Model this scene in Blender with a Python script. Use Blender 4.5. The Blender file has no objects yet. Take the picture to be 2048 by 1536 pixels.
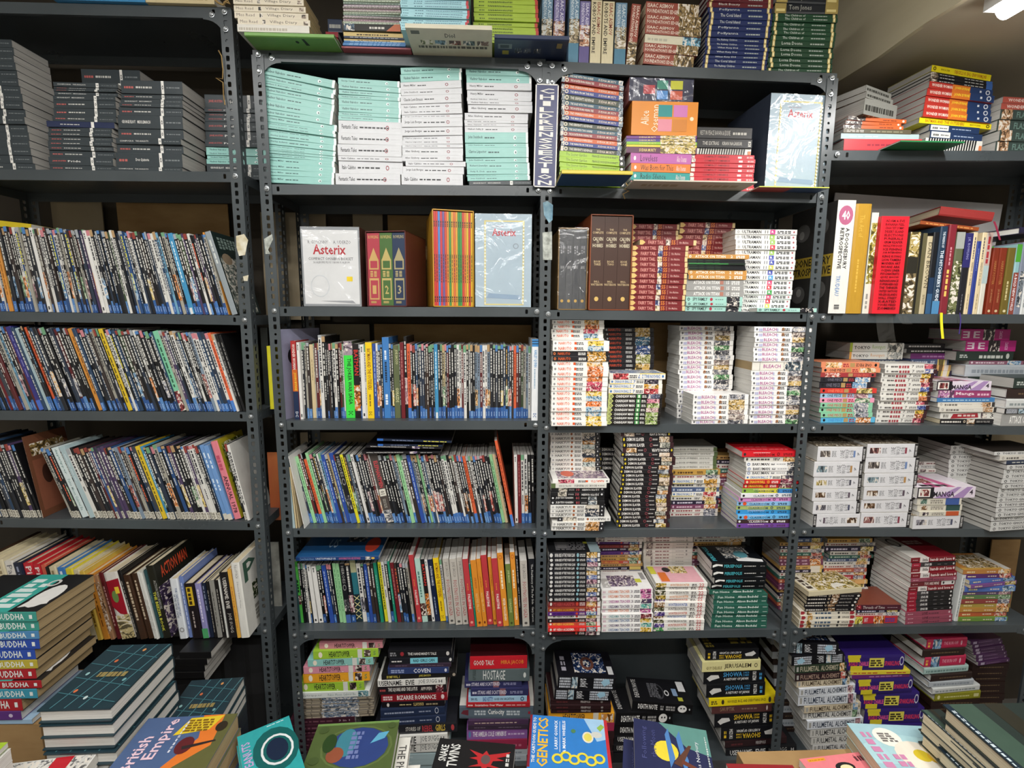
import bpy, math, random
from mathutils import Matrix, Vector, Euler
random.seed(7)
scene = bpy.context.scene
COL = scene.collection
# ------------------------------------------------------------------ camera, world, lights, exposure
FPX = 1000.0
YAW, PITCH, ROLL = math.radians(2.18), math.radians(8.02), math.radians(0.4)
EYE = Vector((0, 0, 1.80))
DZ = .25
RC = (Euler((0, 0, -YAW)).to_matrix() @ Euler((math.pi/2 - PITCH, 0, 0)).to_matrix() @ Euler((0, 0, ROLL)).to_matrix())
cam_d = bpy.data.cameras.new('camera'); cam_d.sensor_width = 36; cam_d.lens = 36*FPX/2048; cam_d.clip_start = .01
cam = bpy.data.objects.new('camera', cam_d); COL.objects.link(cam)
cam.matrix_world = Matrix.Translation(EYE) @ RC.to_4x4()
scene.camera = cam
scene.view_settings.view_transform = 'Standard'; scene.view_settings.look = 'None'
scene.view_settings.gamma = 1; scene.view_settings.use_curve_mapping = False
scene.view_settings.exposure = 0.62
world = bpy.data.worlds.new('world'); scene.world = world; world.use_nodes = True
world.node_tree.nodes['Background'].inputs[0].default_value = (.9, .95, 1, 1)
world.node_tree.nodes['Background'].inputs[1].default_value = .03
def area(name, loc, rot, sx, sy, power, col=(1, .99, .965)):
    l = bpy.data.lights.new(name, 'AREA'); l.shape = 'RECTANGLE'; l.size = sx; l.size_y = sy; l.energy = power; l.color = col
    o = bpy.data.objects.new(name, l); COL.objects.link(o); o.location = loc; o.rotation_euler = rot
    return o
# ceiling tube lamps of the aisle (their housings are built below)
TUBES = [(-.8, .50, 2.72, 0, 1.2, 9), (.45, .15, 2.72, 0, 1.2, 14), (1.36, .86, 2.37, 90, 1.1, 9), (-.2, -.75, 2.72, 0, 2.4, 27)]
for i, (x, y, z, r, ln, pw) in enumerate(TUBES):
    area('tube_light', (x, y, z + DZ - .045), (0, 0, math.radians(r)), ln, .05, pw)

YF = 1.67
def ray(px, py):
    return RC @ Vector(((px-1024)/FPX, -(py-768)/FPX, -1))
def P(px, py, Y):
    d = ray(px, py); return EYE + d*((Y-EYE.y)/d.y)
def PZ(px, py, z):
    d = ray(px, py); return EYE + d*((z-EYE.z)/d.z)
def toPx(p):
    q = RC.transposed() @ (Vector(p)-EYE); return (1024+FPX*q.x/-q.z, 768-FPX*q.y/-q.z)

# ------------------------------------------------------------------ colours and materials
_lc = {}
def C(h):
    if isinstance(h, tuple): return h
    if h not in _lc:
        v = [int(h[i:i+2], 16)/255 for i in (0, 2, 4)]
        _lc[h] = tuple((x/12.92 if x <= .04045 else ((x+.055)/1.055)**2.4) for x in v)+(1,)
    return _lc[h]
def newmat(name):
    m = bpy.data.materials.new(name); m.use_nodes = True; nt = m.node_tree; nt.nodes.clear()
    out = nt.nodes.new('ShaderNodeOutputMaterial'); b = nt.nodes.new('ShaderNodeBsdfPrincipled')
    nt.links.new(b.outputs[0], out.inputs[0]); return m, nt, b
def N(nt, t, **k):
    n = nt.nodes.new(t)
    for a, v in k.items(): setattr(n, a, v)
    return n
def ramp(nt, stops, interp='LINEAR'):
    r = N(nt, 'ShaderNodeValToRGB'); e = r.color_ramp.elements; r.color_ramp.interpolation = interp
    while len(e) > 1: e.remove(e[0])
    e[0].position = stops[0][0]; e[0].color = C(stops[0][1])
    for p, c in stops[1:]:
        x = e.new(p); x.color = C(c)
    return r
def mat_noise(name, c1, c2, scale=6, rough=.5, metal=0, bump=0, detail=4, coat=0, spec=.5, rrange=None, stretch=(1, 1, 1)):
    m, nt, b = newmat(name); tc = N(nt, 'ShaderNodeTexCoord'); mp = N(nt, 'ShaderNodeMapping'); mp.inputs['Scale'].default_value = stretch
    n = N(nt, 'ShaderNodeTexNoise'); n.inputs['Scale'].default_value = scale; n.inputs['Detail'].default_value = detail
    nt.links.new(tc.outputs['Object'], mp.inputs[0]); nt.links.new(mp.outputs[0], n.inputs['Vector'])
    r = ramp(nt, [(.3, c1), (.7, c2)]); nt.links.new(n.outputs['Fac'], r.inputs[0]); nt.links.new(r.outputs[0], b.inputs['Base Color'])
    b.inputs['Roughness'].default_value = rough; b.inputs['Metallic'].default_value = metal; b.inputs['Coat Weight'].default_value = coat
    b.inputs['Specular IOR Level'].default_value = spec
    if rrange:
        mr = N(nt, 'ShaderNodeMapRange'); mr.inputs['To Min'].default_value = rrange[0]; mr.inputs['To Max'].default_value = rrange[1]
        nt.links.new(n.outputs['Fac'], mr.inputs['Value']); nt.links.new(mr.outputs[0], b.inputs['Roughness'])
    if bump:
        bp = N(nt, 'ShaderNodeBump'); bp.inputs['Strength'].default_value = bump; bp.inputs['Distance'].default_value = .01
        nt.links.new(n.outputs['Fac'], bp.inputs['Height']); nt.links.new(bp.outputs[0], b.inputs['Normal'])
    return m
def mat_cover():
    m, nt, b = newmat('printed_cover'); a = N(nt, 'ShaderNodeAttribute', attribute_name='Col')
    n = N(nt, 'ShaderNodeTexNoise'); n.inputs['Scale'].default_value = 9; n.inputs['Detail'].default_value = 3
    tc = N(nt, 'ShaderNodeTexCoord'); nt.links.new(tc.outputs['Object'], n.inputs['Vector'])
    mr = N(nt, 'ShaderNodeMapRange'); mr.inputs['To Min'].default_value = .86; mr.inputs['To Max'].default_value = 1.08
    mx = N(nt, 'ShaderNodeMix', data_type='RGBA', blend_type='MULTIPLY'); mx.inputs[0].default_value = 1
    nt.links.new(n.outputs['Fac'], mr.inputs['Value']); nt.links.new(a.outputs['Color'], mx.inputs[6]); nt.links.new(mr.outputs[0], mx.inputs[7])
    nt.links.new(mx.outputs[2], b.inputs['Base Color'])
    b.inputs['Roughness'].default_value = .36; b.inputs['Specular IOR Level'].default_value = .45
    return m
def mat_art():
    m, nt, b = newmat('printed_art'); a = N(nt, 'ShaderNodeAttribute', attribute_name='Col'); tc = N(nt, 'ShaderNodeTexCoord'); oi = N(nt, 'ShaderNodeObjectInfo')
    mp = N(nt, 'ShaderNodeMapping'); mp.inputs['Scale'].default_value = (17, 9, 1.6); nt.links.new(tc.outputs['Object'], mp.inputs[0])
    mm = N(nt, 'ShaderNodeMath', operation='MULTIPLY'); mm.inputs[1].default_value = 60; nt.links.new(oi.outputs['Random'], mm.inputs[0])
    nt.links.new(mm.outputs[0], mp.inputs['Location'])
    n = N(nt, 'ShaderNodeTexNoise'); n.inputs['Scale'].default_value = 1; n.inputs['Detail'].default_value = 2.5; n.inputs['Distortion'].default_value = 1.2
    nt.links.new(mp.outputs[0], n.inputs['Vector'])
    r = ramp(nt, [(.0, '505058'), (.38, '2c2c34'), (.43, 'ffffff'), (.58, 'ffffff'), (.60, 'ffffff')], 'CONSTANT')
    r2 = ramp(nt, [(.0, '000000'), (.56, 'ffffff')], 'CONSTANT')
    nt.links.new(n.outputs['Fac'], r.inputs[0]); nt.links.new(n.outputs['Fac'], r2.inputs[0])
    x1 = N(nt, 'ShaderNodeMix', data_type='RGBA', blend_type='MULTIPLY'); x1.inputs[0].default_value = .85
    nt.links.new(a.outputs['Color'], x1.inputs[6]); nt.links.new(r.outputs[0], x1.inputs[7])
    x2 = N(nt, 'ShaderNodeMix', data_type='RGBA'); nt.links.new(r2.outputs[0], x2.inputs[0]); nt.links.new(x1.outputs[2], x2.inputs[6]); x2.inputs[7].default_value = (.72, .66, .58, 1)
    nt.links.new(x2.outputs[2], b.inputs['Base Color']); b.inputs['Roughness'].default_value = .36
    return m
def mat_pages(name, c1, c2):
    m, nt, b = newmat(name); tc = N(nt, 'ShaderNodeTexCoord'); oi = N(nt, 'ShaderNodeObjectInfo')
    mp = N(nt, 'ShaderNodeMapping'); mp.inputs['Scale'].default_value = (.6, .6, 55); nt.links.new(tc.outputs['Generated'], mp.inputs[0])
    mm = N(nt, 'ShaderNodeMath', operation='MULTIPLY'); mm.inputs[1].default_value = 40; nt.links.new(oi.outputs['Random'], mm.inputs[0]); nt.links.new(mm.outputs[0], mp.inputs['Location'])
    n = N(nt, 'ShaderNodeTexNoise'); n.inputs['Scale'].default_value = 1; n.inputs['Detail'].default_value = 2; nt.links.new(mp.outputs[0], n.inputs['Vector'])
    r = ramp(nt, [(.3, c1), (.65, c2)]); nt.links.new(n.outputs['Fac'], r.inputs[0]); nt.links.new(r.outputs[0], b.inputs['Base Color'])
    bp = N(nt, 'ShaderNodeBump'); bp.inputs['Strength'].default_value = .25; bp.inputs['Distance'].default_value = .003; nt.links.new(n.outputs['Fac'], bp.inputs['Height']); nt.links.new(bp.outputs[0], b.inputs['Normal'])
    b.inputs['Roughness'].default_value = .8; return m
M_COVER, M_ART = mat_cover(), mat_art()
M_PAGE = {'w': mat_pages('pages_white', 'b9b6b0', 'e0ded8'), 'c': mat_pages('pages_cream', 'b3a284', 'd9cdb0'),
          'g': mat_pages('pages_grey', '94918c', 'bdbab4'), 'b': mat_pages('pages_brown', '8a744f', 'b8a078')}
M_METAL = mat_noise('grey_enamel', '3e4447', '484e51', 5, .34, 0, .02, 6, 0, .5, (.2, .42))
M_BOLT = mat_noise('zinc_bolt', '8a8f92', 'b4b8ba', 30, .3, .8)
def mat_wrap():
    m = bpy.data.materials.new('shrink_wrap'); m.use_nodes = True; nt = m.node_tree; nt.nodes.clear()
    out = nt.nodes.new('ShaderNodeOutputMaterial'); t = N(nt, 'ShaderNodeBsdfTransparent'); g = N(nt, 'ShaderNodeBsdfGlossy'); g.inputs['Roughness'].default_value = .12
    n = N(nt, 'ShaderNodeTexNoise'); n.inputs['Scale'].default_value = 9; n.inputs['Detail'].default_value = 3; n.inputs['Distortion'].default_value = 1.5
    tc = N(nt, 'ShaderNodeTexCoord'); nt.links.new(tc.outputs['Object'], n.inputs['Vector'])
    bp = N(nt, 'ShaderNodeBump'); bp.inputs['Strength'].default_value = .7; bp.inputs['Distance'].default_value = .02; nt.links.new(n.outputs['Fac'], bp.inputs['Height']); nt.links.new(bp.outputs[0], g.inputs['Normal'])
    x = N(nt, 'ShaderNodeMixShader'); x.inputs[0].default_value = .065; nt.links.new(t.outputs[0], x.inputs[1]); nt.links.new(g.outputs[0], x.inputs[2]); nt.links.new(x.outputs[0], out.inputs[0])
    return m
M_WRAP = mat_wrap()

# ------------------------------------------------------------------ mesh helpers
class MB:
    def __init__(s): s.v = []; s.f = []; s.c = []; s.m = []
    def face(s, pts, col, mi=0):
        k = len(s.v); s.v += [tuple(p) for p in pts]; s.f.append(tuple(range(k, k+len(pts)))); s.c.append(C(col)); s.m.append(mi)
    def idx(s, vs, fs, col, mi=0):
        k = len(s.v); s.v += vs; c = C(col)
        for f in fs: s.f.append(tuple(i+k for i in f)); s.c.append(c); s.m.append(mi)
    def box(s, x0, x1, y0, y1, z0, z1, col='808080', mi=0, cols=None):
        v = [(x0, y0, z0), (x1, y0, z0), (x1, y1, z0), (x0, y1, z0), (x0, y0, z1), (x1, y0, z1), (x1, y1, z1), (x0, y1, z1)]
        s.idx(v, [(0, 3, 2, 1), (4, 5, 6, 7), (0, 1, 5, 4), (1, 2, 6, 5), (2, 3, 7, 6), (3, 0, 4, 7)], col, mi)
    def mesh(s, name, mats, smooth=False):
        me = bpy.data.meshes.new(name); me.from_pydata(s.v, [], s.f)
        for m in mats: me.materials.append(m)
        at = me.color_attributes.new('Col', 'FLOAT_COLOR', 'CORNER'); buf = []
        for f, c in zip(s.f, s.c): buf += list(c)*len(f)
        at.data.foreach_set('color', buf)
        me.polygons.foreach_set('material_index', s.m)
        if smooth: me.polygons.foreach_set('use_smooth', [True]*len(s.f))
        me.update(); return me
def link(name, data, parent=None, loc=(0, 0, 0), scale=(1, 1, 1), rot=None):
    o = bpy.data.objects.new(name, data); COL.objects.link(o); o.parent = parent; o.location = loc; o.scale = scale
    if rot: o.rotation_euler = rot
    return o
LABELS = {}
def tag(o, label, cat, group=None, kind=None):
    o['label'] = label; o['category'] = cat
    if group: o['group'] = group
    if kind: o['kind'] = kind
    LABELS.setdefault(label.lower(), []).append(o.name)
    n = len(label.split())
    if n > 16 or n < 4: print('LABEL LENGTH', n, label)
    return o
def structure(o): o['kind'] = 'structure'; return o
_txt = {}
def text_geo(s, bold=True):
    k = (s, bold)
    if k in _txt: return _txt[k]
    cu = bpy.data.curves.new('t', 'FONT'); cu.body = s; cu.resolution_u = 1; cu.fill_mode = 'FRONT'
    if bold: cu.offset = .018
    o = bpy.data.objects.new('t', cu); COL.objects.link(o)
    me = o.to_mesh(); vs = [v.co.copy() for v in me.vertices]; fs = [tuple(p.vertices) for p in me.polygons]
    o.to_mesh_clear(); bpy.data.objects.remove(o); bpy.data.curves.remove(cu)
    if vs:
        x0 = min(v.x for v in vs); x1 = max(v.x for v in vs); y0 = min(v.y for v in vs); y1 = max(v.y for v in vs)
        vs = [((v.x-x0)/max(1e-6, x1-x0), (v.y-y0)/max(1e-6, y1-y0)) for v in vs]
    _txt[k] = (vs, fs); return _txt[k]
# print elements on a face: fn maps (u, v, layer) to a 3-D point
def T(s, u0, u1, v0=.22, v1=.78, c='ffffff', rot=0, bold=True): return ('t', s, u0, u1, v0, v1, c, rot, bold)
def R(u0, u1, v0, v1, c): return ('r', u0, u1, v0, v1, c)
def A(u0, u1, v0, v1, c): return ('a', u0, u1, v0, v1, c)
def D(u0, u1, v0=.35, v1=.65, c='ffffff', n=8, rows=1, seed=1): return ('d', u0, u1, v0, v1, c, n, rows, seed)
def O(u, v, ru, rv, c, ring=0): return ('o', u, v, ru, rv, c, ring)
def G(pts, c): return ('p', pts, c)
def prints(mb, els, fn, base=1):
    k = base
    for e in els:
        k += 1
        if e[0] in 'ra':
            _, u0, u1, v0, v1, c = e
            mb.face([fn(u0, v0, k), fn(u1, v0, k), fn(u1, v1, k), fn(u0, v1, k)], c, 1 if e[0] == 'a' else 0)
        elif e[0] == 'p': mb.face([fn(u, v, k) for u, v in e[1]], e[2])
        elif e[0] == 'o':
            _, u, v, ru, rv, c, ring = e; n = 16
            cs = [(math.cos(i*2*math.pi/n), math.sin(i*2*math.pi/n)) for i in range(n)]
            if ring:
                for i in range(n):
                    a, b = cs[i], cs[(i+1) % n]
                    mb.face([fn(u+ru*a[0], v+rv*a[1], k), fn(u+ru*b[0], v+rv*b[1], k), fn(u+ru*b[0]*ring, v+rv*b[1]*ring, k), fn(u+ru*a[0]*ring, v+rv*a[1]*ring, k)], c)
            else: mb.face([fn(u+ru*a, v+rv*b, k) for a, b in cs], c)
        elif e[0] == 'd':
            _, u0, u1, v0, v1, c, n, rows, seed = e; rr = random.Random(seed*977+n)
            for q in range(rows):
                a = v0+(v1-v0)*q/rows; b = v0+(v1-v0)*(q+.72)/rows; x = u0; w = (u1-u0)/n
                while x < u1-w*.3:
                    l = w*rr.uniform(.35, 1.1)
                    mb.face([fn(x, a, k), fn(min(u1, x+l), a, k), fn(min(u1, x+l), b, k), fn(x, b, k)], c); x += l+w*rr.uniform(.12, .3)
        elif e[0] == 't':
            _, s, u0, u1, v0, v1, c, rot, bold = e
            vs, fs = text_geo(s, bold)
            if rot == 0: q = [fn(u0+(u1-u0)*x, v0+(v1-v0)*y, k) for x, y in vs]
            elif rot == 90: q = [fn(u1-(u1-u0)*y, v0+(v1-v0)*x, k) for x, y in vs]
            elif rot == 180: q = [fn(u1-(u1-u0)*x, v1-(v1-v0)*y, k) for x, y in vs]
            elif rot == 270: q = [fn(u0+(u1-u0)*y, v1-(v1-v0)*x, k) for x, y in vs]
            elif rot == 6: q = [fn(u0+(u1-u0)*x, v1-(v1-v0)*y, k) for x, y in vs]
            elif rot == 5: q = [fn(u1-(u1-u0)*y, v1-(v1-v0)*x, k) for x, y in vs]
            mb.idx(q, fs, c)
def flip(els):
    out = []
    for e in els:
        e = list(e)
        if e[0] in 'ratd':
            i = 2 if e[0] == 't' else 1
            e[i], e[i+1], e[i+2], e[i+3] = 1-e[i+1], 1-e[i], 1-e[i+3], 1-e[i+2]
            if e[0] == 't': e[7] = {0: 180, 90: 270, 180: 0, 270: 90}[e[7]]
        elif e[0] == 'o': e[1], e[2] = 1-e[1], 1-e[2]
        elif e[0] == 'p': e[1] = [(1-u, 1-v) for u, v in e[1]]
        out.append(tuple(e))
    return out
# ------------------------------------------------------------------ books
STY = {}
def S(key, desc, sp, els=(), pg='w', kind='paperback_book', cv=None, fr=(), bk=(), hb=False):
    STY[key] = dict(desc=desc, sp=sp, els=list(els), pg=pg, kind=kind, cv=cv or sp, fr=list(fr), bk=list(bk), hb=hb); return key
_bm = {}
PG = {}
def page_mesh(hb):
    if hb not in PG:
        mb = MB()
        if hb: mb.box(.014, .986, .012, .975, .1, .9)
        else: mb.box(.004, .996, .004, .994, .03, .97)
        PG[hb] = mb.mesh('page_block', [M_PAGE['w']]); PG[hb].materials[0] = None
    return PG[hb]
def book_mesh(key):
    if key in _bm: return _bm[key]
    fl = key.endswith('~'); s = STY[key.rstrip('~')]; mb = MB(); hb = s['hb']
    ty, tz, b, bz = (.014, .09, .012, .16) if hb else (.005, .03, .003, .05)
    out = [(1, 0), (b, 0), (0, bz), (0, 1-bz), (b, 1), (1, 1)]; inn = [(1, tz), (max(b, ty), tz), (ty, bz), (ty, 1-bz), (max(b, ty), 1-tz), (1, 1-tz)]
    sp, cv = s['sp'], s['cv']; fc = [cv, sp, sp, sp, cv]
    for i in range(5):
        a, d = out[i], out[i+1]; mb.face([(1, a[0], a[1]), (0, a[0], a[1]), (0, d[0], d[1]), (1, d[0], d[1])], fc[i])
        a2, d2 = inn[i], inn[i+1]; mb.face([(0, a2[0], a2[1]), (1, a2[0], a2[1]), (1, d2[0], d2[1]), (0, d2[0], d2[1])], cv)
        for x in (0, 1): mb.face([(x, a[0], a[1]), (x, a2[0], a2[1]), (x, d2[0], d2[1]), (x, d[0], d[1])], fc[i])
    for i in (0, 5):
        a, d = out[i], inn[i]; mb.face([(0, a[0], a[1]), (1, a[0], a[1]), (1, d[0], d[1]), (0, d[0], d[1])], cv)
    els = flip(s['els']) if fl else s['els']
    prints(mb, els, lambda u, v, k: (u, -.0004*k, v))
    prints(mb, s['fr'], lambda u, v, k: (u, v, 1+.0035*k))
    prints(mb, s['bk'], lambda u, v, k: (u, v, -.0035*k))
    me = mb.mesh('cover_'+key.replace('~', '_turned'), [M_COVER, M_ART]); _bm[key] = me; return me
ORD = 'first second third fourth fifth sixth seventh eighth ninth tenth eleventh twelfth thirteenth fourteenth fifteenth sixteenth seventeenth eighteenth nineteenth'.split()
def ordn(i):
    if i <= 19: return ORD[i-1]
    t, u = divmod(i, 10); tens = {2: 'twent', 3: 'thirt', 4: 'fort', 5: 'fift', 6: 'sixt', 7: 'sevent', 8: 'eight', 9: 'ninet', 10: 'hundred and t'}[t]
    if t == 10: return 'one-hundred-and-'+(ORD[u-1] if u else 'zeroth')
    return tens+('ieth' if u == 0 else 'y-'+ORD[u-1])
CATN = {'manga_volume': 'manga', 'manga_paperback': 'manga', 'manga_omnibus': 'manga', 'comic_book': 'comic', 'graphic_novel': 'comic', 'comic_annual': 'comic'}
KINDMAP = {}
def book(key, mat, L, Dp, Tk, label, group, standing=False, kind=None, pg=None):
    s = STY[key.rstrip('~')]; nm = kind or s['kind']
    if nm == 'manga_volume' and mat.translation.x > 1.12: nm = 'manga_paperback'
    r = bpy.data.objects.new(nm, None); r.empty_display_size = .03; COL.objects.link(r); r.matrix_world = mat
    off = (-L, 0, 0) if standing else (0, 0, 0)
    link('cover', book_mesh(key), r, off, (L, Dp, Tk))
    pm = link('page_block', page_mesh(s['hb']), r, off, (L, Dp, Tk)); pm.material_slots[0].link = 'OBJECT'; pm.material_slots[0].material = M_PAGE[pg or s['pg']]
    tag(r, label, CATN.get(nm, 'book'), group); return r
SHELF = {}
STUFF = []
def shelf_z(sh, X):
    if isinstance(sh, (int, float)): return sh
    a, b = SHELF[sh]; t = (X-a.x)/(b.x-a.x); return a.z+(b.z-a.z)*t
def lerp(a, b, t): return a+(b-a)*t
def stack(view, sh, inset, dep, place, group, rows, ybot, tilt=(0, 0), yaw=0, Y=None, jit=1.0, yawj=1.2, fill=None, keep=None):
    """rows: top to bottom (ytop, xl, xr, style, [extra yaw])  in the pixels of a zoomed view (ox, oy, scale)"""
    ox, oy, sc = view; Y = Y or YF+inset; n = len(rows)
    px = [[(r[1]/sc+ox), (r[2]/sc+ox)] for r in rows]; ys = [r[0]/sc+oy for r in rows]+[ybot/sc+oy]
    xm = (px[-1][0]+px[-1][1])/2
    zt = P((px[0][0]+px[0][1])/2, ys[0], Y).z; zb0 = P(xm, ys[-1], Y).z; zb = max(shelf_z(sh, P(q, ys[-1], Y).x) for q in px[-1])+.0004 if sh is not None else zb0
    if fill and zb0-zb > .012:  # hidden books down to what carries the pile
        h = zb0-zb-abs(math.sin(math.radians(tilt[1])))*.13-.001; k = max(1, round(h/.028))
        xs = [P(px[-1][j], ys[-1], Y).x for j in (0, 1)]
        for i in range(k): STUFF.append((fill, Matrix.Translation((xs[0]+random.uniform(-.004, .004), Y+random.uniform(.0, .006), zb+h*i/k)), xs[1]-xs[0], dep, h/k-.0004))
        zb = zb0
    zb += abs(math.sin(math.radians(tilt[1])))*(P(px[-1][1], ys[-1], Y).x-P(px[-1][0], ys[-1], Y).x)/2*(0 if fill else 1)
    f = (zt-zb)/(zt-zb0); z = lambda y, xc: zb+(P(xc, y, Y).z-zb0)*f
    for i, r in enumerate(rows):
        xc = sum(px[i])/2; z0 = z(ys[i+1], xc); z1 = z(ys[i], xc)
        if i == n-1: z0 = zb
        yc = (ys[i]+ys[i+1])/2; a, b = P(px[i][0], yc, Y), P(px[i][1], yc, Y); L = b.x-a.x
        t = math.radians(lerp(tilt[0], tilt[1], i/max(1, n-1))); yw = math.radians(yaw+random.uniform(-yawj, yawj)+(r[4] if len(r) > 4 else 0))
        c = Vector(((a.x+b.x)/2, Y+dep/2+random.uniform(-.004, .004)*jit, z0))
        m = Matrix.Translation(c) @ Matrix.Rotation(yw, 4, 'Z') @ Matrix.Rotation(t, 4, 'Y') @ Matrix.Translation((-L/2, -dep/2, 0))
        if keep is not None and i >= keep:
            STUFF.append((r[3], m, L, dep, max(.0025, z1-z0-.0004))); continue
        key = r[3]; d = STY[key.rstrip('~')]['desc']
        lb = f"{d}, {ordn(i+1)} from top of {place}"
        if len(lb.split()) > 16: lb = f"{d}, {ordn(i+1)} down in {place}"
        book(key, m, L, dep, max(.0025, z1-z0-.0004), lb, group)
def ystack(n, y0, y1, xl0, xr0, xl1, xr1, keys, jx=4):
    """n equal rows between y0 and y1, edges sliding from (xl0, xr0) at the top to (xl1, xr1) at the bottom"""
    out = []
    for i in range(n):
        t = i/max(1, n-1); j = random.uniform(-jx, jx)
        out.append((lerp(y0, y1, i/n), lerp(xl0, xl1, t)+j, lerp(xr0, xr1, t)+j, keys[i % len(keys)]))
    return out
def row(view, sh, inset, dep, place, group, items, Y=None, standz=None):
    """items left to right (xl, xr at the base, ytop, lean in degrees, style, [inset change, depth])"""
    ox, oy, sc = view
    for i, it in enumerate(items):
        xl, xr, yt, lean, key = it[:5]; Yb = (Y or YF+inset)+(it[5] if len(it) > 5 else 0); yj = 0 if len(it) > 5 else random.uniform(-.004, .004); dd = it[6] if len(it) > 6 else dep
        xl, xr, yt = xl/sc+ox, xr/sc+ox, yt/sc+oy
        zb = None; yb = 800
        for _ in range(6):
            a = P(xl, yb, Yb); zb = shelf_z(sh, a.x); yb = toPx((a.x, Yb, zb))[1]
        a = P(xl, yb, Yb); b = P(xr, yb, Yb); an = math.radians(lean); zb = max(zb, shelf_z(sh, b.x))+.0004
        zt = P(xl, yt, Yb).z; L = (zt-zb)/math.cos(an); tk = (b.x-a.x)*math.cos(an)-.0003
        if i+1 < len(items) and items[i+1][3] > lean: tk -= L*math.sin(math.radians(items[i+1][3]-lean))
        x = a.x; z = zb
        if an < 0: z += -math.sin(an)*tk
        m = Matrix(((math.sin(an), 0, math.cos(an), x), (0, 1, 0, Yb+yj), (-math.cos(an), 0, math.sin(an), z), (0, 0, 0, 1)))
        book(key, m, L, dd, max(.002, tk), f"{STY[key.rstrip('~')]['desc']}, {ordn(i+1)} from left on {place}", group, standing=True)
# ------------------------------------------------------------------ the room
def box_obj(name, x0, x1, y0, y1, z0, z1, mat, parent=None):
    mb = MB(); mb.box(x0, x1, y0, y1, z0, z1); return link(name, mb.mesh(name, [mat]), parent)
M_WALLB = mat_noise('dark_tan_wall', '2a251d', '3c3428', 3, .9, 0, .1)
M_PLASTER = mat_noise('stained_plaster', 'b9ae90', 'd6ccb0', 2.2, .85, 0, .25, 6, stretch=(1, .35, 2.2))
M_CEIL = mat_noise('painted_soffit', 'b0a48c', 'c4baa4', 1.5, .8, 0, .05)
M_PALE = mat_noise('pale_wall', 'b8b5ad', 'd0cdc6', 2, .9)
M_FLOOR = mat_noise('dusty_floor', '4c4844', '6a655f', 4, .8)
M_CARD = mat_noise('brown_cardboard', '8a6a42', 'a98a5c', 5, .9, 0, .1, 5, stretch=(1, 1, 3))
M_CARDT = mat_noise('tan_board', '8d7f66', '9f927a', 4, .9, 0, .05)
M_BOARD = mat_noise('white_board', 'a7a5a6', 'bdbbbb', 3, .8)
M_TAPE = mat_noise('parcel_tape', '8b8678', '9d988a', 4, .4)
structure(box_obj('wall_back', -2.7, 3.0, 2.06, 2.14, 0, 2.85+DZ, M_WALLB))
structure(box_obj('wall_left', -2.75, -2.65, -1.7, 2.1, 0, 2.85+DZ, M_PALE))
structure(box_obj('wall_right', 2.95, 3.05, -1.7, 2.1, 0, 2.85+DZ, M_PALE))
structure(box_obj('wall_front', -2.7, 3.0, -1.75, -1.65, 0, 2.85+DZ, M_PALE))
structure(box_obj('floor', -2.75, 3.05, -1.75, 2.14, -.1, 0, M_FLOOR))
structure(box_obj('ceiling', -2.75, 1.27, -1.75, 2.14, 2.78+DZ, 2.9+DZ, M_PALE))
# the lowered slab over the bookcase on the right: its side is rough plaster, its underside painted
def slab():
    mb = MB(); mb.box(1.275, 3.05, -1.75, 2.14, 2.405+DZ, 2.9+DZ); structure(link('ceiling_lowered', mb.mesh('ceiling_lowered', [M_CEIL])))
    mb = MB(); random.seed(3); n = 40; prev = None
    ys = [-1.75+i*3.89/n for i in range(n+1)]
    for i in range(n):
        a = .004*math.sin(i*1.7); b = .004*math.sin((i+1)*1.7)
        for (z0, z1, o0, o1) in ((2.402+a, 2.62, .0, .012), (2.62, 2.9, .012, .0)):
            za, zb_ = (2.402+a, 2.402+b) if z0 < 2.5 else (z0, z0)
            mb.face([(1.27-o0, ys[i], za), (1.27-o0, ys[i+1], zb_), (1.27-o1, ys[i+1], z1), (1.27-o1, ys[i], z1)], '808080')
        mb.face([(1.27, ys[i], 2.402+a), (1.285, ys[i], 2.402+a), (1.285, ys[i+1], 2.402+b), (1.27, ys[i+1], 2.402+b)], '808080')
    structure(link('trim_1', mb.mesh('beam_side', [M_PLASTER]), None, (0, 0, DZ)))
slab()
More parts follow.
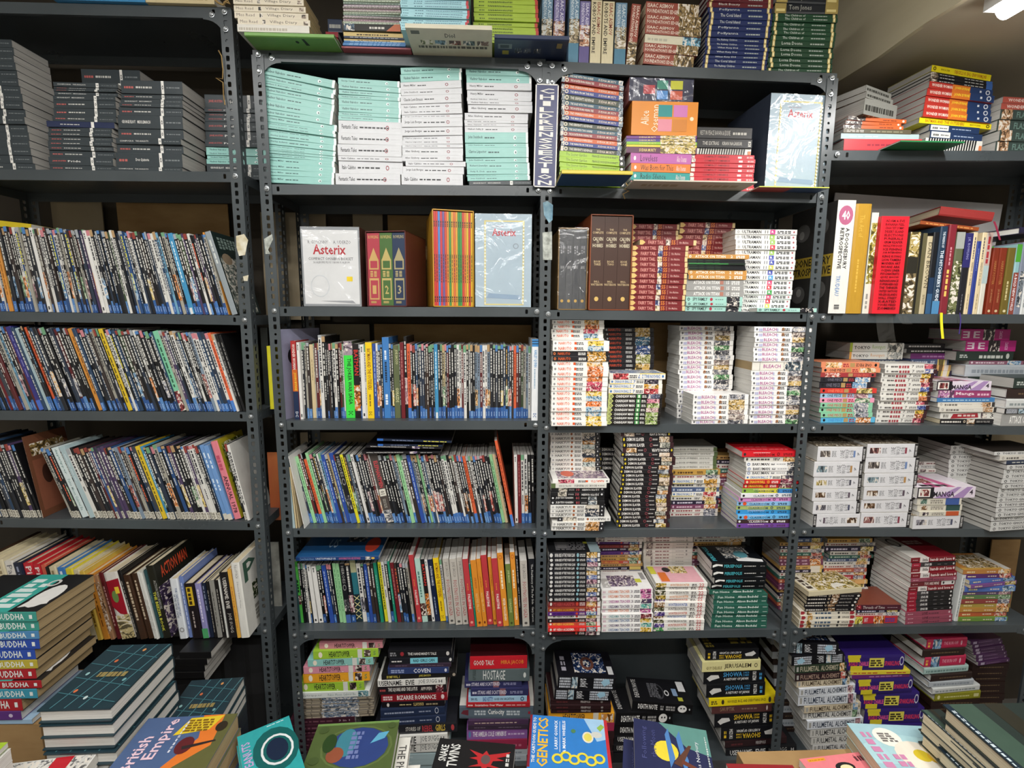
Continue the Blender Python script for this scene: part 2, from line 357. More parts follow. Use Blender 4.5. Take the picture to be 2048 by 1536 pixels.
# tube lamps
M_GLOW, _nt, _b = newmat('lamp_diffuser'); _b.inputs['Emission Color'].default_value = (1, .98, .95, 1); _b.inputs['Emission Strength'].default_value = 14
M_LAMPB = mat_noise('lamp_housing', 'c8c8c6', 'dededc', 5, .5)
LAMPL = ['white tube lamp on the ceiling above the bookshop aisle', 'white tube lamp on ceiling behind the viewer beside the aisle', 'bright white lamp under the lowered ceiling beside the beam', 'long white tube lamp on ceiling farthest from the bookcases']
for i, (x, y, z, r, ln, pw) in enumerate(TUBES):
    e = link('tube_lamp', None, None, (x, y, z+DZ), (1, 1, 1), (0, 0, math.radians(r))); tag(e, LAMPL[i], 'lamp', 'tube lamps')
    zc = (2.405 if z < 2.5 else 2.78)-z
    mb = MB(); mb.box(-ln/2-.03, ln/2+.03, -.03, .03, 0, zc); link('housing', mb.mesh('lamp_housing', [M_LAMPB]), e)
    mb = MB(); k = 10
    for j in range(k):
        a0, a1 = math.pi*j/k, math.pi*(j+1)/k
        p = [(-.028*math.cos(a), -.034*math.sin(a)) for a in (a0, a1)]
        mb.face([(-ln/2, p[0][0], p[0][1]), (ln/2, p[0][0], p[0][1]), (ln/2, p[1][0], p[1][1]), (-ln/2, p[1][0], p[1][1])], 'ffffff')
    for sx in (-1, 1): mb.face([(sx*ln/2, -.028*math.cos(math.pi*j/k), -.034*math.sin(math.pi*j/k)) for j in range(k+1)], 'ffffff')
    link('diffuser', mb.mesh('diffuser', [M_GLOW]), e)

# ------------------------------------------------------------------ slotted-angle bookcases
def cell(mb, O_, U, V, Nn, w, h, hole=None, th=.0018):
    O_, U, V, Nn = Vector(O_), Vector(U), Vector(V), Vector(Nn)
    pt = lambda u, v, d=0: tuple(O_+U*u+V*v-Nn*d)
    if not hole:
        for d in (0, th): mb.face([pt(0, 0, d), pt(w, 0, d), pt(w, h, d), pt(0, h, d)], '808080')
        return
    cu, cv, ru, rv = hole
    outer = [(w, cv), (w, h), (cu, h), (0, h), (0, cv), (0, 0), (cu, 0), (w, 0)]
    inn = [(cu+ru*math.cos(i*math.pi/4), cv+rv*math.sin(i*math.pi/4)) for i in range(8)]
    if rv > ru*1.2 or ru > rv*1.2: inn = [(cu+ru*max(-1, min(1, 1.25*math.cos(i*math.pi/4))), cv+rv*max(-1, min(1, 1.25*math.sin(i*math.pi/4)))) for i in range(8)]
    for i in range(8):
        j = (i+1) % 8
        for d in (0, th): mb.face([pt(*outer[i], d), pt(*outer[j], d), pt(*inn[j], d), pt(*inn[i], d)], '808080')
        mb.face([pt(*inn[i]), pt(*inn[j]), pt(*inn[j], th), pt(*inn[i], th)], '808080')
PW, PITCHH = .036, .0245
def post_mesh(mirror, length):
    mb = MB(); n = int(length/PITCHH); sx = -1 if mirror else 1
    for i in range(n):
        rd = i % 4 == 2; hole = (.02, PITCHH/2, .0042 if rd else .0055, .0042 if rd else .0078)
        cell(mb, (0, 0, i*PITCHH), (sx, 0, 0), (0, 0, 1), (0, -1, 0), PW, PITCHH, hole)
        cell(mb, (0, 0, i*PITCHH), (0, 1, 0), (0, 0, 1), (-sx, 0, 0), PW, PITCHH, hole)
    return mb.mesh('slotted_post', [M_METAL])
def bolt_mesh():
    mb = MB(); n = 10
    def ring(r, y): return [(r*math.cos(2*math.pi*i/n), y, r*math.sin(2*math.pi*i/n)) for i in range(n)]
    rs = [ring(.0085, 0), ring(.0085, -.0012), ring(.0065, -.0015), ring(.006, -.0045), ring(.0035, -.006)]
    for a, b in zip(rs, rs[1:]):
        for i in range(n): mb.face([a[i], a[(i+1) % n], b[(i+1) % n], b[i]], '808080')
    mb.face(rs[-1], '808080'); return mb.mesh('bolt', [M_BOLT])
BOLT = bolt_mesh()
def gusset_mesh(sx, sz, r=.062, pad=.02):
    mb = MB(); k = 7; pts = [(0, 0), (r+pad, 0)]
    arc = [(r+.004+0*pad, pad*.55)]
    for i in range(k+1):
        a = math.pi/2*i/k; arc.append((r*(1-math.sin(a))+.018, r*(1-math.cos(a))+.018))
    poly = [(0, 0), (r+pad, 0), (r+pad, .018)]+arc[1:]+[(.018, r+pad), (0, r+pad)]
    poly = [(0, 0)]+[(x, z) for x, z in poly[1:]]
    for d in (0, .002):
        for i in range(1, len(poly)-1): mb.face([(sx*poly[0][0], d, sz*poly[0][1]), (sx*poly[i][0], d, sz*poly[i][1]), (sx*poly[i+1][0], d, sz*poly[i+1][1])], '808080')
    for i in range(len(poly)):
        a, b = poly[i], poly[(i+1) % len(poly)]; mb.face([(sx*a[0], 0, sz*a[1]), (sx*b[0], 0, sz*b[1]), (sx*b[0], .002, sz*b[1]), (sx*a[0], .002, sz*a[1])], '808080')
    return mb.mesh('gusset_plate', [M_METAL])
DEPTH = .315; LIP = .031
def make_shelf(unit, key, x0, x1, z0, z1, sag=0):
    mb = MB(); n = 12
    SHELF[key] = (Vector((x0, YF, z0)), Vector((x1, YF, z1)))
    zz = lambda t: z0+(z1-z0)*t
    for i in range(n):
        ta, tb = i/n, (i+1)/n; xa, xb = lerp(x0, x1, ta), lerp(x0, x1, tb); za, zb = zz(ta), zz(tb)
        for d in (0, -.0015): mb.face([(xa, YF+.004, za+d), (xb, YF+.004, zb+d), (xb, YF+DEPTH, zb+d), (xa, YF+DEPTH, za+d)], '808080')
        mb.face([(xa, YF+.003, za-.001), (xb, YF+.003, zb-.001), (xb, YF+.004, zb), (xa, YF+.004, za)], '808080')
        U = Vector((xb-xa, 0, zb-za)); w = U.length; U.normalize(); hole = None
        if i in (0, n-1): hole = ((.052 if i == 0 else w-.052), LIP*.55, .0045, .0075)
        cell(mb, (xa, YF+.003, za-LIP), U, (0, 0, 1), (0, -1, 0), w, LIP, hole)
        for yy in (YF+DEPTH, YF+DEPTH-.0015): mb.face([(xa, yy, za), (xb, yy, zb), (xb, yy, zb-LIP), (xa, yy, za-LIP)], '808080')
        mb.face([(xa, YF+.004, za-LIP), (xb, YF+.004, zb-LIP), (xb, YF+.014, zb-LIP), (xa, YF+.014, za-LIP)], '808080')
    for x, z in ((x0, z0), (x1, z1)): mb.face([(x, YF+.004, z), (x, YF+DEPTH, z), (x, YF+DEPTH, z-LIP), (x, YF+.004, z-LIP)], '808080')
    o = link('shelf', mb.mesh('shelf', [M_METAL]), unit)
    return o
def unit_empty(name, x, label):
    e = link(name, None, None, (x, YF, 0)); tag(e, label, 'bookcase'); return e
def post(unit, xbot, xtop, ztop, mirror, y=YF):
    l = math.hypot(ztop, xtop-xbot)
    o = link('post', post_mesh(mirror, l), unit, (xbot-unit.location.x, y-unit.location.y, 0), (1, 1, 1), (0, math.atan2(xtop-xbot, ztop), 0)); return o
def Xz(pa, pb, z):
    a, b = P(*pa, YF), P(*pb, YF); return a.x+(b.x-a.x)*(z-a.z)/(b.z-a.z)
ML = ((501.6, 97), (577.5, 1270)); MC = ((1085, 125), (1070, 1290)); MR = ((1678, 145), (1580, 1270)); B1 = ((463, 20), (553, 1430))
ULEFT = unit_empty('slotted_bookcase', -1.3, 'tall grey slotted steel bookcase with black paperbacks and thin comics')
UMID = unit_empty('slotted_bookcase', 0, 'wide grey slotted steel bookcase holding manga stacks and a hanging sign')
ZT = P(1098, 112, YF).z
def put(unit, o): o.location = -unit.location; return o
for (u, pp, ztop, mir) in ((ULEFT, B1, P(450, 8, YF).z, True), (UMID, ML, P(505, 94, YF).z, False), (UMID, MC, P(1098, 116, YF).z, False), (UMID, MR, P(1670, 142, YF).z, True)):
    xb, xt = Xz(*pp, 0), Xz(*pp, ztop)
    post(u, xb, xt, ztop, mir); r = post(u, xb, xt, ztop, mir, YF+DEPTH+.004); r.scale[1] = -1
XR4 = Xz(*MR, 1)+.97; XL1 = Xz(*B1, 1)-.93
z4 = P(1690, 296, YF).z
post(UMID, XR4, XR4, z4, True); post(UMID, XR4, XR4, z4, True, YF+DEPTH+.004).scale[1] = -1
zl = P(450, 8, YF).z
post(ULEFT, XL1, XL1, zl, False); post(ULEFT, XL1, XL1, zl, False, YF+DEPTH+.004).scale[1] = -1
SH = {  # front lip top edge in photo pixels: left end, right end
 'S0': (0, 2, 440, 13), 'S1': (0, 338, 457, 343), 'S2': (0, 623, 480, 631), 'S3': (0, 822, 493, 825), 'S4': (0, 1038, 505, 1044), 'S5': (0, 1256, 520, 1262),
 'T0': (520, 99, 1080, 117), 'T1': (540, 368, 1085, 371), 'T2': (555, 613, 1088, 615), 'T3': (572, 842, 1076, 842), 'T4': (585, 1058, 1078, 1058), 'T5': (590, 1263, 1074, 1259),
 'U0': (1118, 122, 1655, 145), 'U1': (1108, 373, 1640, 386), 'U2': (1105, 620, 1625, 625), 'U3': (1103, 848, 1610, 849), 'U4': (1098, 1060, 1590, 1057), 'U5': (1096, 1266, 1576, 1259),
 'V0': (1678, 300, 2040, 301), 'V1': (1640, 627, 2040, 629), 'V2': (1625, 849, 2040, 853), 'V3': (1600, 1057, 2040, 1059), 'V4': (1585, 1257, 2006, 1251)}
BOLTS = {}
for k, (xa, ya, xb, yb) in SH.items():
    a, b = P(xa, ya, YF), P(xb, yb, YF); sl = (b.z-a.z)/(b.x-a.x); zc = (a.z+b.z)/2
    u = ULEFT if k[0] == 'S' else UMID
    x0, x1 = {'S': (XL1+.003, Xz(*B1, zc)-.003), 'T': (Xz(*ML, zc)+.003, Xz(*MC, zc)+.010), 'U': (Xz(*MC, zc)+.012, Xz(*MR, zc)-.003), 'V': (Xz(*MR, zc)+.001, XR4-.003)}[k[0]]
    z0, z1 = a.z+sl*(x0-a.x), a.z+sl*(x1-a.x)
    if k == 'S5': z0 = z1 = zc
    o = put(u, make_shelf(u, k, x0, x1, z0, z1))
    bl = [(x0+.018, z0-.014), (x1-.018, z1-.014)]
    if k in ('S0', 'T0', 'U0', 'T5', 'U5', 'V4'):
        up = k in ('S0', 'T0', 'U0')
        for sx, xx, zz in ((1, x0+.002, z0), (-1, x1-.002, z1)):
            if k == 'S0' and sx == 1: continue
            g = link('gusset_plate', gusset_mesh(sx, -1), o, (xx, YF+.0025, zz-LIP*.55)); bl += [(xx+sx*.055, zz-.022), (xx+sx*.016, zz-.062)]
    for x, z in bl: link('bolt', BOLT, o, (x, YF-.0005 if abs(x-x0) < .03 or abs(x1-x) < .03 else YF+.002, z))
# sheet-metal back of the lowest middle bays
put(UMID, box_obj('back_panel', Xz(*ML, .4)+.01, XR4, YF+DEPTH-.012, YF+DEPTH-.010, .02, P(1100, 1275, YF).z+.02, M_METAL, UMID))
put(ULEFT, box_obj('back_panel', XL1+.01, Xz(*B1, .4), YF+DEPTH-.012, YF+DEPTH-.010, .02, P(300, 1290, YF).z, M_METAL, ULEFT))

# boards leaning behind the shelves
def board(px0, py0, px1, py1, mat, label, Y=2.03, name='cardboard_sheet', cat='cardboard', rot=0):
    a, b = P(px0, py0, Y), P(px1, py1, Y); w, h = b.x-a.x, a.z-b.z
    mb = MB(); mb.box(0, w, 0, .005, 0, h); o = link(name, mb.mesh(name, [mat]), None, (a.x, Y, b.z), (1, 1, 1), (0, rot, 0))
    return tag(o, label, cat)
board(520, 424, 660, 640, M_CARDT, 'tan cardboard sheet behind the white boxed set')
board(705, 428, 770, 620, M_CARDT, 'pale cardboard strip standing behind the three-volume boxed set')
board(775, 430, 860, 620, M_CARD, 'brown cardboard standing behind the tall yellow slipcase')
board(640, 648, 745, 850, M_CARDT, 'tan board with taped edge behind green-spined comic')
board(748, 648, 1060, 850, M_CARD, 'wide brown cardboard behind the upright comics below the boxed sets')
board(600, 865, 760, 1060, M_CARDT, 'tan board behind the leaning comics with flat dark books')
board(1300, 645, 1350, 850, M_CARD, 'narrow brown cardboard behind the gap between manga stacks')
board(1665, 385, 1985, 520, M_BOARD, 'large white board behind the upright novels', 2.0, 'white_board', 'board', .05)
board(100, 400, 225, 625, M_CARDT, 'tan cardboard behind the upper comic row beside dark post')
board(232, 405, 470, 625, M_CARD, 'wide dull cardboard behind the upper comic row', 2.035)
board(1985, 1080, 2015, 1250, M_CARD, 'brown carton panel behind the lowest manga stacks')
board(1965, 865, 2040, 1050, M_CARDT, 'tan carton panel behind the tall white manga stack')

# low display tables in front of the bookcases
M_CLOTH = mat_noise('dark_cloth', '1c1b1c', '2c2a2b', 12, .9)
def table(x0, x1, y0, y1, z1, name, label, mat):
    e = link(name, None, None, ((x0+x1)/2, (y0+y1)/2, 0)); tag(e, label, 'table'); cx, cy = (x0+x1)/2, (y0+y1)/2
    box_obj('table_top', x0-cx, x1-cx, y0-cy, y1-cy, z1-.025, z1, mat, e)
    for sx in (x0+.03, x1-.07):
        for sy in (y0+.03, y1-.07): box_obj('leg', sx-cx, sx+.04-cx, sy-cy, sy+.04-cy, 0, z1-.025, M_METAL, e)
ZR, ZFR = .075, .45
table(-1.75, 1.75, .62, 1.33, ZFR, 'display_table', 'dark display table covered with face-up books', M_CLOTH)
# ------------------------------------------------------------------ book designs (spine print is u along the spine, v across it)
W, K = 'ecebe6', '17171a'
# black classics with a white band
for i, (a, t) in enumerate([('GEORGE ELIOT', 'MIDDLEMARCH'), ('CONFUCIUS', 'THE ANALECTS'), ('', 'Don Quixote'), ('JANE AUSTEN', 'Pride'), ('', ''), ('', '')]):
    e = [R(.655, .70, 0, 1, 'e8e6e0'), O(.678, .5, .012, .16, '33383a', .5), D(.74, .97, .44, .58, '7c8284', 5, 1, i)]
    if a: e += [T(a, .06, .27, .38, .62, 'c4605c' if i > 2 else 'e0dfda')]
    else: e += [D(.05, .2, .38, .6, 'b8625e', 3, 1, i)]
    e += [T(t, .3, .5, .38, .62, 'dcdbd6')] if t else [D(.24, .5, .4, .6, 'c9c8c2', 6, 1, i+9)]
    S(f'classic{i}', 'black classic paperback with white band', '394044', e, 'g', 'classic_paperback')  # grey-blue sheen on the black covers is mixed into their colour
S('classicnavy', 'dark navy classic paperback with white band', '2b3350', [R(.655, .70, 0, 1, 'e8e6e0'), D(.2, .5, .4, .6, 'c9c8c2', 6)], 'g', 'classic_paperback')
CL = ['classic4', 'classic5', 'classic0', 'classic4', 'classic1', 'classic5', 'classic2', 'classic4']
# mint and white modern classics
def modern(key, auth, ttl, mint):
    c, tc = ('93c6be', '274e4c') if mint else ('d0d1d4', '1c1c20')
    e = [T(auth, .05, .05+.0165*len(auth), .34, .7, tc), D(.08+.0165*len(auth), .12+.0165*len(auth)+.018*max(6, len(ttl)), .42, .6, tc, max(4, len(ttl)//3))]
    if mint: e += [O(.79, .5, .024, .2, 'f4f8f6'), O(.795, .48, .012, .12, '48706c'), D(.84, .95, .48, .54, '7fb3ac', 5), R(.965, 1, 0, 1, 'eef3f1')]
    else: e += [O(.76, .5, .026, .2, '8a2f38', .62), D(.83, .96, .48, .54, 'b9babd', 5)]
    S(key, ('mint green' if mint else 'white')+' modern classic paperback', c, e, 'w', 'classic_paperback')
for k, a, t, m in [('nab', 'Vladimir Nabokov', 'Collected', 1), ('hm', 'Henry Miller', 'Tropic of', 1), ('orw', 'George Orwell', 'Homage to C', 1), ('sj', 'Shirley Jackson', 'We Have Always', 1), ('rk', 'Ryunosuke Akutagawa', 'Stories', 1),
                   ('bur', 'William S. Burroughs', 'Junky', 1), ('js', 'John Steinbeck', 'East of', 1), ('clm', 'Clarice Lispector', 'Complete', 1), ('rll', 'Richard Llewellyn', 'How Green', 1), ('pkd', 'Philip K. Dick', 'The Man', 1),
                   ('ft', 'Fantastic Tales', 'Edited by Italo Calvino', 0), ('ic', 'Italo Calvino', 'Italian Folktales', 0), ('hmw', 'Henry Miller', 'Nexus', 0), ('jsw', 'John Steinbeck', 'In Dubious', 0), ('cls', 'Claude Levi-Strauss', 'Tristes', 0),
                   ('jlb', 'Jorge Luis Borges', 'The Total Library', 0), ('cl', 'Clarice Lispector', 'The Passion', 0), ('ag', 'Allen Ginsberg', 'Selected Poems', 0), ('nabw', 'Vladimir Nabokov', 'Pnin', 0), ('ec', 'Elias Canetti', 'Auto da Fe', 0), ('hs', 'Hubert Selby Jr', 'The Demon', 0)]:
    modern(k, a, t, m)
# manga series
ARTC = ['e0b070', 'c8685c', '7fa6c8', 'd8c070', 'b0868e', '88a884', '9a9aa4', 'e09050']
def manga(key, desc, sp, title, tc, u0, u1, art=None, au=(.7, .9), n=4, extra=(), pg='w', v=(.2, .82), logo=None, author=True, cv=None, acol='4a4a4e'):
    for i in range(n):
        e = []
        if art: e.append(A(au[0], au[1], 0, 1, art[i % len(art)]))
        if logo: e.append(O(.045, .5, .018, .24, logo))
        e += list(extra)
        e.append(T(title, u0, u1, v[0], v[1], tc[i % len(tc)] if isinstance(tc, list) else tc))
        if author: e.append(D(u1+.09, min(u1+.22, (au[0] if art else .97)-.02), .2, .8, acol, 4, 2, i))
        S(f'{key}{i}', desc, sp, e, pg, 'manga_volume', cv)
    return [f'{key}{i}' for i in range(n)]
NAR = manga('naruto', 'white manga with orange spine lettering', 'eeece6', 'NARUTO', 'e0561f', .1, .33, ['e8b060', 'e07a3a', 'd0506a', '8fb4cc', 'f0c850'], (.62, .9), 5, [T('1', .38, .42, .25, .78, 'e0561f'), R(.915, .98, .1, .9, 'f6f4f0')], logo='8a8a8a')
NAB = manga('narblack', 'black manga with orange-red spine lettering', '1d1b20', 'NARUTO', 'd8502e', .08, .33, ['d8b060', '3f6f8c', '3e5a90', 'a0a060', '384a78'], (.62, .92), 5, acol='c8c6c2', logo='c8c8c8')
S('narart', 'black manga with orange spine lettering', '1d1b20', [O(.04, .5, .02, .28, 'e88040', .5), T('NARUTO', .1, .32, .2, .8, 'e0602a'), D(.46, .6, .2, .8, 'e4e2dc', 4, 2), A(.62, .95, 0, 1, 'd8a040')], 'w', 'manga_volume')
BLE = manga('bleach', 'white manga with purple spine lettering', 'efedea', 'BLEACH', 'a8508e', .15, .38, ['a0a0a6', '9c8c84', 'd0b070', '78787e', '70a070', '5a5a60'], (.64, .93), 6, [D(.08, .14, .1, .9, 'a6a8d0', 3, 1), D(.385, .41, .1, .9, 'a6a8d0', 2), T('8', .46, .52, .15, .88, 'e08a2c'), R(.935, .985, .08, .92, 'f4f2ee')], logo='6a6a6e')
S('bleachbox', 'thick white manga box with purple lettering', 'e6e2d8', [T('BLEACH', .2, .5, .3, .7, 'a8508e'), A(.55, .98, 0, 1, '5c6a74'), R(.13, .14, 0, 1, '9a9890')], 'b', 'manga_volume')
DEM = manga('demon', 'black manga with white spine lettering', '1b191c', 'DEMON SLAYER', 'f0ece6', .09, .43, ['d8c0a8', 'c8b090', '98988c', 'c89860', 'a0a8b0', 'c8a850'], (.73, .93), 6, [O(.035, .5, .018, .28, 'd8c030'), O(.56, .5, .026, .34, '9c4a52', .7), D(.6, .7, .35, .65, 'bcb8b4', 4, 2), R(.935, 1, 0, 1, '3a2024')], author=False)
HAI = manga('haikyu', 'white manga with black spine lettering', 'e6e4de', 'HAIKYU!!', '2a2a2c', .1, .38, ['c8c0b0', '3a4250', 'd09858', 'b8c4c0'], (.64, .9), 4, [O(.43, .5, .022, .3, '9c5a34'), D(.49, .62, .2, .8, '6a6866', 4, 2), R(.9, 1, 0, 1, '29292c'), O(.95, .5, .012, .2, 'e0e0e0')], author=False, logo='a8a8a8')
JUJ = manga('jujutsu', 'black manga with red number and white lettering', '1c1c1e', 'JUJUTSU KAISEN', 'eeece8', .1, .42, ['c0b8a8', 'a8b0b4'], (.7, .86), 2, [T('01', .47, .53, .15, .85, 'c85a64'), D(.57, .67, .3, .7, '9a9896', 3, 2)], author=False, logo='d8d8d8')
CHA = manga('chainsaw', 'black manga with bold white spine lettering', '1f1a18', 'CHAINSAW MAN', 'f4f2ec', .13, .49, ['d8889c', '98b060', '6c7088', 'c8a0a0'], (.72, .95), 4, [G([(.0, 0), (.06, 0), (.1, .5), (.06, 1), (0, 1)], 'c8d080'), O(.05, .5, .02, .28, '4c4a30', .5), R(.52, .6, .08, .92, '4f9a58'), T('1', .545, .575, .2, .8, 'e8f0d8'), D(.62, .7, .2, .8, 'd8d6d0', 2, 2)], author=False)
DBZ = manga('dragon', 'white manga with blue and yellow spine lettering', 'ece9e0', 'DRAGON BALL Z', '3f74b4', .1, .42, ['c84a50', 'd8a040', '504858'], (.66, .93), 3, [R(0, .46, 0, .12, 'e8d050'), T('7', .45, .49, .2, .8, '3a64a8')], logo='3f74b4')
OPC = []
for i, (c, tc, ds) in enumerate([('e08a64', '3a2a28', 'orange'), ('a03c3c', 'd86858', 'dark red'), ('26242c', '6c6a78', 'black'), ('d23c34', 'f08060', 'red'), ('9ec4dc', '2c3a50', 'pale blue'), ('e89ab4', '4a2030', 'pink'), ('88c4a0', 'c0584c', 'green'), ('5ab0d8', '4a90d0', 'bright blue')]):
    OPC.append(S(f'onep{i}', f'{ds} manga with pictured spine', c, [O(.06, .5, .022, .28, K), T('ONE PIECE', .13, .4, .2, .8, tc), R(.42, .5, .12, .88, 'b0905c'), D(.52, .62, .15, .85, 'a8343c', 2, 2), A(.64, .92, 0, 1, ARTC[i % 8])], 'g', 'manga_volume'))
SHI = manga('shin', 'white manga with dark red spine lettering', 'dcd9d2', 'Fullmetal', '4a4646', .12, .26, ['c85a6c', '4c5c9c', 'e0b840', 'd07a4c'], (.76, .94), 4, [T('ALCHEMY', .27, .46, .15, .85, '9c4048'), T('7', .52, .56, .2, .8, '3c3838'), D(.6, .74, .25, .75, '6a6664', 3, 2), R(.93, 1, 0, 1, '3a1c22')], pg='g', author=False, logo='8a8884')
for i in range(4): STY[f'shin{i}']['els'] = [e for e in STY[f'shin{i}']['els'] if not (e[0] == 't' and e[1] in ('Fullmetal', 'ALCHEMY'))]+[D(.12, .26, .25, .75, '55504e', 4), D(.27, .47, .12, .88, '9c4048', 3)]
FAI = manga('fairy', 'maroon manga with pink spine lettering', '7a2428', 'FAIRY TAIL', 'e09a90', .15, .42, ['c8b0a0', '5a6a9c', 'd8c090'], (.46, .54), 3, [G([(0, .08), (.05, .08), (.1, .5), (.05, .92), (0, .92)], 'e0c078'), T('55', .56, .63, .12, .88, 'e08838'), R(.66, .665, .1, .9, 'e0a890'), T('Hiro Mashima', .7, .86, .3, .7, 'd8a8a0'), R(.95, 1, .05, .95, 'e0c890')], pg='c', author=False)
ATT = manga('titan', 'orange manga with white spine lettering', 'c8914a', 'ATTACK ON TITAN', 'f6f2e6', .13, .62, None, n=1, extra=[T('2', .7, .74, .2, .8, 'f4f0e4'), D(.79, .93, .15, .85, 'f4f0e4', 3, 2), O(.05, .5, .02, .3, 'f0e8d8', .5)], author=False)
ATG = manga('titangrey', 'grey manga with white spine lettering', '9c9b98', 'ATTACK ON TITAN', 'f4f2ee', .13, .58, None, n=1, extra=[R(.59, .65, .15, .85, 'b07868'), T('15', .7, .75, .2, .8, 'f0eeea'), D(.79, .93, .15, .85, 'e4e2de', 3, 2)], author=False)
SPY = manga('spy', 'pale teal manga with black spine lettering', 'a4cfc4', 'SPY FAMILY', '26282a', .12, .38, ['34343c'], (.72, .95), 1, [O(.45, .5, .025, .32, 'b03c4c'), D(.52, .66, .4, .6, '5a7c76', 3), O(.05, .5, .022, .3, '3c4c4a', .5)], author=False)
ULT = manga('ultra', 'white manga with coloured number square', 'e8e7e3', 'ULTRAMAN', '2a2a2c', .11, .42, None, n=1, extra=[T('11', .48, .53, .2, .8, '5a5a5c'), D(.68, .9, .2, .8, '3c3c3e', 3, 2), O(.05, .5, .018, .25, 'a8a8a8', .5), O(.95, .5, .014, .2, 'b06068')], author=False)
ULTK = []
for i, c in enumerate(['d83c8c', '9cc45c', 'd8404c', '4c58b0', 'c8c45c', '5ca4d8', 'e0507c', '44a050']):
    b = STY['ultra0']; ULTK.append(S(f'ultra{i}', 'white manga with coloured number square', b['sp'], b['els']+[R(.565, .645, .05, .95, c), T('R', .585, .625, .25, .75, 'f4f4f4')], 'w', 'manga_volume'))
BOF = S('bof', 'white manga with green end and grey lettering', 'dcdad2', [D(.04, .16, .3, .6, '8a8880', 3), T('BOOK OF FRIENDS', .18, .58, .28, .72, '55534e'), D(.62, .86, .3, .7, 'a8a69e', 4, 2), R(.92, 1, 0, 1, '5c6c44')], 'w', 'manga_volume')
CLR = []
for i, (c, ds) in enumerate([('d8202c', 'bright red'), ('8cb04c', 'green and blue'), ('e8e8ea', 'white'), ('d890cc', 'pink'), ('8cbce4', 'pale blue'), ('a8b86c', 'olive green'), ('3c94cc', 'blue'), ('6cb4e4', 'sky blue'), ('3c2a2c', 'dark brown'), ('74489c', 'purple')]):
    tc = 'f0eef0' if i == 8 else ('7a1018' if i == 0 else '55354c' if i in (3, 9) else '28405c')
    e = [O(.05, .5, .022, .28, '2c2c30' if i != 8 else 'e0e0e0'), D(.2, .5, .74, .88, 'f4d8d8', 8), T('CLASSROOM', .22, .58, .18, .66, tc), O(.65, .5, .026, .32, tc, .5), D(.74, .9, .25, .75, tc, 3, 2)]
    if i == 1: e = [R(.3, .65, 0, 1, 'd0c83c'), R(.65, 1, 0, 1, '3c84c4')]+e
    if i in (4, 7): e.append(O(.14, .5, .035, .42, 'e0562c'))
    CLR.append(S(f'classr{i}', f'{ds} manga with capital spine lettering', c, e, 'w', 'manga_volume', fr=[D(.1, .9, .2, .3, 'f08080', 7), D(.1, .6, .45, .52, 'f08080', 5)] if i == 0 else ()))
BAK = S('bakuman', 'white manga with bold black lettering', 'ebe9e6', [O(.05, .5, .028, .36, '7c8cb0', .5), T('BAKUMAN', .12, .42, .2, .82, '242426'), D(.46, .52, .3, .7, '4a4a4c', 1, 2), D(.56, .72, .4, .65, '8a8a8c', 5), A(.75, .97, .05, .95, '5a5a62')], 'w', 'manga_volume')
DBR = S('dbred', 'red manga with yellow spine lettering', 'c8242a', [O(.05, .5, .022, .3, 'e8d0a0'), T('DRAGON BALL', .1, .38, .2, .84, 'f0d040'), O(.44, .5, .03, .4, 'e08030'), D(.5, .62, .2, .8, 'f0d8d0', 3, 2), A(.66, .95, 0, 1, '8c4a5c')], 'w', 'manga_volume')
NUR = manga('nura', 'black manga with white capitals and end picture', '1e1d20', 'NURA RISE OF THE YOKAI CLAN', 'e8e6e2', .12, .5, ['c8a058', '7888b8', 'b88898', '8c8c90'], (.73, .93), 4, [O(.05, .5, .03, .36, 'd4d2ce'), O(.56, .5, .024, .36, '8cb4bc'), D(.6, .7, .2, .8, 'b8b6b2', 3, 2), R(.94, .985, .12, .88, 'e4e2de')], author=False)
MHA = []
for i, (c, tc, ds) in enumerate([('7a2a2a', 'b84a4a', 'dark red'), ('8c3c28', 'd8a030', 'rust and yellow'), ('5a2a78', '34185c', 'purple'), ('ece8e2', '2a2628', 'white'), ('2a2022', '5c2a30', 'near-black'), ('c8503c', 'f0c04c', 'orange-red'), ('d42a2a', 'f4e8e0', 'vivid red')]):
    MHA.append(S(f'mha{i}', f'{ds} manga with slanted capitals', c, [O(.05, .5, .02, .28, 'e8e4dc'), T('MY HERO ACADEMIA', .1, .5, .2, .8, tc), O(.55, .5, .024, .32, 'c84838'), D(.6, .7, .2, .8, 'd0c0bc', 3, 2), A(.73, .92, 0, 1, ARTC[i % 8]), R(.94, 1, .0, 1, 'e8e4e0')], 'w', 'manga_volume'))
ORE = manga('oresama', 'white manga with pastel spine lettering', 'eceae8', 'ORESAMA TEACHER', ['d88868', 'b868a0', '5c4c70', '6c9ca0', '5c78a0'], .13, .55, ['d070a8', '4c3c5c', '6cb4a8', '8c3c44', 'e0b848'], (.76, .97), 5, [D(.03, .08, .2, .8, 'd0a8b8', 2), T('3', .57, .61, .2, .8, '8a8088'), D(.64, .74, .2, .8, '5c5a60', 3, 2)], author=False)
HUN = manga('hunter', 'white manga with large volume number', 'ebe8e2', 'HUNTERXHUNTER', ['d8905c', '5c5450', 'c8604c', '4c6cb0', '4c8c54'], .28, .65, ['c8a84c', '6c6c4c', '6c54a0', 'a07850', '4c9c58'], (.0, .2), 5, [D(.7, .8, .15, .85, '5c5856', 2, 2), T('22', .84, .94, .1, .9, 'c04a4c')], author=False)
KAR = S('karo', 'white manga with pinkish cursive title panel', 'ded9d2', [A(.05, .18, .1, .9, '8c7c7c'), R(.2, .58, .08, .92, 'e8e2dc'), D(.24, .54, .3, .72, '8c5c5c', 4), D(.66, .82, .4, .6, '8c8684', 5), T('5', .86, .9, .25, .75, '4a4444')], 'w', 'manga_volume')
